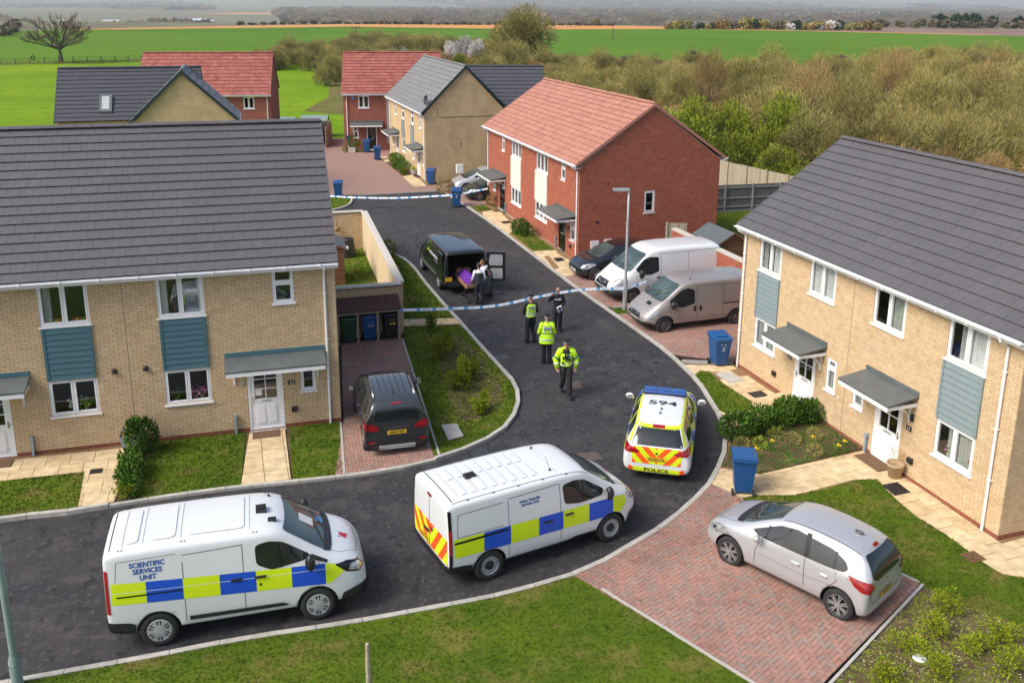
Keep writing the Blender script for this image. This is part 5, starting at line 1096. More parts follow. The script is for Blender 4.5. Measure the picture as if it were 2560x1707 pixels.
            for i in range(spokes):
                a = 6.2832*i/spokes
                for da in ((-.13, .13) if spokes < 9 else (0,)):
                    M = Matrix.Rotation(a+da, 4, 'Z'); wd = R0*.045; rim.raw([M @ Vector(q) for q in ((R0*.15, -wd*1.3, w_/2-.012), (R0*.92, -wd, w_/2-.006), (R0*.92, wd, w_/2-.006), (R0*.15, wd*1.3, w_/2-.012), (R0*.15, -wd*1.3, w_/2-.05), (R0*.92, -wd, w_/2-.05), (R0*.92, wd, w_/2-.05), (R0*.15, wd*1.3, w_/2-.05))], [(0, 1, 2, 3), (0, 4, 5, 1), (3, 2, 6, 7)], 'alloy')
        rme = rim.mesh('rim', 'alloy')
        tr = track or s.hw-.12
        for wx in s.wheels:
            for sg in (-1, 1):
                o = link('wheel', tyre, s.t); o.matrix_local = Matrix.Translation((wx, sg*tr, wr)) @ Matrix.Rotation(-sg*math.pi/2, 4, 'X'); link('rim', rme, o)
    def mirrors(s, x, y, z, mat, sz=(.09, .1, .12), glass_=True):
        for sg in (-1, 1):
            m = MB(); m.ell((0, 0, 0), sz, None, 12, 8); m.box(-.03, .03, -sg*.12 if sg > 0 else 0, 0 if sg > 0 else .12, -.08, -.02)
            o = m.build('door_mirror', mat, s.t, True); o.location = (x, sg*y, z)
            g = MB(); g.raw([(-sz[0]*.75, -sz[1]*.6, -sz[2]*.6), (-sz[0]*.75, sz[1]*.6, -sz[2]*.6), (-sz[0]*.75, sz[1]*.6, sz[2]*.6), (-sz[0]*.75, -sz[1]*.6, sz[2]*.6)], [(3, 2, 1, 0)]); g.build('mirror_glass', 'clear_lamp', o).location = (-sz[0]*.3, 0, 0)
    def handle(s, side, x, z, mat, w_=.2, h_=.035):
        q = s.proj(side, x, z, 0.0)
        if q is None: return
        sg = 1 if side == 'L' else -1
        c = s.patch(side, rp(rect(x-w_*.5, x+w_*.5, z-h_*1.1, z+h_*.6), .03), 'seam', 'handle_cup', off=.003) if mat == 'black_plastic' else None
        m = MB(); m.box(x-w_/2, x+w_/2, q.y+(0 if sg > 0 else -.04), q.y+(.04 if sg > 0 else 0), z-h_/2, z+h_/2); m.build('door_handle', mat, s.t)
    def wipers(s, pts):
        for a, b in pts:
            p, q = s.proj('F', a[0], a[1], .02), s.proj('F', b[0], b[1], .02)
            if p and q: m = MB(); m.tube([p, q], .012, 5); m.build('wiper', 'black_plastic', s.t)
    def aerial(s, x, y, h=.4, dx=-.1):
        q = s.cast('T', x, y)[0]; m = MB(); m.lathe([(0, .05), (.02, .045), (.03, 0)], 8); o = m.build('aerial_base', 'black_plastic', s.t); o.location = q
        m = MB(); m.tube([(0, 0, .03), (dx, 0, h)], .004, 4); m.build('aerial', 'black_plastic', o)
    def pod(s, x, y, w_=.2, l=.22, h=.07):
        q = s.cast('T', x, y)[0]; m = MB(); m.box(-l/2, l/2, -w_/2, w_/2, -.02, h*.8); m.box(-l/2+.03, l/2-.03, -w_/2+.03, w_/2-.03, h*.8, h); m.build('roof_pod', 'black_plastic', s.t).location = q
def chevrons(c, d, region, y0, ang, sw, mats, n=14, mirrored=True):
    """diagonal stripes meeting on the centre line, cut to a convex region"""
    for side in (-1, 1):
        half = clip_half(region, -side, 0, 0)
        for k in range(-n, n):
            a, b = math.cos(ang), math.sin(ang); p = clip_half(clip_half(half, -side*b*1.0, a, y0+(k+1)*sw), side*b, -a, -(y0+k*sw))
            if len(p) >= 3: c.patch(d, p, mats[k % len(mats)], 'chevron_stripe', off=.006, step=.12)
def poppy(c, x, y):
    for dx, dy, r in ((0, 0, .07), (.05, .05, .05), (-.04, .05, .045), (.03, -.05, .045)):
        c.patch('T', [(x+dx+r*math.cos(t*.785), y+dy+r*math.sin(t*.785)) for t in range(8)], 'poppy_red', 'poppy_sticker', off=.006+r*.02)
    c.patch('T', rect(x-.11, x-.05, y-.1, y-.075), 'cloth_black', 'poppy_sticker', off=.006)

# --- big white van, front left
ST = [(-2.33, .42, .84, .75, 1.15, .84, 1.70, .76, 1.78), (-2.315, .36, .93, .75, 1.15, .93, 1.80, .82, 1.88), (-2.25, .30, .975, .75, 1.15, .965, 1.86, .85, 1.945), (-2.0, .26, .99, .75, 1.15, .98, 1.885, .865, 1.975), (-1.0, .25, .993, .75, 1.15, .985, 1.90, .87, 1.995), (.3, .25, .993, .75, 1.15, .985, 1.89, .865, 1.995), (.72, .25, .993, .75, 1.13, .985, 1.86, .84, 1.96), (.95, .25, .993, .74, 1.18, .98, 1.78, .80, 1.88), (1.35, .25, .993, .76, 1.20, .975, 1.53, .80, 1.61), (1.72, .25, .99, .76, 1.18, .965, 1.29, .82, 1.355), (1.95, .25, .985, .74, 1.12, .95, 1.21, .80, 1.26), (2.2, .26, .95, .70, 1.03, .9, 1.11, .76, 1.155), (2.38, .28, .87, .64, .92, .80, .98, .66, 1.01), (2.47, .34, .74, .56, .76, .66, .80, .52, .83), (2.49, .40, .62, .5, .64, .55, .68, .42, .70)]
ang = R(15.75); rw_ = Vector((-6.78, 15.37)); fw_ = Vector((-3.9, 16.18)); cdir = Vector((math.cos(ang), math.sin(ang))); nl = Vector((-cdir.y, cdir.x))
c0 = (rw_+fw_)/2+nl*.88-cdir*.025
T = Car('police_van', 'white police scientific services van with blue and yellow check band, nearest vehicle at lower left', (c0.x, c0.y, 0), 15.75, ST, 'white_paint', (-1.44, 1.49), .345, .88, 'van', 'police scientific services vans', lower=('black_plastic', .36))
def side_glass(c, poly, mat='car_glass', split=None, r=.08, **k):
    for d in 'LR':
        c.patch(d, rp(poly, r), mat, 'side_window', off=.006)
        if split: c.line(d, split, 'dark_seam', 'window_bar', .035, .009)
T.t.scale = (1.02, 1, 1.07)
side_glass(T, [(.38, 1.36), (.37, 1.72), (.62, 1.76), (.88, 1.70), (1.40, 1.37), (1.28, 1.30), (.66, 1.22)], split=[(.84, 1.24), (.82, 1.71)])
for d in 'LR': T.patch(d, [(1.34, 1.31), (1.43, 1.37), (1.72, 1.22), (1.70, 1.18)], 'black_plastic', 'mirror_base', off=.008)
T.patch('F', rp([(-.76, 1.34), (.76, 1.34), (.7, 1.85), (-.7, 1.85)], .1), 'van_screen', 'windscreen', off=.006)
T.patch('F', rp([(-.74, 1.30), (.74, 1.30), (.78, 1.37), (-.78, 1.37)], .03), 'black_plastic', 'scuttle', off=.01)
T.wipers([((-.6, 1.36), (.0, 1.48)), ((.0, 1.36), (.55, 1.5))])
Y, Bl = 'yellow_sheet', 'blue_sheet'
def band(c, cells, z0, z1, slope=0.0, x0=0.0):
    for a, b, m in cells: c.both([(a, z0+slope*(a-x0)), (b, z0+slope*(b-x0)), (b, z1+slope*(b-x0)), (a, z1+slope*(a-x0))], m, 'check_band', off=.0045)
band(T, [(-2.2, -1.6, Y), (-1.595, -.955, Bl), (-.95, -.3, Y), (-.295, .36, Bl), (.365, 1.02, Y), (1.025, 1.66, Bl)], .88, 1.28, -.055, -.3)
T.both([(1.665, .77), (1.78, .79), (2.02, .97), (1.86, 1.13), (1.665, 1.165)], Y, 'check_band', off=.0045)
T.both(rp([(-.88, .47), (.9, .45), (.95, .48), (.82, .53), (-.88, .56)], .02), 'black_plastic', 'rub_strip', off=.02)
for d in 'LR':
    T.line(d, [(-.94, 1.62), (-.94, .34)]); T.line(d, [(.14, 1.78), (.14, .32)]); T.line(d, [(-.94, 1.74), (.14, 1.77)]); T.line(d, [(1.5, 1.3), (1.62, 1.05), (1.5, .7), (1.22, .34)])
    T.line(d, [(-2.12, 1.12), (-.96, 1.10)], 'dark_seam', 'door_track', .028, .008); T.line(d, [(-2.2, 1.20), (1.75, 1.07)], 'ink_white', 'body_crease', .008, .0075)
    T.line(d, [(-2.08, 1.76), (-1.05, 1.78)], w_=.008); T.line(d, [(-2.08, 1.76), (-2.12, 1.4)], w_=.008)
T.handle('R', .0, 1.14, 'black_plastic'); T.handle('R', .44, 1.13, 'black_plastic'); T.handle('L', .44, 1.13, 'black_plastic')
T.text('R', 'SCIENTIFIC\nSERVICES\nUNIT', .125, -1.55, 1.55, 'ink_blue', bold=.004, sx=1.0); T.text('L', 'SCIENTIFIC\nSERVICES\nUNIT', .125, -1.55, 1.55, 'ink_blue', bold=.003, sx=.95)
for d in 'LR': T.patch(d, rp(rect(-2.33, -2.24, .8, 1.62), .02), 'red_lamp', 'tail_lamp', off=.012, step=.1)
T.both(rp([(-2.33, .28), (-1.85, .28), (-1.82, .55), (-1.95, .60), (-2.33, .64)], .05), 'black_plastic', 'rear_bumper', off=.014)
T.patch('B', rp(rect(-.93, .93, .3, .62), .05), 'black_plastic', 'rear_bumper', off=.02); chevrons(T, 'B', rect(-.84, .84, .64, 1.5), .6, R(40), .22, ['orange_sheet', Y])
T.patch('B', rp(rect(-.8, -.05, 1.2, 1.7), .05), 'car_glass', 'rear_window', off=.012); T.patch('B', rp(rect(.05, .8, 1.2, 1.7), .05), 'car_glass', 'rear_window', off=.012)
for sg in (-1, 1):
    hp = [(2.08, 1.12), (1.84, 1.12), (2.06, .94), (2.34, .86), (2.44, .92), (2.36, 1.02)]
    T.patch('L' if sg > 0 else 'R', rp(hp, .03), 'black_gloss', 'headlamp', off=.008, step=.04); T.patch('L' if sg > 0 else 'R', rp([(2.16, 1.05), (2.10, .96), (2.33, .89), (2.39, .94), (2.30, 1.02)], .03), 'clear_lamp', 'headlamp_lens', off=.014, step=.04)
    T.patch('L' if sg > 0 else 'R', rp([(1.93, .28), (1.98, .52), (2.25, .60), (2.46, .62), (2.5, .5), (2.5, .28)], .04), 'black_plastic', 'front_bumper', off=.012)
T.patch('F', rp(rect(-.75, .75, .3, .56), .06), 'black_plastic', 'front_bumper', off=.02); T.patch('F', rp([(-.45, .6), (.45, .6), (.52, .8), (-.52, .8)], .05), 'black_plastic', 'grille', off=.015)
for z in (.64, .69, .74): T.line('F', [(-.45, z), (.45, z)], 'chrome', 'grille_bar', .02, .02)
# roof pressings
for x in (-1.98, -1.62, -.95, -.1, .3): T.line('T', [(x, -.66), (x, .66)], 'roof_groove', 'roof_rib', .014, .003)
for a, b in ((-2.0, -1.66), (-1.55, -1.0), (-.9, .25)):
    T.patch('T', rp(rect(a+.05, b-.05, -.62, .62), .12), 'white_paint', 'roof_panel', off=.014)
T.line('T', [(-2.2, -.8), (-2.2, .8)], 'dark_seam', 'panel_gap', .02)
for x in (-2.05, -.95, .35):
    for y in (-.76, .76): T.patch('T', rect(x, x+.03, y-.012, y+.012), 'arch_black', 'roof_bung', off=.006); T.patch('T', rect(x+.06, x+.09, y-.012, y+.012), 'arch_black', 'roof_bung', off=.006)
T.pod(.52, -.05, .22, .2, .09); T.pod(.72, -.42, .1, .16, .06); T.aerial(.68, .55, .25, -.35); T.add_wheels('cover', 6); T.mirrors(1.38, 1.09, 1.32, 'black_plastic', (.1, .11, .17)); poppy(T, 2.08, -.05)
T.line('T', [(1.75, -.72), (2.0, -.68), (2.3, -.45), (2.36, 0), (2.3, .45), (2.0, .68), (1.75, .72)], 'seam', 'panel_gap', .01)
T.both(rect(.42, .46, .95, 1.0), 'arch_black', 'fuel_flap', off=.008); T.patch('F', rp(rect(.2, .42, 1.33, 1.46), .02), 'tape_blue', 'parking_permit', off=.009); T.patch('F', rp(rect(-.1, .2, 1.5, 1.68), .02), 'curtain_white', 'paper', off=.009)

# --- second white van
ST2 = [(-2.49, .45, .86, .75, 1.15, .86, 1.72, .80, 1.80), (-2.475, .38, .93, .75, 1.15, .93, 1.83, .84, 1.90), (-2.42, .32, .965, .75, 1.15, .955, 1.87, .865, 1.94), (-2.1, .27, .975, .75, 1.15, .97, 1.88, .87, 1.95), (-1.0, .26, .978, .75, 1.15, .972, 1.89, .875, 1.965), (.3, .26, .978, .75, 1.15, .972, 1.88, .865, 1.96), (.8, .26, .978, .74, 1.13, .97, 1.83, .83, 1.92), (1.0, .26, .978, .72, 1.15, .965, 1.75, .8, 1.85), (1.4, .26, .975, .74, 1.17, .96, 1.48, .80, 1.57), (1.75, .26, .97, .74, 1.15, .95, 1.27, .81, 1.34), (1.95, .27, .96, .72, 1.10, .93, 1.18, .78, 1.24), (2.15, .28, .92, .68, 1.02, .87, 1.09, .72, 1.14), (2.32, .31, .83, .62, .90, .76, .95, .6, .98), (2.40, .36, .72, .54, .74, .65, .78, .5, .81), (2.43, .40, .6, .5, .64, .52, .68, .4, .70)]
ang = R(28.8); rw_ = Vector((-.55, 17.53)); fw_ = Vector((2.19, 19.03)); cdir = Vector((math.cos(ang), math.sin(ang))); nl = Vector((-cdir.y, cdir.x)); c0 = (rw_+fw_)/2+nl*.86-cdir*(-.02)
V2 = Car('police_van', 'white police van with red and yellow rear chevrons, between the nearest van and police car', (c0.x, c0.y, 0), 28.8, ST2, 'white_paint', (-1.53, 1.57), .345, .86, 'van', 'police scientific services vans', lower=('black_plastic', .34))
V = V2
V.t.scale = (1.01, 1, 1.03)
side_glass(V, [(.31, 1.28), (.27, 1.70), (.6, 1.74), (.86, 1.68), (1.38, 1.34), (1.30, 1.22), (.7, 1.20)], split=[(.82, 1.22), (.80, 1.70)])
V.patch('F', rp([(-.76, 1.33), (.76, 1.33), (.7, 1.82), (-.7, 1.82)], .1), 'van_screen', 'windscreen', off=.006); V.patch('F', rp([(-.74, 1.28), (.74, 1.28), (.78, 1.35), (-.78, 1.35)], .03), 'black_plastic', 'scuttle', off=.01); V.wipers([((-.6, 1.35), (.0, 1.47)), ((.0, 1.35), (.55, 1.49))])
band(V, [(-2.36, -1.68, Y), (-1.675, -1.04, Bl), (-1.035, -.35, Y), (-.345, .27, Bl), (.275, .95, Y), (.955, 1.6, Bl)], .72, 1.14, -.02, -.3)
V.both([(1.605, .70), (1.8, .70), (1.98, .88), (1.94, 1.07), (1.605, 1.10)], Y, 'check_band', off=.0045)
for d in 'LR':
    V.line(d, [(-1.08, 1.7), (-1.08, .32)], 'ink_blue' if d == 'R' else 'seam'); V.line(d, [(.2, 1.75), (.22, .36)]); V.line(d, [(-1.08, 1.74), (.18, 1.76)]); V.line(d, [(1.5, 1.2), (1.45, .8), (1.2, .5)])
    V.line(d, [(-2.35, 1.09), (-1.1, 1.09)], 'dark_seam', 'door_track', .05, .008); V.line(d, [(-2.25, 1.68), (-1.2, 1.70)]); V.line(d, [(-2.25, 1.68), (-2.28, 1.2)]); V.line(d, [(-2.28, 1.2), (-1.2, 1.2)])
    V.patch(d, rp(rect(-2.5, -2.40, .52, 1.80), .02), 'black_gloss', 'rear_corner_trim', off=.01, step=.08); V.patch(d, rp(rect(-2.5, -2.415, .85, 1.4), .02), 'red_lamp', 'tail_lamp', off=.018, step=.08)
    V.patch(d, rp([(-2.52, .28), (-1.98, .28), (-1.93, .5), (-2.1, .55), (-2.52, .58)], .04), 'black_plastic', 'rear_bumper', off=.014)
    V.patch(d, rp([(-1.1, .28), (1.18, .28), (1.16, .42), (.6, .43), (.4, .36), (-1.1, .36)], .03), 'black_plastic', 'sill_trim', off=.01)
    V.patch(d, rp([(2.05, 1.12), (1.97, 1.04), (2.15, .90), (2.34, .86), (2.37, .94), (2.25, 1.06)], .03), 'clear_lamp', 'headlamp', off=.01, step=.04)
    V.patch(d, rp([(1.98, .28), (2.05, .6), (2.3, .72), (2.5, .72), (2.52, .28)], .04), 'black_plastic', 'front_bumper', off=.012)
V.handle('R', -.12, 1.0, 'black_plastic'); V.handle('R', .42, 1.03, 'black_plastic'); V.handle('L', .42, 1.03, 'black_plastic')
V.text('R', 'Police Scientific\nServices Unit', .082, -.55, 1.56, 'ink_blue', bold=.003); V.text('L', 'Police Scientific\nServices Unit', .082, -.55, 1.56, 'ink_blue', bold=.003)
V.patch('F', rp(rect(-.72, .72, .3, .7), .06), 'black_plastic', 'front_bumper', off=.02); V.line('F', [(-.4, .84), (.4, .84)], 'chrome', 'grille_bar', .04, .01)
V.patch('B', rp(rect(-.93, .93, .34, .56), .04), 'black_plastic', 'rear_bumper', off=.03); chevrons(V, 'B', [(-.86, .58), (.86, .58), (.86, 1.12), (.4, 1.0), (.0, 1.22), (-.4, 1.0), (-.86, 1.12)] and rect(-.86, .86, .58, 1.16), .2, R(52), .16, ['orange_sheet', Y])
V.line('B', [(0.02, .56), (0.02, 1.84)], 'seam', 'panel_gap', .014, .01); V.patch('B', rp(rect(-.3, .3, 1.74, 1.8), .02) and rect(-.1, .1, 1.76, 1.82), 'red_lamp', 'brake_lamp', off=.014)
V.plate('B', .3, .68, .52, .12, 'plate_yellow', 'AY19 YXV'); V.patch('B', rp(rect(.05, .3, .86, .95), .02), 'black_plastic', 'door_handle', off=.02); m = MB(); m.lathe([(0, .02), (.05, .015), (.055, 0)], 12); o = m.build('maker_badge', 'chrome', V.t); o.matrix_local = Matrix.Translation((-2.5, -.12, 1.05)) @ Matrix.Rotation(-math.pi/2, 4, 'Y')
for i in range(9):
    x = -2.1+i*.24; V.line('T', [(x, -.66), (x, .66)], 'roof_groove', 'roof_rib', .012, .003)
    if i < 8:
        V.patch('T', rp(rect(x+.06, x+.19, -.6, -.08), .04), 'white_paint', 'roof_pressing', off=.016); V.patch('T', rp(rect(x+.06, x+.19, .08, .6), .04), 'white_paint', 'roof_pressing', off=.016)
for y in (-.77, .77): V.line('T', [(-2.3, y), (1.0, y)], 'roof_groove', 'roof_gutter', .03, .004)
for x in (-2.0, -1.4, -.8, -.2, .4): 
    for y in (-.79, .79): V.patch('T', rect(x, x+.06, y-.012, y+.012), 'arch_black', 'roof_bung', off=.008)
V.line('T', [(-2.3, -.8), (-2.3, .8)], 'dark_seam', 'panel_gap', .022); V.line('T', [(.25, -.8), (.25, .8)], 'curtain_grey', 'panel_gap', .018)
V.pod(-1.55, .0, .16, .24, .09); V.aerial(.15, -.55, .35, -.12); V.aerial(.3, .55, .2, -.05); V.add_wheels('steel'); V.mirrors(1.42, 1.07, 1.3, 'black_plastic', (.1, .11, .16)); poppy(V, 2.12, .12)
V.line('T', [(1.8, -.7), (2.05, -.66), (2.3, -.45), (2.38, 0), (2.3, .45), (2.05, .66), (1.8, .7)], 'seam', 'panel_gap', .01)

# --- police estate car
PS = [(-2.28, .32, .72, .55, .8, .70, .92, .58, .96), (-2.26, .26, .82, .55, .85, .78, 1.0, .62, 1.04), (-2.18, .22, .88, .55, .88, .84, 1.08, .62, 1.14), (-1.95, .2, .895, .55, .92, .86, 1.30, .60, 1.36), (-1.75, .2, .90, .55, .93, .87, 1.38, .60, 1.44), (-1.0, .19, .902, .55, .92, .88, 1.42, .61, 1.475), (0, .18, .902, .55, .91, .88, 1.425, .61, 1.48), (.45, .18, .902, .55, .90, .88, 1.37, .585, 1.43), (.85, .18, .902, .55, .90, .87, 1.17, .6, 1.22), (1.2, .18, .902, .55, .88, .85, .98, .66, 1.03), (1.6, .19, .89, .52, .82, .82, .9, .65, .94), (2.0, .2, .84, .5, .74, .76, .79, .6, .82), (2.24, .24, .72, .45, .62, .64, .66, .48, .68), (2.3, .3, .56, .44, .55, .48, .57, .34, .59)]
ang = R(77); cdir = Vector((math.cos(ang), math.sin(ang))); rc = Vector((3.72, 21.75)); c0 = rc+cdir*2.22
P = Car('police_car', 'marked police estate car numbered 594 on its roof with blue light bar', (c0.x, c0.y, 0), 77, PS, 'white_paint', (-1.37, 1.36), .32, .8, 'police car')
P.patch('B', rp([(-.66, 1.02), (.66, 1.02), (.53, 1.37), (-.53, 1.37)], .05), 'car_glass', 'rear_window', off=.006); P.patch('B', rp([(-.62, 1.355), (.62, 1.355), (.56, 1.40), (-.56, 1.40)], .01), Y, 'yellow_edge', off=.007)
P.patch('B', rect(-.16, .16, 1.36, 1.405), 'red_lamp', 'brake_lamp', off=.01); P.patch('B', rp([(-.74, 1.03), (-.68, 1.03), (-.57, 1.36), (-.61, 1.36)], .01), Y, 'yellow_edge', off=.007); P.patch('B', rp([(.74, 1.03), (.68, 1.03), (.57, 1.36), (.61, 1.36)], .01), Y, 'yellow_edge', off=.007)
chevrons(P, 'B', [(-.62, .52), (.62, .52), (.66, .98), (-.66, .98)], .1, R(48), .13, ['orange_sheet', Y]); P.patch('B', rp([(-.6, .29), (.6, .29), (.6, .41), (-.6, .41)], .02), Y, 'bumper_sheet', off=.008)
P.mirror('B', rp([(.6, .28), (.72, .32), (.72, .44), (.6, .41)], .02), 'orange_sheet', 'bumper_sheet', off=.009); P.text('B', 'POLICE', .125, 0, .35, 'maroon_paint', sx=1.55, bold=.004, off=.012)
P.mirror('B', rp([(.42, .86), (.52, .80), (.82, .80), (.84, .95), (.74, .99)], .04), 'red_lamp', 'tail_lamp', off=.014, step=.05); P.mirror('R', rp([(-2.3, .8), (-1.98, .86), (-1.9, .96), (-2.1, .97), (-2.3, .93)], .02) , 'red_lamp', 'tail_lamp', off=.012, step=.05) if False else [P.patch(d, rp([(-2.3, .8), (-2.02, .86), (-1.92, .97), (-2.1, .99), (-2.3, .95)], .02), 'red_lamp', 'tail_lamp', off=.012, step=.05) for d in 'LR']
P.plate('B', 0, .66, .5, .12, 'plate_yellow', 'OU70 CYL'); P.text('B', '\u25b2', .1, 0, .82, 'chrome', 'lion_badge')
P.patch('B', rp(rect(-.8, .8, .16, .26), .03), 'black_plastic', 'rear_diffuser', off=.01)
side_glass(P, [(-1.85, 1.02), (-1.7, 1.32), (-1.0, 1.385), (.1, 1.385), (.45, 1.33), (.98, 1.0), (.8, .965), (-.6, .975)], 'car_glass', r=.06)
for d in 'LR':
    P.line(d, [(-1.05, .98), (-.98, 1.385)], Y, 'yellow_pillar', .09, .01); P.line(d, [(-.08, .97), (-.03, 1.39)], Y, 'yellow_pillar', .09, .01); P.line(d, [(-1.8, 1.40), (-1.0, 1.44), (.1, 1.44), (.5, 1.38), (1.05, 1.02)], Y, 'roof_edge_sheet', .05, .006)
    for i in range(7):
        a = -2.0+i*.6; m0, m1 = (Bl, Y) if i % 2 else (Y, Bl)
        P.patch(d, rect(a, a+.59, .66, .95), m0, 'check_band', off=.005); P.patch(d, rect(a, a+.59, .36, .655), m1, 'check_band', off=.005)
    P.line(d, [(-.95, .96), (-.98, .3)]); P.line(d, [(.02, .96), (.0, .3)]); P.line(d, [(.95, .92), (.98, .3)]); P.handle(d, -.75, .86, 'chrome', .17); P.handle(d, .22, .86, 'chrome', .17)
    P.text(d, 'POLICE', .17, .3, .5, 'ink_white', bold=.003)
P.patch('F', rp([(-.62, 1.0), (.62, 1.0), (.52, 1.37), (-.52, 1.37)], .08), 'van_screen', 'windscreen', off=.006); P.patch('F', rp(rect(-.5, .5, .4, .58), .04), 'black_plastic', 'grille', off=.01); [P.patch(d, rp([(1.75, .72), (2.1, .58), (2.2, .66), (2.0, .76)], .03), 'clear_lamp', 'headlamp', off=.01, step=.04) for d in 'LR']
P.text('T', '594', .36, -.55, 0, 'ink_black', 'roof_number', sx=1.45, bold=.008); P.line('T', [(-1.35, -.55), (-1.35, .55)], 'curtain_grey', 'panel_gap', .01)
lb = MB(); 
for y0, y1 in ((-.58, -.22), (-.21, .21), (.22, .58)): 
    lb.box(.02, .28, y0, y1, 1.49, 1.575, 'blue_lamp'); lb.box(.05, .25, y0+.02, y1-.02, 1.575, 1.6, 'blue_lamp')
bar = lb.build('light_bar', None, P.t); m = MB(); m.box(.0, .3, -.6, .6, 1.465, 1.49); m.build('mount', 'arch_black', bar); m = MB(); m.box(.285, .30, .22, .5, 1.5, 1.57); m.build('amber_lens', 'orange_lamp', bar)
P.aerial(-.95, .0, .14, -.05); P.aerial(-1.2, .02, .12, .02); P.add_wheels('alloy', 5); P.mirrors(.78, 1.03, 1.02, 'white_paint', (.07, .12, .085))
for y in (-.66, .66): P.line('T', [(-1.75, y*.88), (-1.0, y*.9), (.3, y*.9)], Y, 'roof_edge_sheet', .05, .006)

# --- silver hatchback
HS = [(-1.85, .36, .70, .55, .8, .68, .86, .60, .90), (-1.84, .28, .80, .55, .86, .76, .97, .65, 1.02), (-1.78, .22, .85, .55, .93, .80, 1.10, .61, 1.16), (-1.64, .2, .865, .55, .97, .825, 1.28, .56, 1.35), (-1.43, .19, .872, .55, .97, .838, 1.39, .56, 1.455), (-.85, .18, .872, .55, .95, .85, 1.435, .58, 1.505), (-.2, .18, .872, .55, .92, .855, 1.44, .59, 1.50), (.2, .18, .872, .55, .91, .85, 1.38, .57, 1.43), (.6, .18, .872, .55, .90, .845, 1.20, .585, 1.25), (.98, .18, .87, .55, .88, .83, 1.0, .66, 1.05), (1.3, .18, .86, .53, .84, .80, .92, .66, .965), (1.65, .2, .82, .5, .76, .74, .82, .60, .85), (1.9, .23, .72, .46, .64, .64, .68, .48, .71), (2.0, .3, .56, .44, .54, .5, .58, .34, .6)]
def hatch(name, label, rear, front, side, st, paint, wx, wr, style, sp, L=4.0, cat='car', scale=1, glassmat='car_glass', mirror=None, plate=None, fplate=None, rails=False, lower=None):
    """rear, front: ground points of the wheels on one side ('L' or 'R')"""
    rear, front = Vector(rear), Vector(front); cd = (front-rear).normalized(); nl = Vector((-cd.y, cd.x)); hw = max(q[2] for q in st); sgn = -1 if side == 'L' else 1
    c = (rear+front)/2+nl*sgn*(hw-.12)*scale-cd*(wx[0]+wx[1])/2*scale
    k = Car(name, label, (c.x, c.y, 0), math.degrees(math.atan2(cd.y, cd.x)), st, paint, wx, wr, 0, cat, None, scale, lower=lower); return k
H = hatch('silver_hatchback', 'silver five-door hatchback parked on the block-paved driveway at lower right', (6.62, 16.26), (4.84, 18.11), 'L', HS, 'silver_paint', (-1.28, 1.23), .32, 'alloy', 7, scale=1.02)
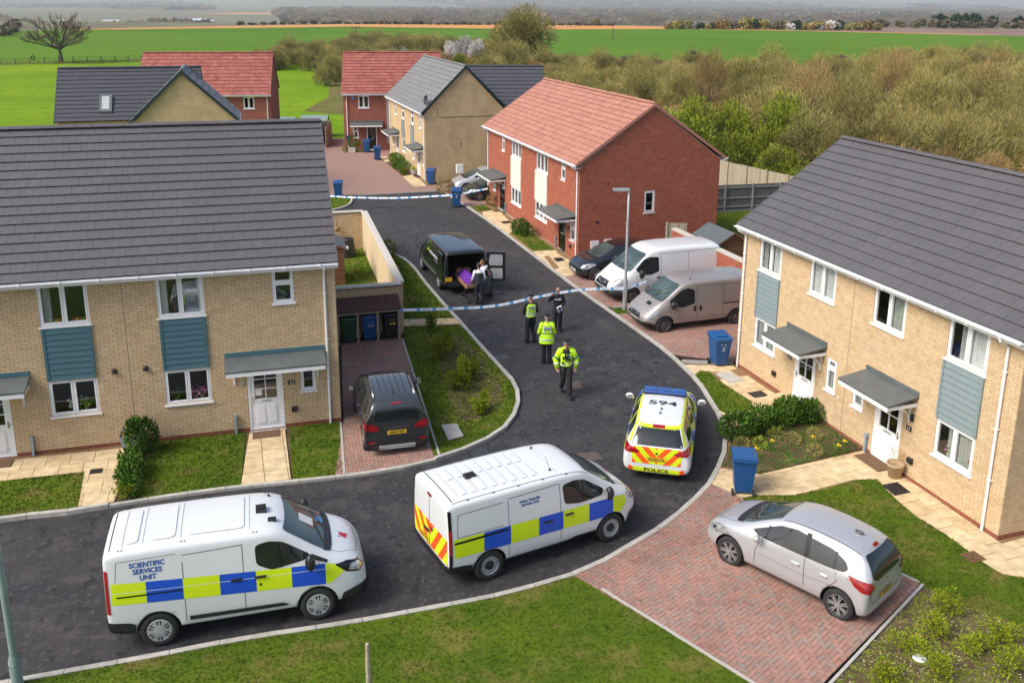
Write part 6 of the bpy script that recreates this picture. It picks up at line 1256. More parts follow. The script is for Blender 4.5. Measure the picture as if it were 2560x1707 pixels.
def hatch_trim(c, zg=.95, seam_='dark_seam', hm=None, tail='corsa', plate_='', fplate=''):
    hm = hm or c.paint
    c.patch('F', rp([(-.62, 1.0), (.62, 1.0), (.50, 1.38), (-.50, 1.38)], .08), 'van_screen', 'windscreen', off=.006); c.patch('F', rp(rect(-.6, .6, .955, 1.01), .02), 'black_plastic', 'scuttle', off=.008); c.wipers([((-.5, 1.02), (.0, 1.1)), ((.05, 1.02), (.5, 1.12))])
    side = [(-1.38, 1.08), (-1.3, 1.19), (-1.0, 1.30), (-.2, 1.36), (.15, 1.30), (.76, 1.01), (.6, .955), (-1.0, .985), (-1.3, 1.01)]
    side_glass(c, side, 'car_glass', r=.04)
    for d in 'LR':
        c.line(d, [(-.52, .98), (-.46, 1.39)], 'black_gloss', 'door_pillar', .1, .009); c.line(d, [(-1.1, .99), (-1.08, 1.29)], 'black_gloss', 'window_bar', .03, .009); c.line(d, [(.42, .96), (.40, 1.2)], 'black_gloss', 'window_bar', .035, .009)
        c.line(d, [(-.50, .96), (-.54, .28)], seam_); c.line(d, [(.50, .95), (.60, .7), (.62, .28)], seam_); c.line(d, [(-1.15, .96), (-1.2, .8), (-1.0, .55), (-.98, .3)], seam_); c.line(d, [(.62, .27), (-.98, .27)], seam_)
        c.handle(d, -.32, .78, hm, .17); c.handle(d, -.98+.04, .80, hm, .15); c.line(d, [(.55, .62), (-.2, .60), (-1.2, .68)], seam_, 'body_crease', .005, .003)
        c.patch(d, rp([(1.38, .80), (1.25, .72), (1.6, .60), (1.85, .60), (1.84, .68), (1.62, .78)], .03), 'clear_lamp', 'headlamp', off=.008, step=.04); c.patch(d, rp([(1.66, .71), (1.66, .65), (1.74, .64), (1.73, .69)], .02), 'black_gloss', 'headlamp_bezel', off=.011, step=.04)
        c.patch(d, rp([(-1.88, .78), (-1.87, .92), (-1.76, .98), (-1.40, 1.0), (-1.54, .86), (-1.72, .78)], .03), 'red_lamp', 'tail_lamp', off=.01, step=.05)
    c.mirror('B', rp([(.5, .82), (.76, .76), (.82, .94), (.7, .98)], .03), 'red_lamp', 'tail_lamp', off=.012, step=.05)
    c.patch('B', rp([(-.62, 1.02), (-.44, .94), (.44, .94), (.62, 1.02), (.5, 1.35), (-.5, 1.35)], .07), 'car_glass', 'rear_window', off=.008); c.patch('B', rect(-.09, .09, 1.37, 1.40), 'red_lamp', 'brake_lamp', off=.015)
    c.plate('B', 0, .56, .52, .11, 'plate_yellow', plate_); c.plate('F', 0, .42, .52, .11, 'plate_white', fplate)
    c.patch('F', rp([(-.42, .5), (.42, .5), (.34, .62), (-.34, .62)], .03), 'black_plastic', 'grille', off=.01); c.line('F', [(-.36, .6), (.36, .6)], 'chrome', 'grille_bar', .02, .014); c.patch('F', rp(rect(-.5, .5, .27, .37), .03), 'black_plastic', 'lower_grille', off=.01)
    c.line('T', [(1.05, -.62), (1.4, -.6), (1.75, -.45), (1.82, 0), (1.75, .45), (1.4, .6), (1.05, .62)], seam_, 'panel_gap', .008); c.line('B', [(-.66, .98), (-.7, .7), (-.62, .5), (.62, .5), (.7, .7), (.66, .98)], seam_, 'panel_gap', .01)
    for y in (-.53, .53): c.line('T', [(-1.5, y), (.15, y)], 'dark_seam', 'roof_channel', .014, .003)
H.t.scale = (1.02, 1.0, 1.07); hatch_trim(H, plate_='YK18 KFU'); H.add_wheels('alloy', 7); H.mirrors(.52, .96, .98, 'silver_paint', (.07, .09, .08)); H.text('B', 'o', .12, 0, .84, 'chrome', 'maker_badge')
m = MB(); m.ell((-1.2, 0, 1.5), (.1, .04, .035)); m.build('shark_fin_aerial', 'grey_paint', H.t)

# --- dark grey compact SUV on the left drive
ES = [(q[0]*1.03, q[1]+.06, q[2]*1.02, q[3]+.08, q[4]+.12, q[5]*1.03, q[6]+.18, q[7]*1.09, q[8]+.20) for q in HS]
ES[2] = (-1.95, .27, .885, .63, 1.06, .86, 1.30, .70, 1.36); ES[3] = (-1.84, .26, .89, .63, 1.08, .865, 1.52, .65, 1.59); ES[4] = (-1.6, .25, .89, .63, 1.08, .87, 1.60, .64, 1.67)
ang = R(105); cd = Vector((math.cos(ang), math.sin(ang))); rc = Vector((-3.13, 22.95)); c0 = rc+cd*2.0
S = Car('grey_suv', 'dark grey compact sport utility car parked on the left block-paved drive', (c0.x, c0.y, 0), 105, ES, 'grey_paint', (-1.27, 1.27), .33, .8, 'car', lower=('black_plastic', .42))
S.patch('B', rp([(-.62, 1.08), (.62, 1.08), (.54, 1.45), (-.54, 1.45)], .07), 'car_glass', 'rear_window', off=.008); S.patch('B', rect(-.14, .14, 1.53, 1.56), 'red_lamp', 'brake_lamp', off=.015)
S.mirror('B', rp([(.46, .90), (.5, .80), (.86, .84), (.88, 1.02), (.7, 1.04)], .05), 'red_lamp', 'tail_lamp', off=.016, step=.05); S.plate('B', 0, .74, .52, .12, 'plate_yellow', 'AF69 YAV')
S.line('B', [(-.36, .88), (.36, .88)], 'chrome', 'boot_strip', .04, .02); S.text('B', 'o', .11, 0, .965, 'chrome', 'maker_badge', sx=1.8); S.patch('B', rp(rect(-.86, .86, .30, .52), .08), 'black_plastic', 'rear_bumper', off=.016); S.patch('B', rp(rect(-.5, .5, .28, .38), .04), 'galv', 'skid_plate', off=.024)
S.mirror('B', rp(rect(.6, .78, .46, .54), .03), 'red_lamp', 'reflector', off=.026); S.line('B', [(-.7, 1.04), (-.72, .8), (-.62, .6), (.62, .6), (.72, .8), (.7, 1.04)], 'dark_seam', 'panel_gap', .01)
for d in 'LR':
    S.patch(d, rp([(-1.95, .84), (-1.7, .92), (-1.6, 1.04), (-1.9, 1.06), (-2.05, 1.0)], .03), 'red_lamp', 'tail_lamp', off=.012, step=.05)
    S.line(d, [(-.52, 1.1), (-.56, .4)], 'dark_seam'); S.line(d, [(.55, 1.08), (.64, .4)], 'dark_seam'); S.handle(d, -.32, .92, 'grey_paint', .17); S.handle(d, -.95, .94, 'grey_paint', .15)
side_glass(S, [(-1.62, 1.2), (-1.45, 1.42), (-1.0, 1.5), (-.2, 1.52), (.2, 1.46), (.82, 1.14), (.62, 1.09), (-1.3, 1.12)], 'car_glass', r=.04)
S.patch('F', rp([(-.64, 1.15), (.64, 1.15), (.52, 1.52), (-.52, 1.52)], .08), 'van_screen', 'windscreen', off=.006); S.patch('F', rp([(-.5, .55), (.5, .55), (.42, .8), (-.42, .8)], .04), 'black_plastic', 'grille', off=.01)
for y in (-.56, .56):
    q = [S.cast('T', x, y)[0]+Vector((0, 0, .045)) for x in (-1.5, -1.0, -.4, .1)]; q[0].z -= .03; q[-1].z -= .03; m = MB(); m.tube(q, .022, 6); m.build('roof_rail', 'chrome', S.t, True)
for y in (-.34, -.17, 0, .17, .34): S.line('T', [(-1.4, y), (.0, y)], 'arch_black', 'roof_rib', .014, .004)
S.aerial(-1.42, 0, .2, -.12); S.add_wheels('alloy', 5); S.mirrors(.55, 1.0, 1.12, 'grey_paint', (.08, .1, .1))

# --- silver van, older type, in the van bay
OV = [(-2.38, .45, .82, .75, 1.12, .82, 1.65, .76, 1.75), (-2.36, .38, .90, .75, 1.12, .90, 1.78, .82, 1.86), (-2.28, .32, .945, .75, 1.12, .94, 1.83, .845, 1.92), (-1.2, .26, .952, .75, 1.12, .948, 1.86, .86, 1.96), (.0, .26, .952, .75, 1.12, .948, 1.87, .85, 1.965), (.65, .26, .952, .74, 1.10, .945, 1.82, .80, 1.93), (.95, .26, .952, .72, 1.08, .94, 1.66, .77, 1.76), (1.3, .26, .95, .70, 1.06, .935, 1.38, .79, 1.47), (1.68, .26, .945, .68, 1.0, .92, 1.15, .78, 1.21), (1.95, .27, .92, .64, .90, .88, 1.0, .70, 1.05), (2.2, .3, .86, .58, .78, .79, .83, .6, .87), (2.35, .34, .74, .52, .66, .66, .70, .48, .73), (2.4, .40, .6, .5, .58, .52, .6, .38, .62)]
O1 = hatch('silver_van', 'dusty silver panel van in the parking bay beside the right-hand house', (8.58, 33.94), (5.62, 32.92), 'L', OV, 'champagne_paint', (-1.52, 1.56), .33, 'black', 0, cat='van')
O1.both(rp([(.33, 1.1), (.33, 1.6), (.62, 1.68), (.86, 1.60), (1.38, 1.22), (1.2, 1.03), (.8, .98)], .06), 'car_glass', 'side_window', off=.006)
O1.patch('F', rp([(-.76, 1.2), (.76, 1.2), (.66, 1.78), (-.66, 1.78)], .1), 'van_screen', 'windscreen', off=.006); O1.wipers([((-.6, 1.24), (.1, 1.45)), ((.0, 1.24), (.6, 1.5))])
for d in 'LR':
    O1.line(d, [(.25, 1.7), (.22, .36)], 'dark_seam'); O1.line(d, [(-.9, 1.72), (-.9, .36)], 'dark_seam'); O1.line(d, [(.22, 1.72), (-2.2, 1.72)], 'seam'); O1.line(d, [(1.4, 1.2), (1.32, .8), (1.2, .4)], 'dark_seam'); O1.line(d, [(-1.9, .98), (-.9, .98)], 'dark_seam', 'door_track', .04, .008)
    O1.line(d, [(1.3, .6), (.2, .52), (-2.1, .52)], 'seam', 'body_crease', .01); O1.line(d, [(.15, 1.2), (-.1, 1.0), (-.85, 1.04)], 'galv', 'body_crease', .012)
    for x in (.33, .08): O1.patch(d, rp(rect(x-.05, x+.05, .78, .98), .03), 'black_plastic', 'door_handle', off=.012)
    O1.patch(d, rp([(1.8, .9), (1.72, .78), (2.02, .62), (2.28, .64), (2.2, .78), (2.02, .90)], .04), 'clear_lamp', 'headlamp', off=.01, step=.04); O1.patch(d, rp([(1.95, .3), (2.05, .45), (2.3, .5), (2.42, .48), (2.42, .3)], .03), 'black_plastic', 'front_bumper', off=.01)
O1.patch('F', rp([(-.5, .58), (.5, .58), (.36, .74), (-.36, .74)], .04), 'black_plastic', 'grille', off=.012); O1.line('F', [(-.34, .74), (0, .6), (.34, .74)], 'chrome', 'grille_bar', .035, .02); O1.patch('F', rp(rect(-.7, .7, .34, .48), .04), 'black_plastic', 'front_bumper', off=.015)
O1.plate('F', 0, .46, .52, .11, 'plate_white', 'GN59 HSV'); O1.patch('T', rect(1.85, 1.98, .12, .42), 'arch_black', 'bonnet_vent', off=.006)
for i in range(7): O1.line('T', [(-2.1+i*.32, -.62), (-2.1+i*.32, .62)], 'roof_groove', 'roof_rib', .02, .004)
O1.aerial(.35, .5, .3, -.15); O1.add_wheels('black'); O1.mirrors(1.3, 1.06, 1.12, 'black_plastic', (.1, .11, .16))
# --- white high van
MV = [(x*1.08-.02, zb+.05, hw*1.06, zm+.05, zbelt+.14, hwb*1.06, ze+.28, hwr*1.02, zr+.30) if x < .9 else (x*1.06, zb+.05, hw*1.06, zm+.05, zbelt+.12, hwb*1.06, ze+.20*(1 if x < 1.4 else .55), hwr*1.04, zr+.2*(1 if x < 1.4 else .6)) for (x, zb, hw, zm, zbelt, hwb, ze, hwr, zr) in OV]
ang = R(200); cd = Vector((math.cos(ang), math.sin(ang))); nl = Vector((-cd.y, cd.x)); c0 = Vector((4.85, 36.43))-nl*.92-cd*1.6
O2 = Car('white_van', 'tall white panel van parked between the silver van and the black hatchback', (c0.x, c0.y, 0), 200, MV, 'white_paint', (-1.6, 1.6), .345, .9, 'van')
O2.both(rp([(.38, 1.3), (.38, 1.88), (.78, 1.9), (1.02, 1.8), (1.42, 1.42), (1.2, 1.2), (.75, 1.18)], .06), 'car_glass', 'side_window', off=.006)
O2.patch('F', rp([(-.84, 1.34), (.84, 1.34), (.74, 2.02), (-.74, 2.02)], .1), 'van_screen', 'windscreen', off=.006); O2.wipers([((-.6, 1.38), (.1, 1.5)), ((.0, 1.38), (.6, 1.55))])
for d in 'LR':
    O2.line(d, [(.28, 2.0), (.28, .4)]); O2.line(d, [(-1.0, 2.0), (-1.0, .4)]); O2.line(d, [(.25, 2.02), (-2.4, 2.02)]); O2.line(d, [(1.45, 1.3), (1.35, .85), (1.25, .45)]); O2.line(d, [(-2.2, 1.15), (-1.0, 1.15)], 'dark_seam', 'door_track', .05, .008); O2.handle(d, .4, 1.05, 'black_plastic')
    O2.patch(d, rp([(1.85, 1.1), (1.78, .95), (2.1, .74), (2.38, .78), (2.3, .95), (2.1, 1.08)], .04), 'clear_lamp', 'headlamp', off=.01, step=.04); O2.patch(d, rp([(1.98, .3), (2.05, .62), (2.35, .66), (2.56, .6), (2.56, .3)], .03), 'seam', 'front_bumper', off=.01)
O2.patch('F', rp([(-.55, .66), (.55, .66), (.45, .92), (-.45, .92)], .04), 'black_plastic', 'grille', off=.012); O2.line('F', [(-.36, .86), (0, .76), (.36, .86)], 'chrome', 'grille_bar', .04, .02); O2.patch('F', rp(rect(-.85, .85, .36, .62), .05), 'seam', 'front_bumper', off=.015); O2.patch('F', rp(rect(-.4, .4, .38, .48), .03), 'arch_black', 'lower_grille', off=.02); O2.mirror('F', rp(rect(.5, .68, .42, .54), .03), 'arch_black', 'fog_lamp', off=.02)
for i in range(8): O2.line('T', [(-2.3+i*.36, -.66), (-2.3+i*.36, .66)], 'roof_groove', 'roof_rib', .015, .004)
O2.plate('F', 0, .54, .52, .11, 'plate_white', ''); O2.add_wheels('black'); O2.mirrors(1.3, 1.2, 1.3, 'black_plastic', (.1, .12, .2)); O2.line('T', [(-2.45, -.84), (.7, -.84)], 'roof_groove', 'roof_gutter', .02)

# --- black hatchback by the meter boxes
GS = HS
ang = R(200); cd = Vector((math.cos(ang), math.sin(ang))); nl = Vector((-cd.y, cd.x)); c0 = Vector((2.85, 39.9))-cd*1.95+nl*(-.2)
K = Car('black_hatchback', 'black hatchback parked against the red brick gable beside the white van', (c0.x, c0.y, 0), 200, GS, 'navy_paint', (-1.3, 1.27), .32, .8, 'car', scale=1.04)
hatch_trim(K, seam_='dark_seam', fplate='EK56 ONX'); K.add_wheels('alloy', 9); K.mirrors(.52, .96, .98, 'navy_paint', (.07, .09, .08))

# --- two cars between the far red door and the beige gable
ang = R(199); cd = Vector((math.cos(ang), math.sin(ang))); nl = Vector((-cd.y, cd.x))
c0 = Vector((-3.15, 56.6))-cd*2.0; K2 = Car('dark_hatchback', 'dark green-black hatchback partly hidden by the far end of the red brick pair', (c0.x, c0.y+.25, 0), 199, HS, 'green_paint', (-1.28, 1.23), .33, .8, 'car'); hatch_trim(K2, seam_='dark_seam'); K2.add_wheels('alloy', 9); K2.mirrors(.52, .96, .98, 'green_paint', (.07, .09, .08))
c0 = Vector((-4.0, 58.9))-cd*2.0; K3 = Car('silver_car', 'silver blue car behind the dark hatchback beside the beige gable', (c0.x, c0.y+.3, 0), 199, HS, 'silver_paint', (-1.28, 1.23), .33, .8, 'car', scale=1.05); hatch_trim(K3); K3.add_wheels('alloy', 9); K3.mirrors(.52, .96, .98, 'silver_paint', (.07, .09, .08))
K4 = Car('red_car', 'dark red car just showing beyond the end of the foreground roof', (-17.3, 80.5, 0), 262, HS, 'maroon_paint', (-1.28, 1.23), .33, .8, 'car'); hatch_trim(K4, seam_='dark_seam'); K4.add_wheels('alloy', 9); K4.mirrors(.52, .96, .98, 'maroon_paint', (.07, .09, .08))

# --- black private ambulance with its right rear door open
BS = [(-2.63, .46, .88, .75, 1.1, .88, 1.70, .80, 1.76), (-2.61, .40, .93, .75, 1.1, .93, 1.80, .83, 1.86), (-2.55, .34, .955, .75, 1.1, .95, 1.84, .85, 1.90)]+[(x-.05, zb, hw, zm, zbelt-.02, hwb, ze-.02, hwr, zr-.02) for (x, zb, hw, zm, zbelt, hwb, ze, hwr, zr) in ST2[3:]]
ang = R(109); cd = Vector((math.cos(ang), math.sin(ang))); nl = Vector((-cd.y, cd.x)); c0 = (Vector((-3.16, 38.32))+Vector((-4.19, 41.27)))/2-nl*.84-cd*(-.02)
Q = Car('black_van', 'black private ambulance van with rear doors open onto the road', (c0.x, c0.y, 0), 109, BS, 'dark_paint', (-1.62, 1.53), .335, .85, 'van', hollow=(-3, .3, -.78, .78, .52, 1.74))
for d in 'LR':
    Q.patch(d, rp([(.28, 1.15), (.27, 1.64), (.62, 1.68), (.86, 1.63), (1.42, 1.25), (1.35, 1.14), (.7, 1.1)], .06), 'car_glass', 'side_window', off=.006)
    Q.line(d, [(.22, 1.7), (.22, .36)], 'dark_seam'); Q.line(d, [(-1.0, 1.7), (-1.0, .36)], 'dark_seam'); Q.line(d, [(-2.3, 1.05), (-1.0, 1.05)], 'dark_seam', 'door_track', .04, .008)
    Q.patch(d, rp(rect(-2.64, -2.53, .75, 1.75), .02), 'red_lamp' if d == 'R' else 'seam', 'tail_lamp', off=.012, step=.08); Q.text(d, 'PRIVATE AMBULANCE', .17, -.85, 1.32, 'ink_white', sx=.95, bold=.003); Q.line(d, [(-1.6, 1.16), (-.9, 1.16)], 'ink_white', 'stripe', .012, .006)
    Q.patch(d, rp([(.1, 1.36), (.2, 1.42), (.28, 1.36), (.2, 1.3)], .01), 'hivis', 'logo', off=.008)
Q.patch('F', rp([(-.76, 1.25), (.76, 1.25), (.68, 1.78), (-.68, 1.78)], .1), 'van_screen', 'windscreen', off=.006); Q.add_wheels('cover', 5); Q.mirrors(1.42, 1.06, 1.2, 'black_plastic', (.1, .11, .15)); Q.aerial(.75, .1, .3, -.1)
for x in (-2.1, -1.7, -1.3, -.9, -.5, -.1, .3): Q.line('T', [(x, -.66), (x, .66)], 'seam', 'roof_rib', .018, .006)
for y in (-.78, .78): Q.line('T', [(-2.4, y), (.7, y)], 'seam', 'roof_gutter', .025, .006)
m = MB(); m.box(-2.62, .28, -.77, .77, .5, .55); m.build('load_floor', 'steel_wheel', Q.t); m = MB(); m.box(-2.66, -2.56, -.8, .8, .36, .50); m.build('rear_bumper', 'black_plastic', Q.t); q_ = Q.proj('L', -2.58, .62, .0)
m = MB(); m.box(-2.665, -2.655, .62, .92, .62, .8); m.build('number_plate', 'plate_yellow', Q.t)
dr = link('rear_door', None, Q.t); dr.location = (-2.63, -.90, 0); dr.rotation_euler = (0, 0, R(-22))
m = MB(); m.box(-.03, .03, -.82, 0, .52, 1.80); dp = m.build('door_shell', 'dark_paint', dr)
for z0, z1 in ((.62, 1.08), (1.2, 1.68)):
    m = MB(); m.prism(rp([(-.70, z0), (-.14, z0), (-.12, z0+.2), (-.18, z1), (-.70, z1)], .06), -.042, -.034, M=Matrix(((0, 0, 1, 0), (1, 0, 0, 0), (0, 1, 0, 0), (0, 0, 0, 1)))); m.build('door_lining', 'galv', dr)
dl = link('rear_door', None, Q.t); m = MB(); m.box(-2.58, -1.78, .975, 1.02, .55, 1.78); m.build('door_shell', 'dark_paint', dl)
# ---------------------------------------------------------------- walls, stores, fences, sheds
def brick_strip(root, a, b, h, brick, mortar, thick=.2, single=0, cope=True, z0=0.0, cmat='cope', inner=None):
    """free-standing wall from a to b (root frame = world), bricks on both long faces and the near end"""
    a, b = Vector(a), Vector(b); d = b-a; L = d.length; an = math.atan2(d.y, d.x); root.location = (a.x, a.y, z0); root.rotation_euler = (0, 0, an)
    m = MB(); m.box(0, L, 0, thick, -.1, h, inner or mortar); m.build('wall_core', None, root)
    acc, ex = [], []
    face_bricks(acc, ex, FR, 0, L, 0, lambda u: h, [])
    B = Matrix(((-1, 0, 0, L), (0, -1, 0, thick), (0, 0, 1, 0), (0, 0, 0, 1)))
    if not inner: face_bricks(acc, ex, B, 0, L, 0, lambda u: h, [])
    pick_pieces(root, acc, brick_mesh(brick), 'brick', brick, single, 'brickwork', ex)
    if cope:
        n = max(1, int(L/.6)); me = MB(); w_ = L/n; me.box(-w_/2+.003, w_/2-.003, -.05, thick+.05, 0, .06); mesh = me.mesh('coping_stone', cmat)
        for i in range(n): link('coping_stone', mesh, root, loc=((i+.5)*w_, 0, h+rnd.uniform(0, .004)))
gw = thing('garden_wall', 'buff brick garden wall with pale coping above the bin store', 'garden wall'); brick_strip(gw, (-6.5, 31.98), (-4.15, 32.63), 1.93, 'buff_brick', 'buff_mortar', single=200)
gw = thing('garden_wall', 'long cream rendered garden wall with pale coping running up beside the road', 'garden wall'); brick_strip(gw, (-4.12, 32.9), (-7.35, 44.75), 1.93, 'buff_brick', 'render_cream', single=0, inner='render_cream')
gw = thing('garden_wall', 'far buff brick wall across the walled garden behind the compost bin', 'garden wall'); brick_strip(gw, (-10.5, 43.9), (-7.5, 44.72), 1.93, 'buff_brick', 'buff_mortar', single=100)
gw = thing('garden_wall', 'red brick garden wall with cream coping behind the parked vans', 'garden wall'); brick_strip(gw, (7.3, 41.5), (10.5, 32.3), 1.93, 'red_brick', 'red_mortar', single=150)
hb = thing('hanging_basket', 'small dark hanging basket on the far garden wall', 'hanging basket', (-8.7, 44.15, 1.2)); m = MB(); m.ell((0, 0, 0), (.17, .17, .13), None, 8, 5); m.build('basket', 'scrub_brown', hb); m = MB(); m.tube([(0, .1, .35), (0, -.05, .4), (0, 0, .1)], .012, 5); m.build('bracket', 'black_plastic', hb)
# bin store, local x along front
bs = thing('bin_store', 'open timber bin store with brown pitched roof against the garden wall', 'bin store', (-4.17, 31.98, 0), R(16.5))
for u in (-.03, -.80, -1.52, -2.22):
    m = MB(); m.box(u-.035, u+.035, -.05, .02, 0, 1.28); m.build('post', 'store_wood', bs)
m = MB(); m.box(-2.28, .03, -.07, -.045, 1.16, 1.28); m.build('front_rail', 'store_wood', bs)
for u in (0, -2.27): m = MB(); m.box(u, u+.025, -.03, .55, .05, 1.3); m.build('side_panel', 'store_wood', bs)
me = MB(); me.raw([(-.045, -.14, 1.25), (.045, -.14, 1.25), (.045, .6, 1.58), (-.045, .6, 1.58), (-.03, -.14, 1.29), (.03, -.14, 1.29), (.03, .6, 1.62), (-.03, .6, 1.62)], [(0, 1, 5, 4), (4, 5, 6, 7), (0, 4, 7, 3), (1, 2, 6, 5)]); mesh = me.mesh('roof_strip', 'store_roof')
for i in range(26): link('roof_strip', mesh, bs, loc=(-2.27+i*.092, 0, 0))
def wheelie(name, label, x, y, rz, mat, num=None, logo=False, scale=1.0, group='wheeled bins'):
    t = thing(name, label, 'wheelie bin', (x, y, 0.05), R(rz), group, scale)
    m = MB(); a = [(-.2, -.25, .08), (.2, -.25, .08), (.2, .24, .08), (-.2, .24, .08)]; b = [(-.27, -.33, .93), (.27, -.33, .93), (.27, .33, .93), (-.27, .33, .93)]
    m.raw(a+b, [(0, 1, 5, 4), (1, 2, 6, 5), (2, 3, 7, 6), (3, 0, 4, 7), (3, 2, 1, 0), (4, 5, 6, 7)]); m.box(-.285, .285, -.345, .345, .90, .94)
    m.raw([(-.12, -.275, .2), (.12, -.275, .2), (.16, -.335, .75), (-.16, -.335, .75)], [(0, 1, 2, 3)]); m.build('bin_body', mat, t)
    m = MB(); l = [(-.29, -.37, .945), (.29, -.37, .945), (.29, .36, .985), (-.29, .36, .985), (-.27, -.34, .99), (.27, -.34, .99), (.27, .34, 1.045), (-.27, .34, 1.045), ]
    m.raw(l, [(0, 1, 5, 4), (1, 2, 6, 5), (2, 3, 7, 6), (3, 0, 4, 7), (4, 5, 6, 7), (3, 2, 1, 0)]); m.box(-.18, .18, -.2, .2, 1.012, 1.035); m.build('lid', mat, t)
    m = MB(); m.tube([(-.25, .36, .93), (-.25, .42, .98), (.25, .42, .98), (.25, .36, .93)], .016, 6); m.build('handle', mat, t)
    for s in (-1, 1):
        m = MB(); m.lathe([(0, -.025), (.1, -.025), (.1, .025), (0, .025)], 14, M=Matrix.Translation((s*.25, .24, .05)) @ Matrix.Rotation(math.pi/2, 4, 'Y')); m.build('wheel', 'tyre', t)
    fm = Matrix.Translation((0, -.318, .62)) @ Matrix.Rotation(R(95), 4, 'X') @ Matrix.Identity(4); fm = Matrix.Translation((0, -.322, .68)) @ Matrix.Rotation(R(84), 4, 'X')
    if num: text_mesh(num, .24, 'tape_blue' if num == '10' and mat != 'bin_black' else 'plate_yellow', 'numeral', t, fm, bold=.008); 
    if num: text_mesh(num, .25, 'plate_yellow', 'numeral', t, fm @ Matrix.Translation((.012, -.01, -.004)), bold=.012)
    if logo:
        m = MB()
        for k in range(3):
            a0 = k*2.0944+.2; q = [(.055*math.cos(a0+i*.3), .055*math.sin(a0+i*.3)) for i in range(6)]; r = [(.085*math.cos(a0+i*.3), .085*math.sin(a0+i*.3)) for i in range(6)]
            for i in range(5): m.face([(*q[i], .004), (*r[i], .004), (*r[i+1], .004), (*q[i+1], .004)])
        o = m.build('recycling_symbol', 'ink_white', t); o.matrix_local = fm @ Matrix.Translation((0, .05, 0)); m = MB(); m.box(-.05, .05, -.1, -.085, 0, .004); m.build('print', 'ink_white', t).matrix_local = fm
    return t
wheelie('wheelie_bin', 'green wheelie bin in the left bay of the timber bin store', -6.0, 31.72, 18, 'bin_green')
wheelie('wheelie_bin', 'blue wheelie bin marked 10 in the middle bay of the timber store', -5.28, 31.98, 14, 'bin_blue', '10')
wheelie('wheelie_bin', 'black wheelie bin marked 10 in the right bay of the timber store', -4.55, 32.2, 22, 'bin_black', '10')
wheelie('wheelie_bin', 'blue wheelie bin with white recycling symbol at the corner of the right-hand house', 7.05, 29.75, 12, 'bin_blue', None, True, 1.06)
wheelie('wheelie_bin', 'blue wheelie bin on the slabs behind the silver hatchback', 5.85, 21.25, 172, 'bin_blue', None, False, 1.04)
wheelie('wheelie_bin', 'blue wheelie bin with white symbol at the far tape beside the kerb', -3.5, 54.75, 5, 'bin_blue', None, True, 1.06)
wheelie('wheelie_bin', 'blue wheelie bin on the grass at the end of the road, left of the tape', -11.1, 57.25, 5, 'bin_blue')
wheelie('wheelie_bin', 'blue wheelie bin against the corner of the beige gable', -5.65, 61.75, -8, 'bin_blue')
wheelie('wheelie_bin', 'blue wheelie bin alone on the courtyard before the beige pair', -10.7, 71.5, 8, 'bin_blue')
wheelie('wheelie_bin', 'blue wheelie bin standing in front of the far black door', -12.1, 75.2, 0, 'bin_blue', None, False, 1.0)
cb = thing('compost_bin', 'dark green tapered compost bin against the far garden wall', 'compost bin', (-8.05, 43.3, 0.05)); m = MB(); m.lathe([(.38, 0), (.37, .3), (.33, .62), (.29, .8)], 14); m.build('drum', 'bin_black', cb, True); m = MB(); m.lathe([(.31, .8), (.31, .84), (.25, .9), (0, .92)], 14); m.build('lid', 'bin_black', cb); m = MB(); m.box(-.09, .09, -.345, -.335, .45, .6); m.build('sticker', 'ink_white', cb)
def fence(name, label, a, b, h, board, post_, pw=1.8, bwid=.12, rails=True, face=1):
    a, b = Vector(a), Vector(b); d = b-a; L = d.length; t = thing(name, label, 'fence', (a.x, a.y, 0), math.atan2(d.y, d.x)); n = int(L/bwid)
    me = MB(); me.box(-bwid/2+.004, bwid/2-.004, 0, .02, .12, h); mesh = me.mesh('board', board); items = []
    for i in range(n):
        o = link('board', mesh, t, loc=((i+.5)*bwid, rnd.uniform(0, .012), rnd.uniform(-.01, .01)))
    if rails:
        for z in (.3, h*.5, h-.2): m = MB(); m.box(0, L, -.045*face, 0, z, z+.08); m.build('rail', post_, t)
    k = int(L/pw)+1; me = MB(); me.box(-.05, .05, -.09, .0, 0, h+.06); mesh = me.mesh('post', post_)
    for i in range(k): link('post', mesh, t, loc=(i*pw, 0, 0))
    m = MB(); m.box(0, L, -.03, .02, 0, .13); m.build('gravel_board', post_, t); return t
fence('close_board_fence', 'grey weathered close-board fence with concrete posts behind the red-brick pair', (9.0, 52.9), (20.5, 55.6), 1.65, 'fence_board', 'fence_post', 1.78, .11)
fence('close_board_fence', 'pale new timber fence rising beyond the grey fence', (12.4, 63.8), (17.4, 54.9), 1.85, 'fence_pale', 'fence_pale', 1.8, .14, rails=False)
fence('close_board_fence', 'short pale timber fence left of the far red house', (-19.5, 80.3), (-16.3, 81.6), 1.8, 'fence_pale', 'fence_pale', 1.8, .15); fence('close_board_fence', 'pale timber fence panel running along the side of the far red house', (-16.2, 81.6), (-15.9, 77.4), 1.7, 'fence_pale', 'fence_pale', 1.8, .15)
gt = thing('garden_gate', 'pale timber side gate by the red brick gable', 'gate', (7.35, 42.95, 0), R(2))
for i in range(8): m = MB(); m.box(i*.115, i*.115+.108, 0, .02, .08, 1.88); m.build('board', 'fence_pale', gt)
m = MB(); m.box(-.1, -.02, -.05, .05, 0, 1.92); m.build('post', 'fence_pale', gt)
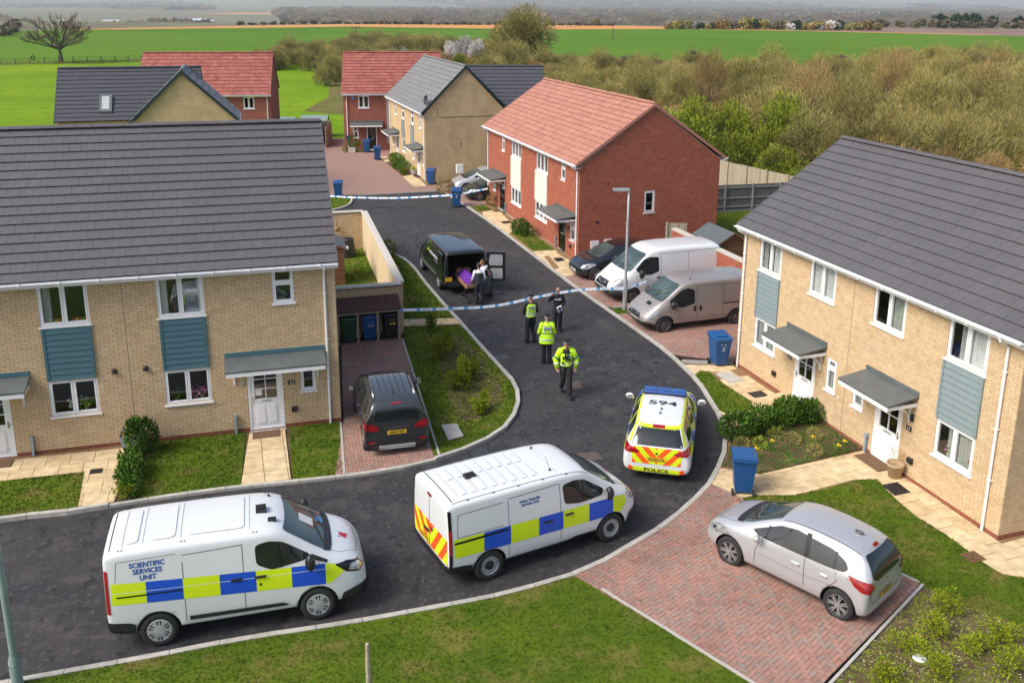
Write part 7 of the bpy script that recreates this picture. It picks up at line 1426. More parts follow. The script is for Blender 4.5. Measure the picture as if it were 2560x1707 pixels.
def shed(name, label, x, y, rz, w_, l, he, hr, roof='felt', wood='shed_wood'):
    t = thing(name, label, 'shed', (x, y, 0), R(rz))
    n = int(he/.12); me = MB(); me.box(-w_/2, w_/2, -l/2, l/2, 0, .112); mesh = me.mesh('board', wood)
    for i in range(n): link('board', mesh, t, loc=(0, 0, i*he/n))
    m = MB()
    for s in (-1, 1): m.face([(-w_/2, s*l/2, he), (w_/2, s*l/2, he), (0, s*l/2, hr)])
    m.build('gable_board', wood, t)
    m = MB(); a = .12
    for s in (-1, 1): m.raw([(s*(w_/2+a), -l/2-a, he-.06), (s*(w_/2+a), l/2+a, he-.06), (0, l/2+a, hr+.02), (0, -l/2-a, hr+.02), (s*(w_/2+a), -l/2-a, he-.09), (s*(w_/2+a), l/2+a, he-.09), (0, l/2+a, hr-.01), (0, -l/2-a, hr-.01)], [(0, 1, 2, 3), (4, 5, 6, 7), (0, 4, 7, 3), (0, 1, 5, 4), (1, 2, 6, 5)])
    m.build('roof', roof, t); m = MB()
    for s in (-1, 1): m.raw([(s*(w_/2+a), -l/2-a-.01, he-.15), (0, -l/2-a-.01, hr-.07), (0, -l/2-a-.01, hr+.02), (s*(w_/2+a), -l/2-a-.01, he-.06)], [(0, 1, 2, 3)])
    m.build('bargeboard', wood, t); return t
shed('garden_shed', 'brown timber shed with grey felt roof behind the garden wall', 9.35, 40.55, 19, 1.45, 2.0, 1.85, 2.25)
shed('garden_shed', 'orange-brown shed edge showing past the foreground house', -8.35, 39.4, 16, 1.5, 1.9, 1.75, 2.05)
shed('garden_shed', 'left one of two low sheds beyond the courtyard', -21.2, 84.5, 95, 1.6, 2.2, 1.35, 1.72, 'galv_green'); shed('garden_shed', 'right one of two low sheds beyond the courtyard', -18.4, 85.2, 95, 1.6, 2.2, 1.4, 1.82, 'galv_green')
mc = thing('meter_cabinet', 'white meter cabinet on a post before the beige gable', 'meter cabinet', (-3.75, 62.45, 0), R(18)); m = MB(); m.box(-.24, .24, -.1, .1, .68, 1.28); m.build('box', 'white_pvc', mc); m = MB(); m.box(-.03, .03, -.04, .04, 0, .68); m.build('post', 'white_pvc', mc); m = MB(); m.box(-.22, .22, -.112, -.1, .7, 1.26); m.build('door', 'white_pvc', mc)
# ---------------------------------------------------------------- lamp posts, poles, tape
def lamp_post(label, x, y, h, rb, rt, hb, mat, head):
    t = thing('lamp_post', label, 'lamp post', (x, y, 0)); m = MB(); m.lathe([(rb*1.05, 0), (rb, .05), (rb, hb), (rt*1.15, hb+.12), (rt*1.1, hb+.16)], 14); m.build('base', mat, t, True)
    m = MB(); m.lathe([(rt, hb+.16), (rt, h*.72), (rt*.75, h*.73), (rt*.7, h), (0, h+.02)], 12); m.build('shaft', mat, t, True)
    m = MB(); m.lathe([(rt*1.25, h*.72), (rt*1.25, h*.735)], 12); m.build('collar', mat, t)
    if head: m = MB(); m.box(-.62, .02, -.1, .1, h-.05, h+.04); m.box(-.05, .05, -.05, .05, h-.15, h-.05); m.build('lantern', 'galv', t); m = MB(); m.box(-.58, -.15, -.08, .08, h-.065, h-.05); m.build('lens', 'ink_white', t)
    m = MB(); m.box(-.05, .05, -rb-.006, -rb+.02, .5, 1.0 if hb > 1.1 else .55); m.build('access_door', mat, t)
lamp_post('galvanised street lamp post holding the police tape beside the silver van', 4.48, 35.53, 4.98, .085, .055, 1.25, 'galv', True)
lamp_post('grey-green lamp post at the lower left corner of the picture', -8.92, 14.15, 6.2, .1, .062, .58, 'galv_green', True)
def tele(label, x, y, h, z0=0):
    t = thing('telegraph_pole', label, 'telegraph pole', (x, y, z0), R(rnd.uniform(-20, 20))); m = MB(); m.tube([(0, 0, 0), (0, 0, h)], [.15, .11], 8); m.build('pole', 'bark', t); m = MB(); m.box(-1.1, 1.1, -.06, .06, h-.35, h-.2); m.build('crossarm', 'bark', t)
    for u in (-1, 0, 1): m = MB(); m.lathe([(.08, h-.2), (.08, h+.12), (0, h+.15)], 6); m.build('insulator', 'seam', t).location = (u, 0, 0)
tele('wooden telegraph pole rising from the scrub behind the far red roof', -38.3, 228, 5.9, 0); tele('telegraph pole in the green field beyond the scrub', 31.9, 310, 5.2)
wm = MB()
for a, b in (((-38.3, 228, 5.8), (31.9, 310, 5.1)), ((31.9, 310, 5.1), (95, 250, 6.5)), ((95, 250, 6.5), (170, 200, 7)), ((-38.3, 228, 5.8), (-110, 190, 7))):
    pts = [Vector(a).lerp(Vector(b), i/10)-Vector((0, 0, 1.2*math.sin(math.pi*i/10))) for i in range(11)]; wm.tube(pts, .02, 4)
tag(wm.build('overhead_wire', 'black_plastic'), 'thin overhead wire strung across the field between the poles', 'wire')
def tape(label, pts, w_=.105, seg=.62):
    P = [Vector(p) for p in pts]; fine = []
    for i in range(len(P)-1):
        p0, p1, p2, p3 = P[max(i-1, 0)], P[i], P[i+1], P[min(i+2, len(P)-1)]
        for k in range(24): t = k/24; fine.append(.5*((2*p1)+(p2-p0)*t+(2*p0-5*p1+4*p2-p3)*t*t+(3*p1-p0-3*p2+p3)*t**3))
    fine.append(P[-1]); m = MB(); L = 0
    for i, (a, b) in enumerate(zip(fine, fine[1:])):
        d = (b-a).length; q = (L % seg)/seg; mat = 'tape_blue' if q < .24 else 'tape_white'; tw0, tw1 = .35*math.sin(L*.9), .35*math.sin((L+d)*.9)
        f = lambda tw: Vector((math.sin(tw)*.4, .55, .9)).normalized()*w_/2
        m.face([a-f(tw0), b-f(tw1), b+f(tw1), a+f(tw0)], mat)
        if .4 < q < .85 and int(L*30) % 2 == 0: u = f(tw0)*.22; v = f(tw1)*.22; n = Vector((0, -.003, 0)); m.face([a-u+n, b-v+n, b+v+n, a+u+n], 'tape_blue')
        L += d
    o = m.build('police_tape', None); tag(o, label, 'tape'); return o
tape('blue and white police tape strung from the bin store to the lamp post', [(-4.17, 31.9, 1.2), (-2.93, 32.4, 1.07), (-1.15, 33.1, .93), (-.23, 33.5, .94), (.71, 33.95, 1.02), (2.0, 34.5, 1.1), (2.92, 34.9, 1.09), (4.42, 35.45, .97), (4.6, 35.55, .95), (5.4, 36.0, 1.1)])
tape('blue and white police tape across the far end of the road by the blue bins', [(-12.6, 54.1, .9), (-10.8, 54.1, .75), (-9.2, 54.2, .66), (-7.1, 54.3, .63), (-4.7, 54.4, .74), (-3.4, 54.5, .84), (-1.6, 55.0, 1.1)])
m = MB(); m.lathe([(.05, 0), (.05, .9), (.035, 1.3), (0, 1.32)], 8); tag(m.build('tree_stake', 'fence_pale'), 'pale round wooden stake in the front lawn', 'stake').location = (-2.5, 13.75, 0)
# ---------------------------------------------------------------- small things by the doors
def mat_on(label, c, w_, h_, a, z=.07, mt='doormat'):
    m = MB(); m.box(-w_/2, w_/2, -h_/2, h_/2, 0, .018); o = m.build('doormat', mt); o.location = (c[0], c[1], z); o.rotation_euler = (0, 0, R(a)); tag(o, label, 'doormat')
p = apt(-2.15, .4); mat_on('brown doormat on the slabs at the white door of number 10', p, .75, .42, 15.6); p = apt(-9.1, .4); mat_on('brown doormat at the left-hand white door', p, .75, .42, 15.6)
mat_on('brown coir doormat before the door of number 21', (9.76, 22.75), .95, .5, -71); mat_on('brown doormat before the far black door', (-1.05, 53.6), .7, .45, -71); mat_on('dark doormat by the white door of the beige pair', (-6.9, 64.6), .7, .45, -71, mt='black_plastic')
pp = thing('plant_pot', 'round terracotta plant pot with wispy plant beside the door of number 21', 'plant pot', (10.02, 21.98, .06)); m = MB(); m.lathe([(0, 0), (.15, 0), (.22, .33), (.235, .34), (.235, .4), (.2, .4), (.19, .34), (0, .33)], 16); m.build('pot', 'terracotta', pp, True)
pl = thing('planter', 'blue-grey square planter against the wall between the left lawns', 'planter', (apt(-5.75, .35)[0], apt(-5.75, .35)[1], .05), R(15.6)); m = MB(); m.raw([(-.17, -.17, 0), (.17, -.17, 0), (.17, .17, 0), (-.17, .17, 0), (-.24, -.24, .5), (.24, -.24, .5), (.24, .24, .5), (-.24, .24, .5)], [(0, 1, 5, 4), (1, 2, 6, 5), (2, 3, 7, 6), (3, 0, 4, 7)]); m.build('box', 'meter_blue', pl); m = MB(); m.box(-.22, .22, -.22, .22, .4, .46); m.build('compost', 'gravel', pl)
m = MB(); m.lathe([(0, .03), (.11, .03), (.13, .0)], 14); tag(m.build('plastic_disc', 'ink_white'), 'small round white cap on the soil at lower right', 'cap').location = (7.75, 15.03, .05)
gp = thing('flower_pot', 'small grey pot by the white door of the beige pair', 'plant pot', (-7.25, 65.4, .05)); m = MB(); m.lathe([(0, 0), (.14, 0), (.2, .35), (0, .33)], 10); m.build('pot', 'concrete', gp); m = MB(); m.ell((0, 0, .42), (.16, .16, .14), None, 7, 5); m.build('plant', 'lime_shrub', gp)
# ---------------------------------------------------------------- people
def capsule(mb, a, b, ra, rb, mat, n=10, sq=1.0):
    a, b = Vector(a), Vector(b); mb.tube([a.lerp(b, t) for t in (0, .15, .5, .85, 1)], [(ra*.92, ra*.92*sq), (ra, ra*sq), ((ra+rb)/2, (ra+rb)/2*sq), (rb, rb*sq), (rb*.92, rb*.92*sq)], n, mat); mb.ell(a, (ra*.9, ra*.9, ra*.9), mat, n, 6); mb.ell(b, (rb*.9, rb*.9, rb*.9), mat, n, 6)
def skin_body(J, R_, edges, name, mat, parent):
    keys = list(J); me = bpy.data.meshes.new(name); me.from_pydata([J[k] for k in keys], [(keys.index(a), keys.index(b)) for a, b in edges], []); o = bpy.data.objects.new('tmp', me); COL.objects.link(o)
    m = o.modifiers.new('s', 'SKIN'); m.use_smooth_shade = True
    for i, k in enumerate(keys):
        r = R_[k]; v = me.skin_vertices[0].data[i]; v.radius = r if isinstance(r, tuple) else (r, r); v.use_root = (k == 'pelvis')
    o.modifiers.new('u', 'SUBSURF').levels = 2
    dg = bpy.context.evaluated_depsgraph_get(); out = bpy.data.meshes.new_from_object(o.evaluated_get(dg)); bpy.data.objects.remove(o); out.materials.clear(); out.materials.append(MATS[mat])
    return out
def person(label, loc, rz, pose, outfit, h=1.78):
    """pose: joint positions in metres, facing -y, feet at z 0"""
    t = thing('person', label, 'person', (loc[0], loc[1], 0.005), R(rz)); t.scale = (h/1.78,)*3
    J = dict(pelvis=(0, 0, .95), spine=(0, .01, 1.14), chest=(0, .0, 1.32), neckb=(0, .01, 1.47), neck=(0, .0, 1.54), jaw=(0, -.025, 1.60), head=(0, -.01, 1.68), crown=(0, 0, 1.755),
             hipl=(.09, 0, .92), hipr=(-.09, 0, .92), kneel=(.1, -.02, .5), kneer=(-.1, -.02, .5), anklel=(.1, .02, .09), ankler=(-.1, .02, .09), toel=(.11, -.15, .035), toer=(-.11, -.15, .035),
             shl=(.17, .01, 1.43), shr=(-.17, .01, 1.43), ell=(.23, .03, 1.14), elr=(-.23, .03, 1.14), wrl=(.24, -.05, .89), wrr=(-.24, -.05, .89))
    J.update(pose)
    for s in 'lr':
        e, w_ = Vector(J['el'+s]), Vector(J['wr'+s]); d = (w_-e).normalized(); J['ha'+s] = tuple(w_+d*.085)
    Rr = dict(pelvis=(.14, .10), spine=(.125, .09), chest=(.125, .08), neckb=(.06, .05), neck=(.055, .055), jaw=(.065, .075), head=(.078, .092), crown=(.055, .065), hipl=.085, hipr=.085, kneel=.055, kneer=.055, anklel=.04, ankler=.04, toel=(.035, .02), toer=(.035, .02), shl=.05, shr=.05, ell=.042, elr=.042, wrl=.027, wrr=.027, hal=(.036, .016), har=(.036, .016))
    E_ = [('pelvis', 'spine'), ('spine', 'chest'), ('chest', 'neckb'), ('neckb', 'neck'), ('neck', 'jaw'), ('jaw', 'head'), ('head', 'crown')]+[q for s in 'lr' for q in (('pelvis', 'hip'+s), ('hip'+s, 'knee'+s), ('knee'+s, 'ankle'+s), ('ankle'+s, 'toe'+s), ('chest', 'sh'+s), ('sh'+s, 'el'+s), ('el'+s, 'wr'+s), ('wr'+s, 'ha'+s))]
    me = skin_body(J, Rr, E_, 'body', 'skin', t)
    fb = MB()        # five fingers on each hand, nose and ears, joined into the one body mesh
    for s, sg in (('l', 1), ('r', -1)):
        w_, hd = Vector(J['wr'+s]), Vector(J['ha'+s]); d = (hd-w_).normalized(); side = d.cross(Vector((0, 1, .01))).normalized(); pal = d.cross(side).normalized()
        for i, ln in enumerate((.062, .07, .066, .052)):
            b = hd+side*(i-1.5)*.019; k = b+d*ln*.5+pal*.006; fb.tube([b-d*.02, k, k+d*ln*.4+pal*.02], [.0095, .009, .007], 6)
        b = w_+d*.03+side*-.03; fb.tube([b, b+d*.03-side*.025, b+d*.065-side*.03+pal*.01], [.011, .01, .008], 6)
    hd = Vector(J['head']); fb.ell(hd+Vector((0, -.1, -.02)), (.013, .02, .022), None, 6, 5)
    for sg in (-1, 1): fb.ell(hd+Vector((sg*.08, .0, -.01)), (.012, .02, .03), None, 6, 5)
    bm = bmesh.new(); bm.from_mesh(me); tmp = fb.mesh('x', 'skin', True); bm.from_mesh(tmp); bm.to_mesh(me); bm.free(); link('body', me, t)
    for sg in (-1, 1): m = MB(); m.ell(hd+Vector((sg*.032, -.088, .0)), (.011, .008, .007), None, 6, 4); m.build('eye', 'hair_brown', t)
    m = MB(); m.ell(hd+Vector((0, -.088, -.058)), (.026, .008, .006), None, 6, 4); m.build('mouth', 'poppy_red', t)
    V3 = {k: Vector(v) for k, v in J.items()}
    def trousers(mat='cloth_black', fl=1.0):
        m = MB(); m.ell(V3['pelvis']+Vector((0, 0, .0)), (.178, .125, .13), None, 14, 8)
        for s in 'lr': h_, k, a = V3['hip'+s], V3['knee'+s], V3['ankle'+s]; m.tube([h_+Vector((0, 0, .06)), h_.lerp(k, .3), h_.lerp(k, .7), k, k.lerp(a, .4), k.lerp(a, .8), a+Vector((0, 0, -.03))], [.105*fl, .108*fl, .088*fl, .078*fl, .076*fl, .07*fl, .068*fl], 12)
        m.build('trousers', mat, t, True)
        for s in 'lr': a, o_ = V3['ankle'+s], V3['toe'+s]; m = MB(); m.ell((a+o_)/2+Vector((0, -.01, -.01)), (.06, .16, .06), None, 10, 6); m.ell(a+Vector((0, 0, -.01)), (.065, .075, .09), None, 8, 5); q = m.build('shoe', 'black_gloss' if False else 'cloth_black', t, True)
    def torso(name, mat, z0=.93, grow=1.0, flare=0.0, shoulders=True, neck=True, top=1.50):
        m = MB(); p, c, nb = V3['pelvis'], V3['chest'], V3['neckb']; lean = (c-p)
        st = []
        for z, rx, ry in ((z0, .165+flare, .12+flare), (1.0, .16+flare*.7, .115+flare*.7), (1.12, .155+flare*.35, .11+flare*.3), (1.25, .175, .12), (1.36, .185, .125), (1.43, .165, .11), (1.475, .10, .085), (top, .065, .065)):
            if z < z0 or (z != z0 and z < z0+.03) or (z < top and z > top-.03) or (z > top): continue
            f = (z-.95)/(1.32-.95) if z < 1.32 else 1+(z-1.32)/(1.47-1.32)
            c_ = p.lerp(c, f) if f <= 1 else c.lerp(nb, f-1); st.append((c_, (ry*grow, rx*grow)))
        m.tube([q[0] for q in st], [q[1] for q in st], 18, None, cap=False)
        return m
    def sleeves(m, mat, r=.062, end=1.0):
        for s in 'lr': a, b, c = V3['sh'+s], V3['el'+s], V3['wr'+s]; e = b.lerp(c, end) if end <= 1 else c; m.tube([a+Vector((0, 0, .02)), a.lerp(b, .4), b, b.lerp(e, .5), e], [r*1.12, r, r*.88, r*.82, r*.68], 10, mat); m.ell(a, (r*1.12,)*3, mat, 10, 6); m.ell(b, (r*.88,)*3, mat, 8, 5)
    outfit(t, V3, MB, trousers, torso, sleeves); return t
def bands(t, V3, zs, mat, hw=.03, grow=1.06, flare=0.0, rx=.165, name='reflective_band'):
    for z in zs:
        m = MB(); p, c = V3['pelvis'], V3['chest']; f = (z-.95)/.37; c_ = p.lerp(c, f); fl = flare*max(0, min(1, (1.25-z)/.3))
        k = 20; r0, r1 = (rx+fl)*grow, (rx-.05+fl)*grow
        vs = [(c_.x+r0*math.cos(6.2832*i/k), c_.y+r1*math.sin(6.2832*i/k), c_.z+dz) for dz in (-hw, hw) for i in range(k)]; m.raw(vs, [(i, (i+1) % k, k+(i+1) % k, k+i) for i in range(k)]); m.build(name, mat, t, True)
def police_cap(t, V3, white=True):
    h_ = V3['crown']; m = MB(); m.lathe([(.088, -.075), (.09, -.03), (.125, .0), (.13, .018), (.07, .035), (0, .036)], 18); c = m.build('cap', 'cloth_black', t, True); c.location = h_+Vector((0, -.005, .02))
    m = MB(); m.lathe([(.0915, -.068), (.0925, -.035)], 18); b = m.build('cap_band', 'ink_white', c, True); m = MB()
    for i in range(18):
        for r in (0, 1):
            if (i+r) % 2: a0, a1 = 6.2832*i/18, 6.2832*(i+1)/18; z0 = -.068+r*.0165; m.face([(.0935*math.cos(a0), .0935*math.sin(a0), z0), (.0935*math.cos(a1), .0935*math.sin(a1), z0), (.0945*math.cos(a1), .0945*math.sin(a1), z0+.0165), (.0945*math.cos(a0), .0945*math.sin(a0), z0+.0165)])
    m.build('chequer', 'cloth_black', c); m = MB(); m.raw([(-.07, -.06, -.065), (.07, -.06, -.065), (.05, -.135, -.085), (-.05, -.135, -.085)], [(0, 1, 2, 3)]); m.build('peak', 'black_gloss', c)
def back_text(t, z, y, body, size, w_, h_, side=1, bg='ink_blue'):
    m = MB(); m.box(-w_/2, w_/2, y-.004, y+.004, z-h_/2, z+h_/2); o = m.build('name_panel', bg, t)
    M = Matrix.Translation((0, y+.008*side, z)) @ (Matrix.Rotation(math.pi, 4, 'Z') if side > 0 else Matrix.Identity(4)) @ RFRONT; text_mesh(body, size, 'ink_white', 'lettering', o, M, bold=.002)
def o1(t, V3, MB_, trousers, torso, sleeves):     # walking officer, vest and open jacket
    trousers(); torso('top', 'cloth_black').build('shirt', 'cloth_black', t, True)
    v = torso('vest', 'hivis', .98, 1.1, .0, top=1.44); v.build('vest', 'hivis', t, True)
    m = MB(); m.raw([(-.06, -.148, 1.25), (.0, -.153, 1.13), (.06, -.148, 1.25), (.075, -.125, 1.44), (-.075, -.125, 1.44)], [(0, 1, 2, 3, 4)]); m.build('collar_opening', 'cloth_black', t)
    bands(t, V3, (1.03,), 'reflective', .02, 1.12)
    m = MB(); sleeves(m, None, .095); 
    for s, sg in (('l', 1), ('r', -1)):
        a = V3['sh'+s]; m.tube([a+Vector((-sg*.05, .06, .06)), a+Vector((sg*.03, .08, -.12)), V3['el'+s]+Vector((0, .08, -.02)), V3['wr'+s]+Vector((sg*.02, .09, -.1))], [(.07, .04), (.1, .05), (.1, .055), (.07, .04)], 10)
    m.ell((0, .1, 1.47), (.15, .07, .07), None, 10, 6); m.build('jacket', 'hivis', t, True)
    for s in 'lr':
        for f in (.55,): e, w_ = V3['el'+s], V3['wr'+s]; p = e.lerp(w_, f); d = (w_-e).normalized(); m = MB(); m.tube([p-d*.025, p+d*.025], .085, 10); m.build('reflective_band', 'reflective', t, True); p = V3['sh'+s].lerp(e, .75); d = (e-V3['sh'+s]).normalized(); m = MB(); m.tube([p-d*.018, p+d*.018], .103, 10); m.build('sleeve_band', 'teal_band', t, True)
    for x, y, z, w_, h_, mt in ((-.1, -.14, 1.26, .05, .09, 'cloth_black'), (.09, -.14, 1.18, .06, .12, 'cloth_black'), (.08, -.15, 1.3, .08, .03, 'ink_blue'), (.1, -.145, 1.12, .04, .04, 'toy_yellow'), (-.12, -.13, 1.1, .05, .08, 'cloth_black')):
        m = MB(); m.box(x-w_/2, x+w_/2, y-.03, y+.01, z-h_/2, z+h_/2, mt); m.build('vest_kit', None, t)
    police_cap(t, V3)
person('police officer walking towards the viewer in an open hi-vis jacket and peaked cap', (1.66, 27.2), 4, dict(kneel=(.1, -.17, .52), anklel=(.1, -.27, .1), toel=(.1, -.43, .09), kneer=(-.09, -.03, .5), ankler=(-.1, .27, .17), toer=(-.1, .15, .04), ell=(.33, .05, 1.17), elr=(-.33, .05, 1.17), wrl=(.29, -.02, .92), wrr=(-.27, -.05, .92)), o1, 1.84)
def o2(t, V3, MB_, trousers, torso, sleeves):     # long hi-vis coat, back view
    trousers(); m = torso('coat', 'hivis', .78, 1.16, .07, top=1.50); sleeves(m, None, .082); m.ell((0, -.02, 1.48), (.11, .09, .06), None, 10, 6); m.build('coat', 'hivis', t, True)
    bands(t, V3, (.92,), 'reflective', .03, 1.2, .065); bands(t, V3, (1.13,), 'teal_band', .018, 1.2, .03); m = MB()
    for sx in (-1, 1): m.raw([(sx*.11-.02, .155, 1.16), (sx*.11+.02, .155, 1.16), (sx*.10+.02, .135, 1.44), (sx*.10-.02, .135, 1.44)], [(3, 2, 1, 0)]); m.raw([(sx*.11-.02, .16, 1.16), (sx*.11+.02, .16, 1.16), (sx*.10+.02, .142, 1.44), (sx*.10-.02, .142, 1.44)], [(0, 1, 2, 3)])
    m.build('brace_band', 'reflective', t); back_text(t, 1.33, .162, 'POLICE', .07, .25, .09)
    for s in 'lr': e, w_ = V3['el'+s], V3['wr'+s]; p = e.lerp(w_, .5); d = (w_-e).normalized(); m = MB(); m.tube([p-d*.025, p+d*.025], .073, 10); m.build('reflective_band', 'reflective', t, True)
    police_cap(t, V3)
person('police officer seen from behind in a long hi-vis coat marked POLICE', (1.14, 29.85), 186, dict(ell=(.27, .0, 1.15), elr=(-.27, .0, 1.15), wrl=(.1, -.2, 1.08), wrr=(-.1, -.2, 1.1)), o2, 1.76)
def o3(t, V3, MB_, trousers, torso, sleeves):     # hi-vis vest over black, back view
    trousers(fl=1.02); m = torso('top', 'cloth_black'); sleeves(m, None, .066); m.build('shirt', 'cloth_black', t, True); torso('vest', 'hivis', .985, 1.12, .0, top=1.48).build('vest', 'hivis', t, True)
    bands(t, V3, (1.05, 1.14), 'reflective', .02, 1.14); back_text(t, 1.35, .148, 'POLICE', .06, .22, .08); m = MB()
    for sx in (-1, 1): m.raw([(sx*.12-.018, .135, 1.15), (sx*.12+.018, .135, 1.15), (sx*.11+.018, .125, 1.43), (sx*.11-.018, .125, 1.43)], [(0, 1, 2, 3)])
    m.build('brace_band', 'reflective', t); bands(t, V3, (.97,), 'cloth_black', .03, 1.12, name='kit_belt'); police_cap(t, V3)
person('police officer with hi-vis vest over black sleeves, back turned, beneath the tape', (.62, 31.85), 200, dict(kneel=(.11, -.03, .5), anklel=(.13, .03, .09), toel=(.15, -.13, .035), kneer=(-.1, -.08, .5), ankler=(-.14, .08, .1), toer=(-.15, -.08, .035), elr=(-.25, -.02, 1.15), ell=(.25, -.02, 1.15), wrr=(-.16, -.2, 1.02), wrl=(.18, -.2, 1.02)), o3, 1.82)
def o4(t, V3, MB_, trousers, torso, sleeves):     # bald man in black
    trousers(); m = torso('jacket', 'cloth_black', .9, 1.06); sleeves(m, None, .07); m.build('jacket', 'cloth_black', t, True)
    m = MB(); m.box(-.02, .13, -.142, -.13, 1.30, 1.325); m.box(-.13, -.02, -.142, -.13, 1.295, 1.32); m.build('chest_stripe', 'ink_white', t); m = MB(); m.box(.03, .13, -.142, -.13, 1.34, 1.37); m.build('badge', 'tape_blue', t)
    m = MB(); m.ell(V3['head']+Vector((0, .03, .0)), (.083, .08, .05), None, 10, 6); m.build('hair', 'hair_auburn', t, True)
hb_ = person('balding man in dark police uniform by the tape, one hand raised', (1.66, 33.1), -3, dict(elr=(-.33, -.02, 1.22), wrr=(-.24, -.12, 1.45), ell=(.24, .02, 1.15), wrl=(.1, -.2, 1.03), kneer=(-.09, -.06, .5)), o4, 1.74)
m = MB(); m.box(-.1, .1, -.02, .02, -.14, .14); o = m.build('clipboard', 'ink_white'); tag(o, 'white papers in the hand of the balding officer', 'papers'); o.location = (1.72, 32.83, .96); o.rotation_euler = (R(25), R(-22), R(15)); m = MB(); m.box(-.03, .03, -.024, -.02, -.12, .12); m.build('stripe', 'ink_blue', o)
def o5(t, V3, MB_, trousers, torso, sleeves):
    trousers('cloth_charcoal'); m = torso('shirt', 'shirt_white', .93, 1.0); sleeves(m, None, .062); m.build('shirt', 'shirt_white', t, True); torso('waistcoat', 'cloth_charcoal', .99, 1.07, top=1.45).build('waistcoat', 'cloth_charcoal', t, True)
    m = MB(); c = V3['crown']; m.ell(c+Vector((0, .02, -.03)), (.087, .1, .085), None, 12, 8); m.ell(c+Vector((0, .06, -.1)), (.07, .05, .07), None, 8, 6); m.build('hair', 'hair_brown', t, True)
person('undertaker in white shirt and dark waistcoat pushing the stretcher', (-1.42, 36.22), 192, dict(ell=(.26, -.02, 1.14), elr=(-.26, -.02, 1.14), wrl=(.25, -.24, .95), wrr=(-.25, -.24, .95), kneel=(.1, -.1, .5), anklel=(.1, -.06, .09), toel=(.1, -.24, .035), chest=(0, -.05, 1.31), neckb=(0, -.06, 1.46), neck=(0, -.07, 1.53), jaw=(0, -.1, 1.58), head=(0, -.09, 1.66), crown=(0, -.09, 1.74), shl=(.17, -.05, 1.42), shr=(-.17, -.05, 1.42)), o5, 1.74)
def o6(t, V3, MB_, trousers, torso, sleeves):
    trousers('cloth_charcoal'); m = torso('shirt', 'shirt_white', .93, .93); sleeves(m, None, .062); m.build('shirt', 'shirt_white', t, True); torso('waistcoat', 'cloth_black', .99, 1.0, top=1.45).build('waistcoat', 'cloth_black', t, True)
    c = V3['crown']; b = Vector((0, .05, -.12)); m = MB(); m.ell(c+Vector((0, .02, -.03)), (.09, .1, .085), None, 12, 8); m.tube([c+Vector((0, .05, -.02)), c+Vector((0, .09, -.14)), c+Vector((0, .11, -.28)), c+Vector((0, .1, -.38))], [(.05, .08), (.05, .085), (.04, .075), (.02, .03)], 10); m.build('hair', 'hair_auburn', t, True)
person('undertaker woman with long auburn hair leaning over the purple-covered stretcher', (-1.0, 37.35), -72, dict(chest=(0, -.22, 1.27), spine=(0, -.08, 1.12), neckb=(0, -.3, 1.40), neck=(0, -.34, 1.46), jaw=(0, -.39, 1.49), head=(0, -.4, 1.57), crown=(0, -.38, 1.65), shl=(.16, -.26, 1.37), shr=(-.16, -.26, 1.37), ell=(.2, -.42, 1.14), elr=(-.22, -.4, 1.14), wrl=(.14, -.6, 1.0), wrr=(-.16, -.58, 1.0)), o6, 1.68)
# stretcher with the purple cover
sr = thing('stretcher', 'wheeled stretcher under a purple cover with patterned edging at the van', 'stretcher', (-1.93, 37.35, 0), R(108))
def cov():
    m = MB(); nx, ny = 22, 10; L, W = 2.0, .62; vs = []
    for i in range(nx+1):
        for j in range(ny+1):
            u = -L/2+L*i/nx; v = (j/ny-.5)*2; body = .26*math.exp(-(v*1.7)**2)*(.62+.38*math.cos((u+.1)*1.5)); fold = .012*math.sin(u*17+v*3)+.01*math.sin(u*31-v*5)
            vs.append((u, v*W/2, .80+body+fold-(.12 if abs(v) > .85 else 0)))
    m.raw(vs, [(i*(ny+1)+j, (i+1)*(ny+1)+j, (i+1)*(ny+1)+j+1, i*(ny+1)+j+1) for i in range(nx) for j in range(ny)]); return m
cov().build('cover', 'purple_cloth', sr, True)
for s in (-1, 1): m = MB(); m.box(-1.0, 1.0, s*.325-.008, s*.325+.008, .62, .78); m.build('edging', 'gold_trim', sr)
m = MB(); m.box(-1.008, -.995, -.32, .32, .66, .84); m.build('edging', 'gold_trim', sr); m = MB(); m.box(.7, 1.0, -.3, .3, .83, .98); m.build('pillow', 'gold_trim', sr)
m = MB()
for s in (-1, 1): m.tube([(-1.1, s*.27, .78), (1.0, s*.27, .7)], .018, 6); m.tube([(-.9, s*.26, .72), (-.1, s*.26, .16)], .016, 6); m.tube([(-.1, s*.26, .7), (-.9, s*.26, .16)], .016, 6); m.tube([(-1.0, s*.26, .16), (0, s*.26, .16)], .016, 6)
m.tube([(-1.1, -.27, .78), (-1.1, .27, .78)], .018, 6); m.build('undercarriage', 'chrome', sr)
for x in (-.98, 0):
    for s in (-1, 1): m = MB(); m.lathe([(0, -.02), (.09, -.02), (.09, .02), (0, .02)], 14, M=Matrix.Translation((x, s*.26, .09)) @ Matrix.Rotation(math.pi/2, 4, 'X')); m.build('castor', 'tyre', sr)
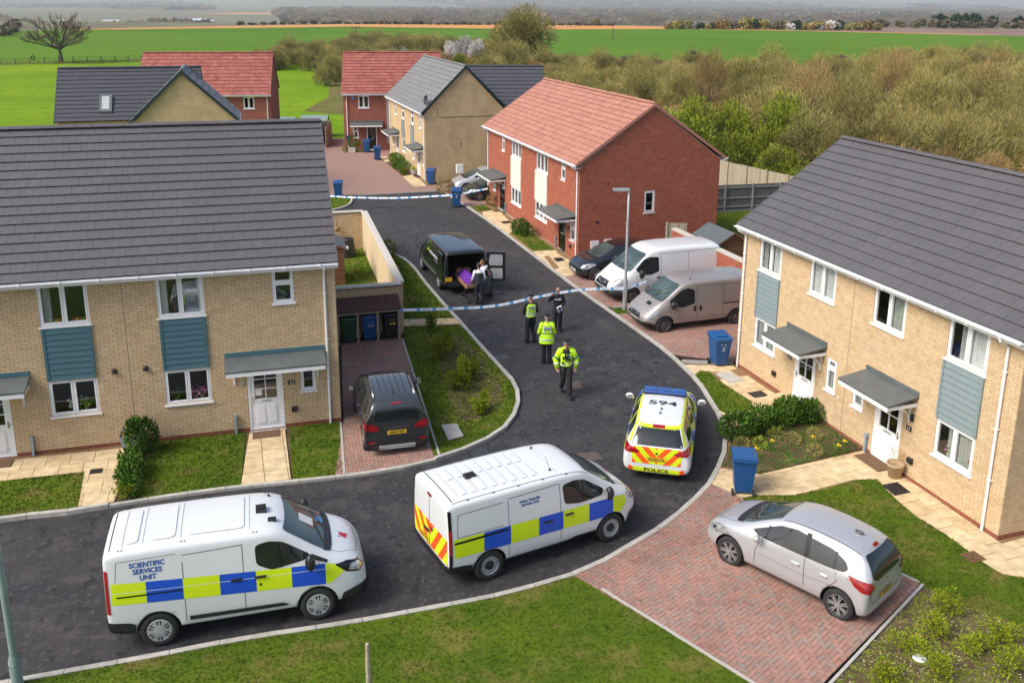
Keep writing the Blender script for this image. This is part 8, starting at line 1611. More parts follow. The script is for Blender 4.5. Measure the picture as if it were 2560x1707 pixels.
# ---------------------------------------------------------------- plants
def leaf_mesh(name, blobs, n, size, mat, seed, stalk=None, upright=.0, stems=0, narrow=.45):
    r = random.Random(seed); m = MB(); vol = [b[3]*b[4]*b[5] for b in blobs]; tot = sum(vol)
    for (x, y, z, rx, ry, rz), v in zip(blobs, vol):
        for i in range(int(n*v/tot)):
            d = Vector((r.gauss(0, 1), r.gauss(0, 1), r.gauss(0, 1))).normalized(); q = r.random()**.33; q = q if r.random() < .35 else .75+.3*r.random(); p = Vector((x+d.x*rx*q, y+d.y*ry*q, z+d.z*rz*q))
            if p.z < .02: p.z = .02+r.random()*.05
            a = (d+Vector((r.uniform(-.8, .8), r.uniform(-.8, .8), r.uniform(-.3, 1)+upright))).normalized(); b = a.cross(Vector((r.uniform(-1, 1), r.uniform(-1, 1), r.uniform(-1, 1)))).normalized(); s = size*r.uniform(.6, 1.3)
            m.raw([p, p+a*s*.5+b*s*narrow*.5, p+a*s, p+a*s*.5-b*s*narrow*.5], [(0, 1, 2, 3)], sh=r.random()*.99)
    me = m.mesh(name, mat); return me
def plant(name, label, loc, blobs, n, size, mat, seed, cat='shrub', group=None, rz=0, stem=True, **k):
    t = thing(name, label, cat, loc, rz, group); link('foliage', leaf_mesh('foliage', blobs, n, size, mat, seed, **k), t)
    if stem:
        m = MB()
        for b in blobs[:6]: m.tube([(b[0]*.3, b[1]*.3, 0), (b[0]*.8, b[1]*.8, b[2]*.6), (b[0], b[1], b[2])], [.012, .01, .005], 5)
        m.build('stem', 'bark', t)
    return t
def tuft(seed, h=.5, w_=.28): 
    r = random.Random(seed); return [(r.uniform(-w_, w_)*.7, r.uniform(-w_, w_)*.7, h*r.uniform(.4, .8), w_*.5, w_*.5, h*r.uniform(.25, .45)) for i in range(5)]
SH = [((-3.1, 32.75), .55, .2), ((-2.5, 30.2), .62, .35), ((-2.35, 30.6), .75, .2), ((-1.7, 27.3), .55, .4), ((-1.35, 28.3), .6, .3), ((-1.55, 27.9), .85, .2), ((-.95, 25.7), .4, .25), ((-.9, 26.0), .5, .12)]
NM = ['at the upper end of the island beside the slab path', 'on the left of the island bed behind the drive', 'tall sprig at the back of the island bed', 'widest, in the middle of the island bed', 'right of the middle clump in the island bed', 'tallest sprig in the middle of the island bed', 'small, near the curve of the island', 'thin sprig near the curve of the island']
for i, (c, h, w_) in enumerate(SH): plant('lime_shrub', 'yellow-green shrub '+NM[i], (c[0], c[1], .05), tuft(i+3, h*1.15, w_), int(1000*(w_/.3)+350), .07, 'lime_shrub', 20+i, group='yellow-green shrubs on the island')
for i, ((x, y), lab) in enumerate([((7.53, 15.16), 'left of the round white cap'), ((8.25, 15.74), 'nearest the driveway corner'), ((8.93, 16.52), 'furthest back by the lawn edge'), ((8.95, 15.1), 'in a loose clump right of the white cap'), ((7.97, 14.5), 'below the white cap at the picture edge'), ((9.64, 15.5), 'at the right picture edge, upper one'), ((9.3, 14.75), 'at the lower right picture corner'), ((6.85, 14.4), 'lowest, beside the driveway edging'), ((10.2, 15.5), 'at the far right end of the soil bed')]):
    plant('lime_shrub', 'low yellow-green shrub '+lab, (x, y, .045), tuft(i+40, .42, .32), 800, .055, 'lime_shrub', 60+i, group='low shrubs in the soil bed')
# laurel hedges
def hedge(label, pts, w_, h, n, seed, mat='laurel', size=.11):
    c = Vector((sum(p[0] for p in pts)/len(pts), sum(p[1] for p in pts)/len(pts))); bl = []; r = random.Random(seed)
    for p, q in zip(pts, pts[1:]):
        L = (Vector(q)-Vector(p)).length; k = max(1, int(L/.3))
        for i in range(k): a = Vector(p).lerp(Vector(q), i/k)-c; bl.append((a.x+r.uniform(-.1, .1), a.y+r.uniform(-.1, .1), h*.5*r.uniform(.8, 1.15), w_*.55*r.uniform(.7, 1.2), w_*.55*r.uniform(.7, 1.2), h*.5*r.uniform(.8, 1.2)))
    return plant('laurel_hedge', label, (c.x, c.y, .05), bl, n, size, mat, seed, cat='hedge')
hedge('glossy green laurel hedge in the flower bed of the right-hand house', [(6.35, 24.15), (7.0, 24.7), (7.7, 25.0), (8.4, 25.4), (9.0, 25.4), (9.3, 24.9)], .8, .62, 6800, 5); hedge('laurel bush row running from the wall to the kerb between the left lawns', [(-9.62, 20.75), (-9.9, 21.6), (-10.15, 22.5)], .5, .55, 2200, 6); hedge('taller laurel bush against the left foreground wall', [(-10.15, 22.9), (-9.95, 23.2), (-9.75, 23.35)], .55, 1.15, 1900, 7)
plant('shrub', 'small yellow-green shrub by the kerb at the end of the laurel row', (-9.6, 20.75, .05), tuft(9, .35, .3), 500, .06, 'lime_shrub', 90)
plant('shrub', 'dark green bush in front of the red-brick pair between the doors', (.35, 48.0, .05), [(0, 0, .4, .45, .5, .4), (.3, -.4, .3, .4, .4, .32), (-.2, .4, .3, .3, .35, .3)], 1300, .13, 'laurel', 91); plant('shrub', 'brownish low bush at the far kerb beside the blue bin', (-4.45, 58.8, .04), [(0, 0, .4, .6, .55, .42), (.6, .2, .3, .4, .4, .3)], 900, .13, 'scrub_brown', 92)
plant('shrub', 'yellow-green bush against the long garden wall by the kerb', (-6.1, 43.4, .05), [(0, 0, .4, .35, .35, .42)], 600, .1, 'lime_shrub', 93); plant('shrub', 'dry little bush at the corner of the far red brick door', (-1.3, 55.1, .05), [(0, 0, .3, .4, .4, .35)], 500, .12, 'scrub_brown', 94); plant('shrub', 'small green plant beside the near black door', (2.55, 44.6, .05), [(0, 0, .12, .2, .15, .14)], 160, .09, 'laurel', 95)
for i, (x, y, h, m_) in enumerate([(-9.4, 70.8, .55, 'lime_shrub'), (-9.0, 70.2, .75, 'laurel'), (-8.75, 69.2, .8, 'laurel'), (-8.55, 68.3, .6, 'laurel'), (-8.35, 67.2, .85, 'laurel'), (-8.0, 66.3, .8, 'laurel'), (-8.75, 67.6, .4, 'lime_shrub'), (-7.9, 65.3, .35, 'lime_shrub'), (-12.95, 75.6, .8, 'laurel')][:8]): plant('shrub', ['lime shrub at the far end of the beige pair bed', 'dark rounded shrub second along the beige pair bed', 'dark shrub third along the beige pair bed', 'green shrub in the middle of the beige pair bed', 'broad dark shrub before the near beige door', 'dark shrub nearest the beige doorstep', 'lime shrub at the front of the beige pair bed', 'lime shrub at the near end of the beige pair bed'][i], (x, y, .06), [(0, 0, h*.5, h*.55, h*.55, h*.5)], 420, .13, m_, 100+i, group='shrubs along the beige pair')
plant('potted_conifer', 'dark rounded conifer in a grey pot by the far red house', (-13.3, 75.3, .04), [(0, 0, .85, .38, .38, .5)], 500, .12, 'laurel', 110); m = MB(); m.box(-.3, .3, -.3, .3, 0, .38); m.build('pot', 'concrete', COL.objects.get('potted_conifer')); plant('shrub', 'lime shrub beside the potted conifer', (-12.7, 75.5, .04), [(0, 0, .35, .4, .4, .4)], 360, .13, 'lime_shrub', 111); plant('shrub', 'small yellow shrub at the corner of the far red house', (-13.8, 75.2, .04), [(0, 0, .2, .25, .25, .22)], 200, .12, 'lime_shrub', 112)
for i, (x, y) in enumerate([(6.6, 22.9), (7.15, 23.35), (8.35, 23.6), (9.15, 23.35), (8.9, 23.1)]):
    t = thing('daffodil', ['yellow daffodil nearest the kerb', 'yellow daffodil second from the kerb', 'yellow daffodil in the middle of the bed', 'yellow daffodil nearest the house wall', 'yellow daffodil low by the path to number 21'][i]+' in the flower bed', 'flower', (x, y, .06), 0, 'daffodils in the flower bed'); m = MB(); m.tube([(0, 0, 0), (.02, 0, .3)], .006, 4); m.build('stem', 'laurel', t); m = MB()
    for k in range(6): a = k*1.047; m.raw([(.02, 0, .31), (.02+.05*math.cos(a-.35), .05*math.sin(a-.35), .33), (.02+.075*math.cos(a), .075*math.sin(a), .32), (.02+.05*math.cos(a+.35), .05*math.sin(a+.35), .33)], [(0, 1, 2, 3)])
    m.lathe([(.02, .31), (.03, .37)], 8); m.build('flower_head', 'daffodil', t); link('leaves', leaf_mesh('leaves', [(0, 0, .12, .1, .1, .12)], 30, .16, 'laurel', i, narrow=.12), t)
for i, (x, y) in enumerate([(7.9, 23.9), (8.6, 24.2), (6.9, 23.6), (8.3, 23.2), (7.5, 24.2), (6.4, 23.6)]): plant('bedding_plant', ['grey-green lavender clump in the middle of the flower bed', 'grey-green lavender clump near the house wall', 'low plant behind the daffodils', 'low plant beside the slab path', 'low plant in front of the laurel hedge', 'low plant at the kerb end of the flower bed'][i], (x, y, .06), [(0, 0, .12, .2, .2, .14)], 260, .09, ['willow', 'willow', 'scrub_green', 'willow', 'scrub_green', 'willow'][i], 130+i, cat='plant', stem=False, group='low plants in the flower bed', narrow=.2)
link('sprigs', leaf_mesh('sprigs', [(0, 0, .6, .15, .15, .22)], 130, .1, 'scrub_brown', 77, narrow=.15), pp)
# loose weeds and ground cover (nobody could count them)
def weeds(name, poly, z, n, mat, size, label, seed, up=.4):
    r = random.Random(seed); m = MB(); x0 = min(p[0] for p in poly); x1 = max(p[0] for p in poly); y0 = min(p[1] for p in poly); y1 = max(p[1] for p in poly); c = 0; tries = 0
    while c < n and tries < n*12:
        tries += 1; x, y = r.uniform(x0, x1), r.uniform(y0, y1)
        if not inpoly(x, y, poly) or not seen((x, y, z)): continue
        c += 1; s0 = size*r.uniform(.5, 1.6)
        for k in range(7):
            a = r.uniform(0, 6.28); p = Vector((x+r.uniform(-s0, s0), y+r.uniform(-s0, s0), z)); d = Vector((math.cos(a), math.sin(a), r.uniform(.1, 1)*up)).normalized(); b = Vector((-d.y, d.x, 0)).normalized(); s = s0*r.uniform(.6, 1.2)
            m.raw([p, p+d*s*.5+b*s*.22, p+d*s, p+d*s*.5-b*s*.22], [(0, 1, 2, 3)], sh=r.random()*.99)
    return m.build(name, mat, kind='stuff', label=label)
BD = [(8.85, 17.3), (9.35, 16.7), (10.0, 16.15), (12, 15.6), (12, 12), (5.12, 13.55)]
weeds('weeds', BD, .045, 1300, 'scrub_green', .05, 'small weeds on the stony soil at lower right', 1); weeds('weeds', [(-3.2, 32.3), (-2.2, 32.8), (-1.2, 30.9), (-.3, 28.6), (-.1, 27), (-.3, 25.6), (-1.6, 24.6), (-2.1, 26.2), (-2.5, 29), (-3.0, 31.2)], .056, 900, 'scrub_green', .05, 'weeds and moss on the island bed', 2); weeds('weeds', BED, .06, 700, 'laurel', .06, 'weeds in the flower bed', 3)
r = random.Random(4); m = MB()
for i in range(2600):
    x, y = r.uniform(5, 12), r.uniform(12.5, 17.3)
    if inpoly(x, y, BD) and seen((x, y, 0)): s = r.uniform(.006, .018); m.raw([(x-s, y-s*.7, .044), (x+s, y-s*.8, .044), (x+s*.8, y+s, .044), (x-s, y+s*.6, .044), (x, y, .044+s*1.1)], [(0, 1, 4), (1, 2, 4), (2, 3, 4), (3, 0, 4)], sh=r.random())
shaded('pebble', [(.42, .34, .24), (.3, .2, .12), (.55, .5, .42), (.24, .16, .1)], nscale=30, bump=0); m.build('pebbles', 'pebble', kind='stuff', label='loose pale stones on the soil at lower right')
# ---------------------------------------------------------------- background scrub and trees
def twig_crown(name, rx, ry, rz, n, ln, wd, mat, seed, lobes=7, hang=0.0, up=.6, base=.25):
    """a crown of many thin shoots springing outwards, with gaps between lobes"""
    r = random.Random(seed); m = MB(); L = []
    for i in range(lobes):
        a = r.uniform(0, 6.28); q = r.uniform(.1, .62); L.append((q*math.cos(a)*rx, q*math.sin(a)*ry, rz*(base+.75*r.random()*(1-q*.55)), r.uniform(.38, .6)))
    for i in range(n):
        lx, ly, lz, s = L[i % lobes]; d = Vector((r.gauss(0, 1), r.gauss(0, 1), abs(r.gauss(0, 1))*.9-.15)).normalized(); q = .45+.55*r.random()**.5
        p = Vector((lx+d.x*rx*s*q, ly+d.y*ry*s*q, lz+d.z*rz*s*q*.8)); p.z = max(.05, p.z)
        g = (d+Vector((r.uniform(-.5, .5), r.uniform(-.5, .5), up+r.uniform(-.4, .4)))).normalized(); b = g.cross(Vector((r.uniform(-1, 1), r.uniform(-1, 1), r.uniform(-.3, .3)))).normalized(); s_ = ln*r.uniform(.5, 1.3); w_ = wd*r.uniform(.6, 1.3)
        m.raw([p-b*w_, p+b*w_, p+g*s_+b*w_*.2], [(0, 1, 2)], sh=(.15+.5*(i % lobes)/lobes+r.random()*.34)*.999)
    return m.mesh(name, mat)
def trunk_mesh(seed, h, spread, nb=7, r0=.12, mat='bark'):
    r = random.Random(seed); m = MB()
    for i in range(nb):
        a = r.uniform(0, 6.28); q = spread*r.uniform(.4, 1); p1 = Vector((.15*math.cos(a), .15*math.sin(a), 0)); p2 = Vector((q*.4*math.cos(a), q*.4*math.sin(a), h*.45)); p3 = Vector((q*math.cos(a+.3), q*math.sin(a+.3), h*r.uniform(.75, 1))); m.tube([p1, p2, p3], [r0, r0*.6, r0*.15], 5)
        for k in range(4): t = r.uniform(.4, .9); q0 = p2.lerp(p3, t); m.tube([q0, q0+Vector((r.uniform(-1, 1), r.uniform(-1, 1), r.uniform(.2, 1)))*h*.2], [r0*.25, r0*.05], 4)
    return m.mesh('trunk', mat)
CR = {}
def proto(key, mat, rx, rz, n, ln, wd, cnt, **k):
    CR[key] = [(twig_crown('crown', rx, rx, rz, n, ln, wd, mat, hash_(key)+i*7, **k), trunk_mesh(hash_(key)+i, rz*.8, rx*.6)) for i in range(cnt)]
def hash_(s): return sum(ord(c)*(i+3) for i, c in enumerate(s))
proto('willow', 'willow', 3.0, 5.0, 15000, .34, .02, 4, lobes=17, base=.06, up=.45); proto('brown', 'scrub_brown', 2.2, 2.6, 9000, .3, .018, 3, up=.45, lobes=12, base=.06); proto('green', 'scrub_green', 2.0, 3.4, 9000, .2, .04, 3, lobes=14, base=.08); proto('blossom', 'blossom', 1.8, 4.0, 2600, .35, .04, 1)
proto('bare', 'scrub_brown', 2.2, 5.5, 4500, .5, .014, 2, up=.6, lobes=10); proto('round', 'willow', 5.0, 7.5, 22000, .5, .045, 1, lobes=22, up=.3, base=.05)
used_labels = {}
KIND = {'willow': ('grey-green willow', 'willow_tree', 'tree'), 'brown': ('russet scrub bush', 'scrub_bush', 'bush'), 'green': ('fresh green bush', 'green_bush', 'bush'), 'blossom': ('white-blossomed tree', 'blossom_tree', 'tree'), 'bare': ('bare-twigged tree', 'bare_tree', 'tree'), 'round': ('big rounded olive-green tree', 'round_tree', 'tree')}
def where(x, y):
    a = x/y; side = 'behind left roof' if a < -.35 else 'left of far red roof' if a < -.2 else 'above far red roof' if a < -.1 else 'above beige pair' if a < .02 else 'above salmon roof' if a < .16 else 'right of red gable' if a < .3 else 'above right-hand roof' if a < .42 else 'at right picture edge'
    dep = 'by the fences' if y < 68 else 'in near scrub' if y < 84 else 'in second belt of scrub' if y < 100 else 'in middle scrub' if y < 118 else 'in back scrub' if y < 140 else 'in far scrub' if y < 165 else 'at the field edge'
    return dep+' '+side
def tree(key, x, y, s=1.0, sz=1.0, label=None):
    k = CR[key][int(abs(x*7+y*3)) % len(CR[key])]; n = KIND[key]; big = 'tall ' if s*sz > 1.2 else 'low ' if s*sz < .75 else ''; n = (big+n[0], n[1], n[2]); t = thing(n[1], label or n[0]+' '+where(x, y), n[2], (x, y, -.1), (x*1.7+y) % 6.28, n[0].replace('bush', 'bushe')+'s '+where(x, y)); t.scale = (s, s, s*sz)
    link('crown', k[0], t); link('trunk', k[1], t); return t
r = random.Random(11); done = []
def put(key, x, y, s, sz=1, dmin=2.0):
    if any((x-a)**2+(y-b)**2 < dmin*dmin for a, b in done): return
    done.append((x, y)); tree(key, x, y, s, sz)
# near right: tall willows above the right-hand roof
for (x0, x1, y0, y1, n, mix, smin, smax) in [(20, 46, 58, 76, 30, 'willow', .95, 1.25), (24, 64, 76, 100, 34, 'willow', 1.05, 1.35), (30, 80, 100, 135, 34, 'willow', .95, 1.25), (14, 24, 66, 84, 12, 'brown', .8, 1.25), (8, 30, 84, 110, 22, 'brown', .8, 1.15), (2, 24, 96, 125, 22, 'willow', .8, 1.0), (12, 40, 118, 150, 22, 'willow', .75, .95), (-4, 14, 84, 98, 14, 'brown', .7, 1.0), (-10, 8, 100, 130, 20, 'brown', .8, 1.2), (-8, 30, 130, 165, 26, 'willow', .65, .9), (-20, 4, 130, 170, 24, 'brown', .8, 1.3), (-32, -12, 150, 185, 26, 'willow', .6, .85), (-46, -24, 165, 200, 60, 'willow', .6, .95), (-40, -6, 185, 225, 50, 'willow', .7, 1.05), (-30, -14, 135, 168, 30, 'willow', .55, .8), (60, 110, 120, 165, 34, 'willow', .9, 1.15), (80, 125, 150, 180, 20, 'willow', .8, 1.05)]:
    for i in range(n*2):
        if i >= n*1.6: break
        key = mix if r.random() < .86 else r.choice(['brown', 'green', 'willow']); put(key, r.uniform(x0, x1), r.uniform(y0, y1), r.uniform(smin, smax), r.uniform(.85, 1.1), 1.9 if x0 < -10 else 2.4)
for x, y, s, z in [(13.2, 66, 1.25, 1.15), (16.0, 67.5, 1.2, 1.1), (18.8, 66.0, 1.3, 1.15), (15.2, 63.6, .95, .95), (20.3, 63.4, 1.0, 1.0), (17.6, 61.2, .9, .85), (21.5, 60.0, .95, .9), (19.3, 58.5, .7, .8), (23.8, 61.5, 1.0, 1.0), (12.0, 70, 1.1, 1.0), (10.5, 73, 1.0, 1.0), (11.6, 66.5, 1.1, 1.1), (24.5, 66, .9, .9), (22.0, 69, 1.0, 1.0)]: tree('green', x, y, s*1.2, z*.96)
for x, y in [(23.0, 57.0), (25.5, 55.5), (28.5, 54.5), (31.5, 53.5)]: tree('brown', x, y, 1.1, 1.3)
for x, y, s in [(-12, 172, 1.0), (-9, 170, 1.2), (-20, 168, .8), (-6.5, 166, 1.1), (11.2, 62.5, .42)]: tree('blossom', x, y, s)
tree('round', 1.2, 178, 1.35, 1.05, 'big rounded olive-green tree standing above the scrub at top centre')
tree('willow', -35, 240, 1.2, .8); tree('willow', -28, 236, 1.1, .8); tree('willow', -21, 232, 1.1, .9); tree('round', 74, 168, .85, .75, 'broad olive-yellow tree at the right edge beyond the willows')
for x, y, s in [(24.5, 78, 1.1), (35, 86, 1.15), (19, 92, 1.1), (46, 90, 1.1)]: tree('bare', x, y, s, 1.1)
for i, (x, y, z) in enumerate([(22.3, 118, 6.0), (34.5, 100, 6.6), (14, 120, 5.2)]):
    m = MB(); q = random.Random(i)
    for k in range(60): d = Vector((q.gauss(0, 1), q.gauss(0, 1), q.gauss(0, .6)))*.22; m.tube([d, d+Vector((q.uniform(-.4, .4), q.uniform(-.4, .4), q.uniform(-.1, .1)))], .02, 4)
    o = m.build('bird_nest', 'shed_wood' if False else 'bark'); o.location = (x, y, z); tag(o, ['dark twig nest high in the scrub, middle one', 'dark twig nest in the scrub furthest right', 'dark twig nest in the scrub furthest left'][i], 'nest')
# lone spreading tree in the pasture
lt = thing('oak_tree', 'lone spreading bare oak with a tyre swing at the left edge of the fields', 'tree', (-88.1, 182.7, -.1)); r = random.Random(5); m = MB(); tw = MB()
def branch(p, d, L, rad, lev):
    q = p+d*L*.5+Vector((0, 0, L*.03)); e = p+d*L; m.tube([p, q, e], [rad, rad*.8, rad*.6], 5 if lev < 2 else 4)
    if lev >= 4:
        for k in range(16): g = (d+Vector((r.uniform(-1.2, 1.2), r.uniform(-1.2, 1.2), r.uniform(-.5, .8)))).normalized(); b = g.cross(Vector((0, 0, 1))).normalized()*.03; a = p.lerp(e, r.random()); tw.raw([a-b, a+b, a+g*r.uniform(.6, 1.4)], [(0, 1, 2)], sh=r.random())
        return
    for k in range(3 if lev else 12):
        a = r.uniform(0, 6.28) if lev else k*.53+r.uniform(-.2, .2); s = .6 if lev else 1.5; nd = (d*(1 if lev else .35)+Vector((math.cos(a)*s, math.sin(a)*s, r.uniform(-.08, .25) if lev else r.choice([.15, .3, .7, 1.2, 2.0])))).normalized(); branch(e if k or lev == 0 else q, nd, L*(.72 if lev else 1.15)*r.uniform(.8, 1.1), rad*.5, lev+1)
branch(Vector((0, 0, 0)), Vector((-.06, 0, 1)).normalized(), 2.6, .42, 0); m.build('trunk', 'bark', lt); tw.build('crown', 'far_wood', lt)
ty = thing('tyre_swing', 'dark tyre hanging from the lone oak', 'tyre swing', (-93.5, 182.5, .9)); m = MB(); k = 14
for i in range(k): a, b = 6.2832*i/k, 6.2832*(i+1)/k; m.tube([(.35*math.cos(a), 0, .35*math.sin(a)), (.35*math.cos(b), 0, .35*math.sin(b))], .11, 6, cap=False)
m.build('tyre', 'tyre', ty); m = MB(); m.tube([(0, 0, .35), (0, 0, 1.6)], .02, 4); m.build('rope', 'bark', ty)
# post and wire fence along the pasture
pf = thing('field_fence', 'post and rail fence with rank grass between pasture and crop', 'fence'); me = MB(); me.box(-.07, .07, -.07, .07, 0, 1.25); pm = me.mesh('post', 'bark'); FP = [(-150, 150), (-97, 177), (-75, 189), (-47, 197)]; m = MB(); q = random.Random(3); rank = MB()
for a, b in zip(FP, FP[1:]):
    a, b = Vector(a), Vector(b); L = (b-a).length; n = int(L/2.4)
    for i in range(n):
        p = a.lerp(b, i/n); link('post', pm, pf, loc=(p.x, p.y, -.1))
        for k in range(60): g = p+(b-a)*(q.random()/n)+Vector((q.uniform(-.6, .6), q.uniform(-1.0, 1.0))); rank.raw([(g.x-.04, g.y, -.1), (g.x+.04, g.y, -.1), (g.x+q.uniform(-.2, .2), g.y, q.uniform(.2, .75))], [(0, 1, 2)], sh=q.random())
    for z in (.45, .8, 1.05): m.tube([(a.x, a.y, z), (b.x, b.y, z)], .02, 4)
m.build('rail', 'bark', pf); rank.build('rank_grass', 'willow', kind='stuff', label='tall pale grass along the field fence')
# hedge rows and woods at the far side of the fields
def far_tree(name, label, x, y, z, rx, rz, mesh, cat='tree', group=None): t = link(name, mesh, None, loc=(x, y, z), rot=(0, 0, x % 6.28)); t.scale = (rx, rx, rz); tag(t, label, cat, group); return t
def clump(seed, mat, n=420, sz=.28, tall=1.0):
    r = random.Random(seed); m = MB(); bl = [(r.uniform(-.5, .5), r.uniform(-.5, .5), r.uniform(.3, .65)*tall, r.uniform(.3, .5)) for i in range(6)]
    for i in range(n):
        x, y, z, s = bl[i % 6]; d = Vector((r.gauss(0, 1), r.gauss(0, 1), r.gauss(0, 1))).normalized()*(s*(.75+.3*r.random())); p = Vector((x, y, z))+d; p.z = max(0, p.z)
        a = Vector((r.uniform(-1, 1), r.uniform(-1, 1), r.uniform(-1, 1))).normalized()*sz*.5; b = a.cross(Vector((r.uniform(-1, 1), r.uniform(-1, 1), r.uniform(-1, 1)))).normalized()*sz*.35; m.raw([p-a, p+b, p+a, p-b], [(0, 1, 2, 3)], sh=(.6*(i % 6)/6+r.random()*.4)*.99)
    return m.mesh('clump', mat)
cl = {k: [clump(i+j*9, k) for i in range(2)] for j, k in enumerate(['far_wood', 'willow', 'conifer', 'blossom', 'scrub_green', 'scrub_brown'])}
r = random.Random(21)
for i in range(34):
    f = i/33; x = 72+96*f; y = 446-12*f+(6*f*f); k = r.choice(['willow', 'scrub_brown', 'far_wood', 'willow', 'conifer', 'far_wood']); k = 'blossom' if i in (4, 19, 24, 26) else k; s = r.uniform(2.2, 4.0)*(1.25 if i in (12, 13, 14, 15) else 1)
    nm = {'willow': 'grey-green', 'scrub_brown': 'russet', 'far_wood': 'grey-brown', 'conifer': 'dark evergreen', 'blossom': 'white-blossomed'}[k]; far_tree('hedgerow_tree', nm+' hedgerow bush in the far hedge right of the orange stubble', x, y, -.1, s, s*1.15, cl[k][i % 2], 'bush', nm+' bushes of the far hedge')
for i, (x, y, s) in enumerate([(222, 500, 4), (227, 505, 4.4), (231, 498, 4.2), (236, 502, 4.6), (240, 498, 4.2), (245, 503, 4.4), (250, 499, 3.6), (262, 496, 4.0), (288, 500, 4.4), (295, 500, 4.0)]): far_tree('pine_tree', 'dark pine in the stand beyond the ploughed field at top right', x, y, -.1, s, s*1.6, cl['conifer'][i % 2], 'tree', 'dark pines at top right')
for i in range(22): far_tree('bare_tree', 'grey bare tree in the belt beyond the ploughed field at top right', 185+i*5.2, 492+r.uniform(-4, 8), -.1, r.uniform(2.8, 4.2), r.uniform(3, 4.6), cl['far_wood'][i % 2], 'tree', 'bare trees at top right')
for i in range(16): far_tree('hedge_bush', 'dark bush in the hedge at the left edge of the crop field', -166-i*4.0, 309+i*8, -.1, 3.2, r.uniform(2.0, 3.2), cl['far_wood'][i % 2], 'bush', 'hedge at the left edge')
for i in range(44): far_tree('boundary_bush', 'low dark bush in the hedge line behind the orange stubble', -135+i*4.3, 497+r.uniform(-1, 2)+(-30 if i < 8 else 0)*(1-i/8), -.3, 2.6, r.uniform(1.2, 2.2), cl['far_wood'][i % 2], 'bush', 'low hedge behind the stubble')
far_tree('field_tree', 'small dark tree on the orange stubble at top centre', 42, 500, -.2, 3, 4.5, cl['scrub_brown'][0])
# distant valley woods: one mass
r = random.Random(8); m = MB(); V_ = m.v; F_ = m.f
def blob(x, y, z, s, h, sh):
    sh += r.uniform(-.16, .16)
    for i in range(8):
        a, b = r.uniform(-s, s), r.uniform(-s, s)*.6; c = h*r.uniform(.15, .8); w_ = s*r.uniform(.35, .7); k = h*r.uniform(.2, .4); t = r.uniform(-.5, .5); b0 = len(V_)
        V_.extend([(x+a-w_, y+b, z+c-k*.6), (x+a+w_*.1, y+b+t, z+c-k), (x+a+w_, y+b, z+c-k*.1), (x+a+w_*.3, y+b+w_*.4, z+c+k), (x+a-w_*.6, y+b+w_*.4, z+c+k*.6)]); F_.append((b0, b0+1, b0+2, b0+3, b0+4)); m.m.append(0); m.sh.append(min(.99, max(.01, sh+r.uniform(-.07, .07))))
rows = []
for i in range(19000):
    y = 1000*(7.2/1)**(r.random()); x = r.uniform(-.64, .64)*y*1.02; 
    q = y/1500; nz = math.sin(x*.006/q+y*.0011)+math.sin(x*.0023-y*.0043/q+1)+1.1*math.sin(y*.013/q+x*.001)+.5*math.sin(x*.02/q)
    if nz < -.5: continue
    dens = (int((nz+3)*2.6+math.sin(x*.011/q)*1.3)*.37) % 1; z = hterr(x, y); s = r.uniform(5, 11)*(1+y/4500); blob(x, y, z, s, r.uniform(8, 17), dens)
m.build('distant_woods', 'far_wood', kind='stuff', label='grey-brown woods and hedges filling the valley to the horizon')
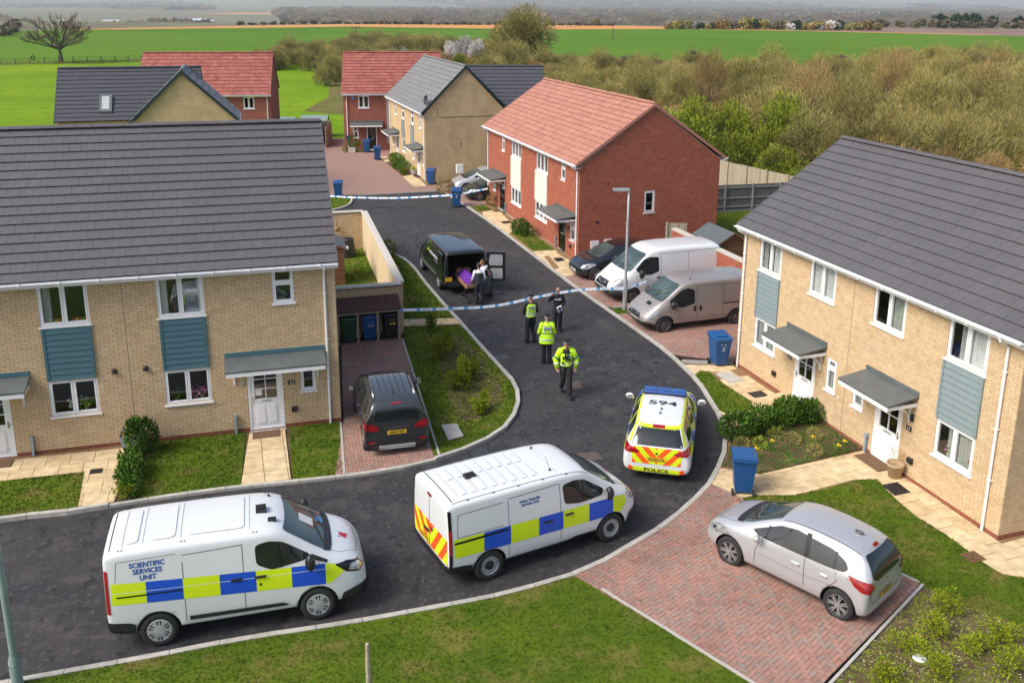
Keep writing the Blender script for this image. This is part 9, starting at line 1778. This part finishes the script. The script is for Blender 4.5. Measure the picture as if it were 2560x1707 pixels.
# far farm buildings and houses
def far_house(name, label, x, y, w_, d_, h, rz, wall, roof, group=None, z=-28):
    t = thing(name, label, 'building', (x, y, z), R(rz), group); q = MB(); q.box(-w_/2, w_/2, -d_/2, d_/2, 0, h); q.build('wall', wall, t); q = MB(); q.raw([(-w_/2-.3, -d_/2-.4, h), (w_/2+.3, -d_/2-.4, h), (w_/2+.3, 0, h*1.5), (-w_/2-.3, 0, h*1.5), (w_/2+.3, d_/2+.4, h), (-w_/2-.3, d_/2+.4, h)], [(0, 1, 2, 3), (3, 2, 4, 5), (0, 3, 5), (1, 4, 2)]); q.build('roof', roof, t)
far_house('barn', 'green and grey farm barn beyond the fields at top left', -425, 1255, 34, 22, 5, 25, 'barn_green', 'barn_roof', z=-20); 
for i in range(4): far_house('white_shed', 'long low white shed among the valley trees at left', -600+i*62, 1262+i*4, 22 if i % 2 else 12, 8, 2.6, 5, 'render_cream', 'barn_roof', 'white sheds at left', z=-19)
for i in range(14): far_house('valley_house', 'small pale house roofs in the valley at top centre right', 250+i*16+r.uniform(-5, 5), 2050+r.uniform(-60, 60), 13, 9, 6, r.uniform(-30, 30), 'ink_white', 'fence_post', 'pale houses in the valley', z=-27)
for i in range(44): far_house('village_house', 'distant village house with a reddish roof at top right', 640+i*13+r.uniform(-8, 8), 3000+r.uniform(-140, 140), 14, 10, 7, r.uniform(-60, 60), 'ink_white' if i % 3 else 'render_cream', 'pink_tile', 'village houses at top right', z=-27)
for i in range(9): far_house('valley_house', 'small pale buildings in the valley at top centre', -60+i*30+r.uniform(-8, 8), 1600+r.uniform(-60, 60), 14, 9, 5, r.uniform(-30, 30), 'ink_white', 'fence_post', 'pale buildings at top centre', z=-27)
# haze
hz = MB(); hz.box(-12500, 12500, -120, 12600, -31, 100); hm = bpy.data.materials.new('haze'); hm.use_nodes = True; hm.node_tree.nodes.clear(); ho = hm.node_tree.nodes.new('ShaderNodeOutputMaterial'); hv_ = hm.node_tree.nodes.new('ShaderNodeVolumePrincipled'); hv_.inputs['Color'].default_value = (.8, .89, 1, 1); hv_.inputs['Density'].default_value = 1.1e-4; hv_.inputs['Anisotropy'].default_value = .2; hm.node_tree.links.new(hv_.outputs[0], ho.inputs['Volume']); MATS['haze'] = hm
hz.build('haze', 'haze', kind='stuff', label='pale blue air between here and the horizon')
scene.cycles.volume_bounces = 1; scene.cycles.max_bounces = 6; scene.cycles.transparent_max_bounces = 12
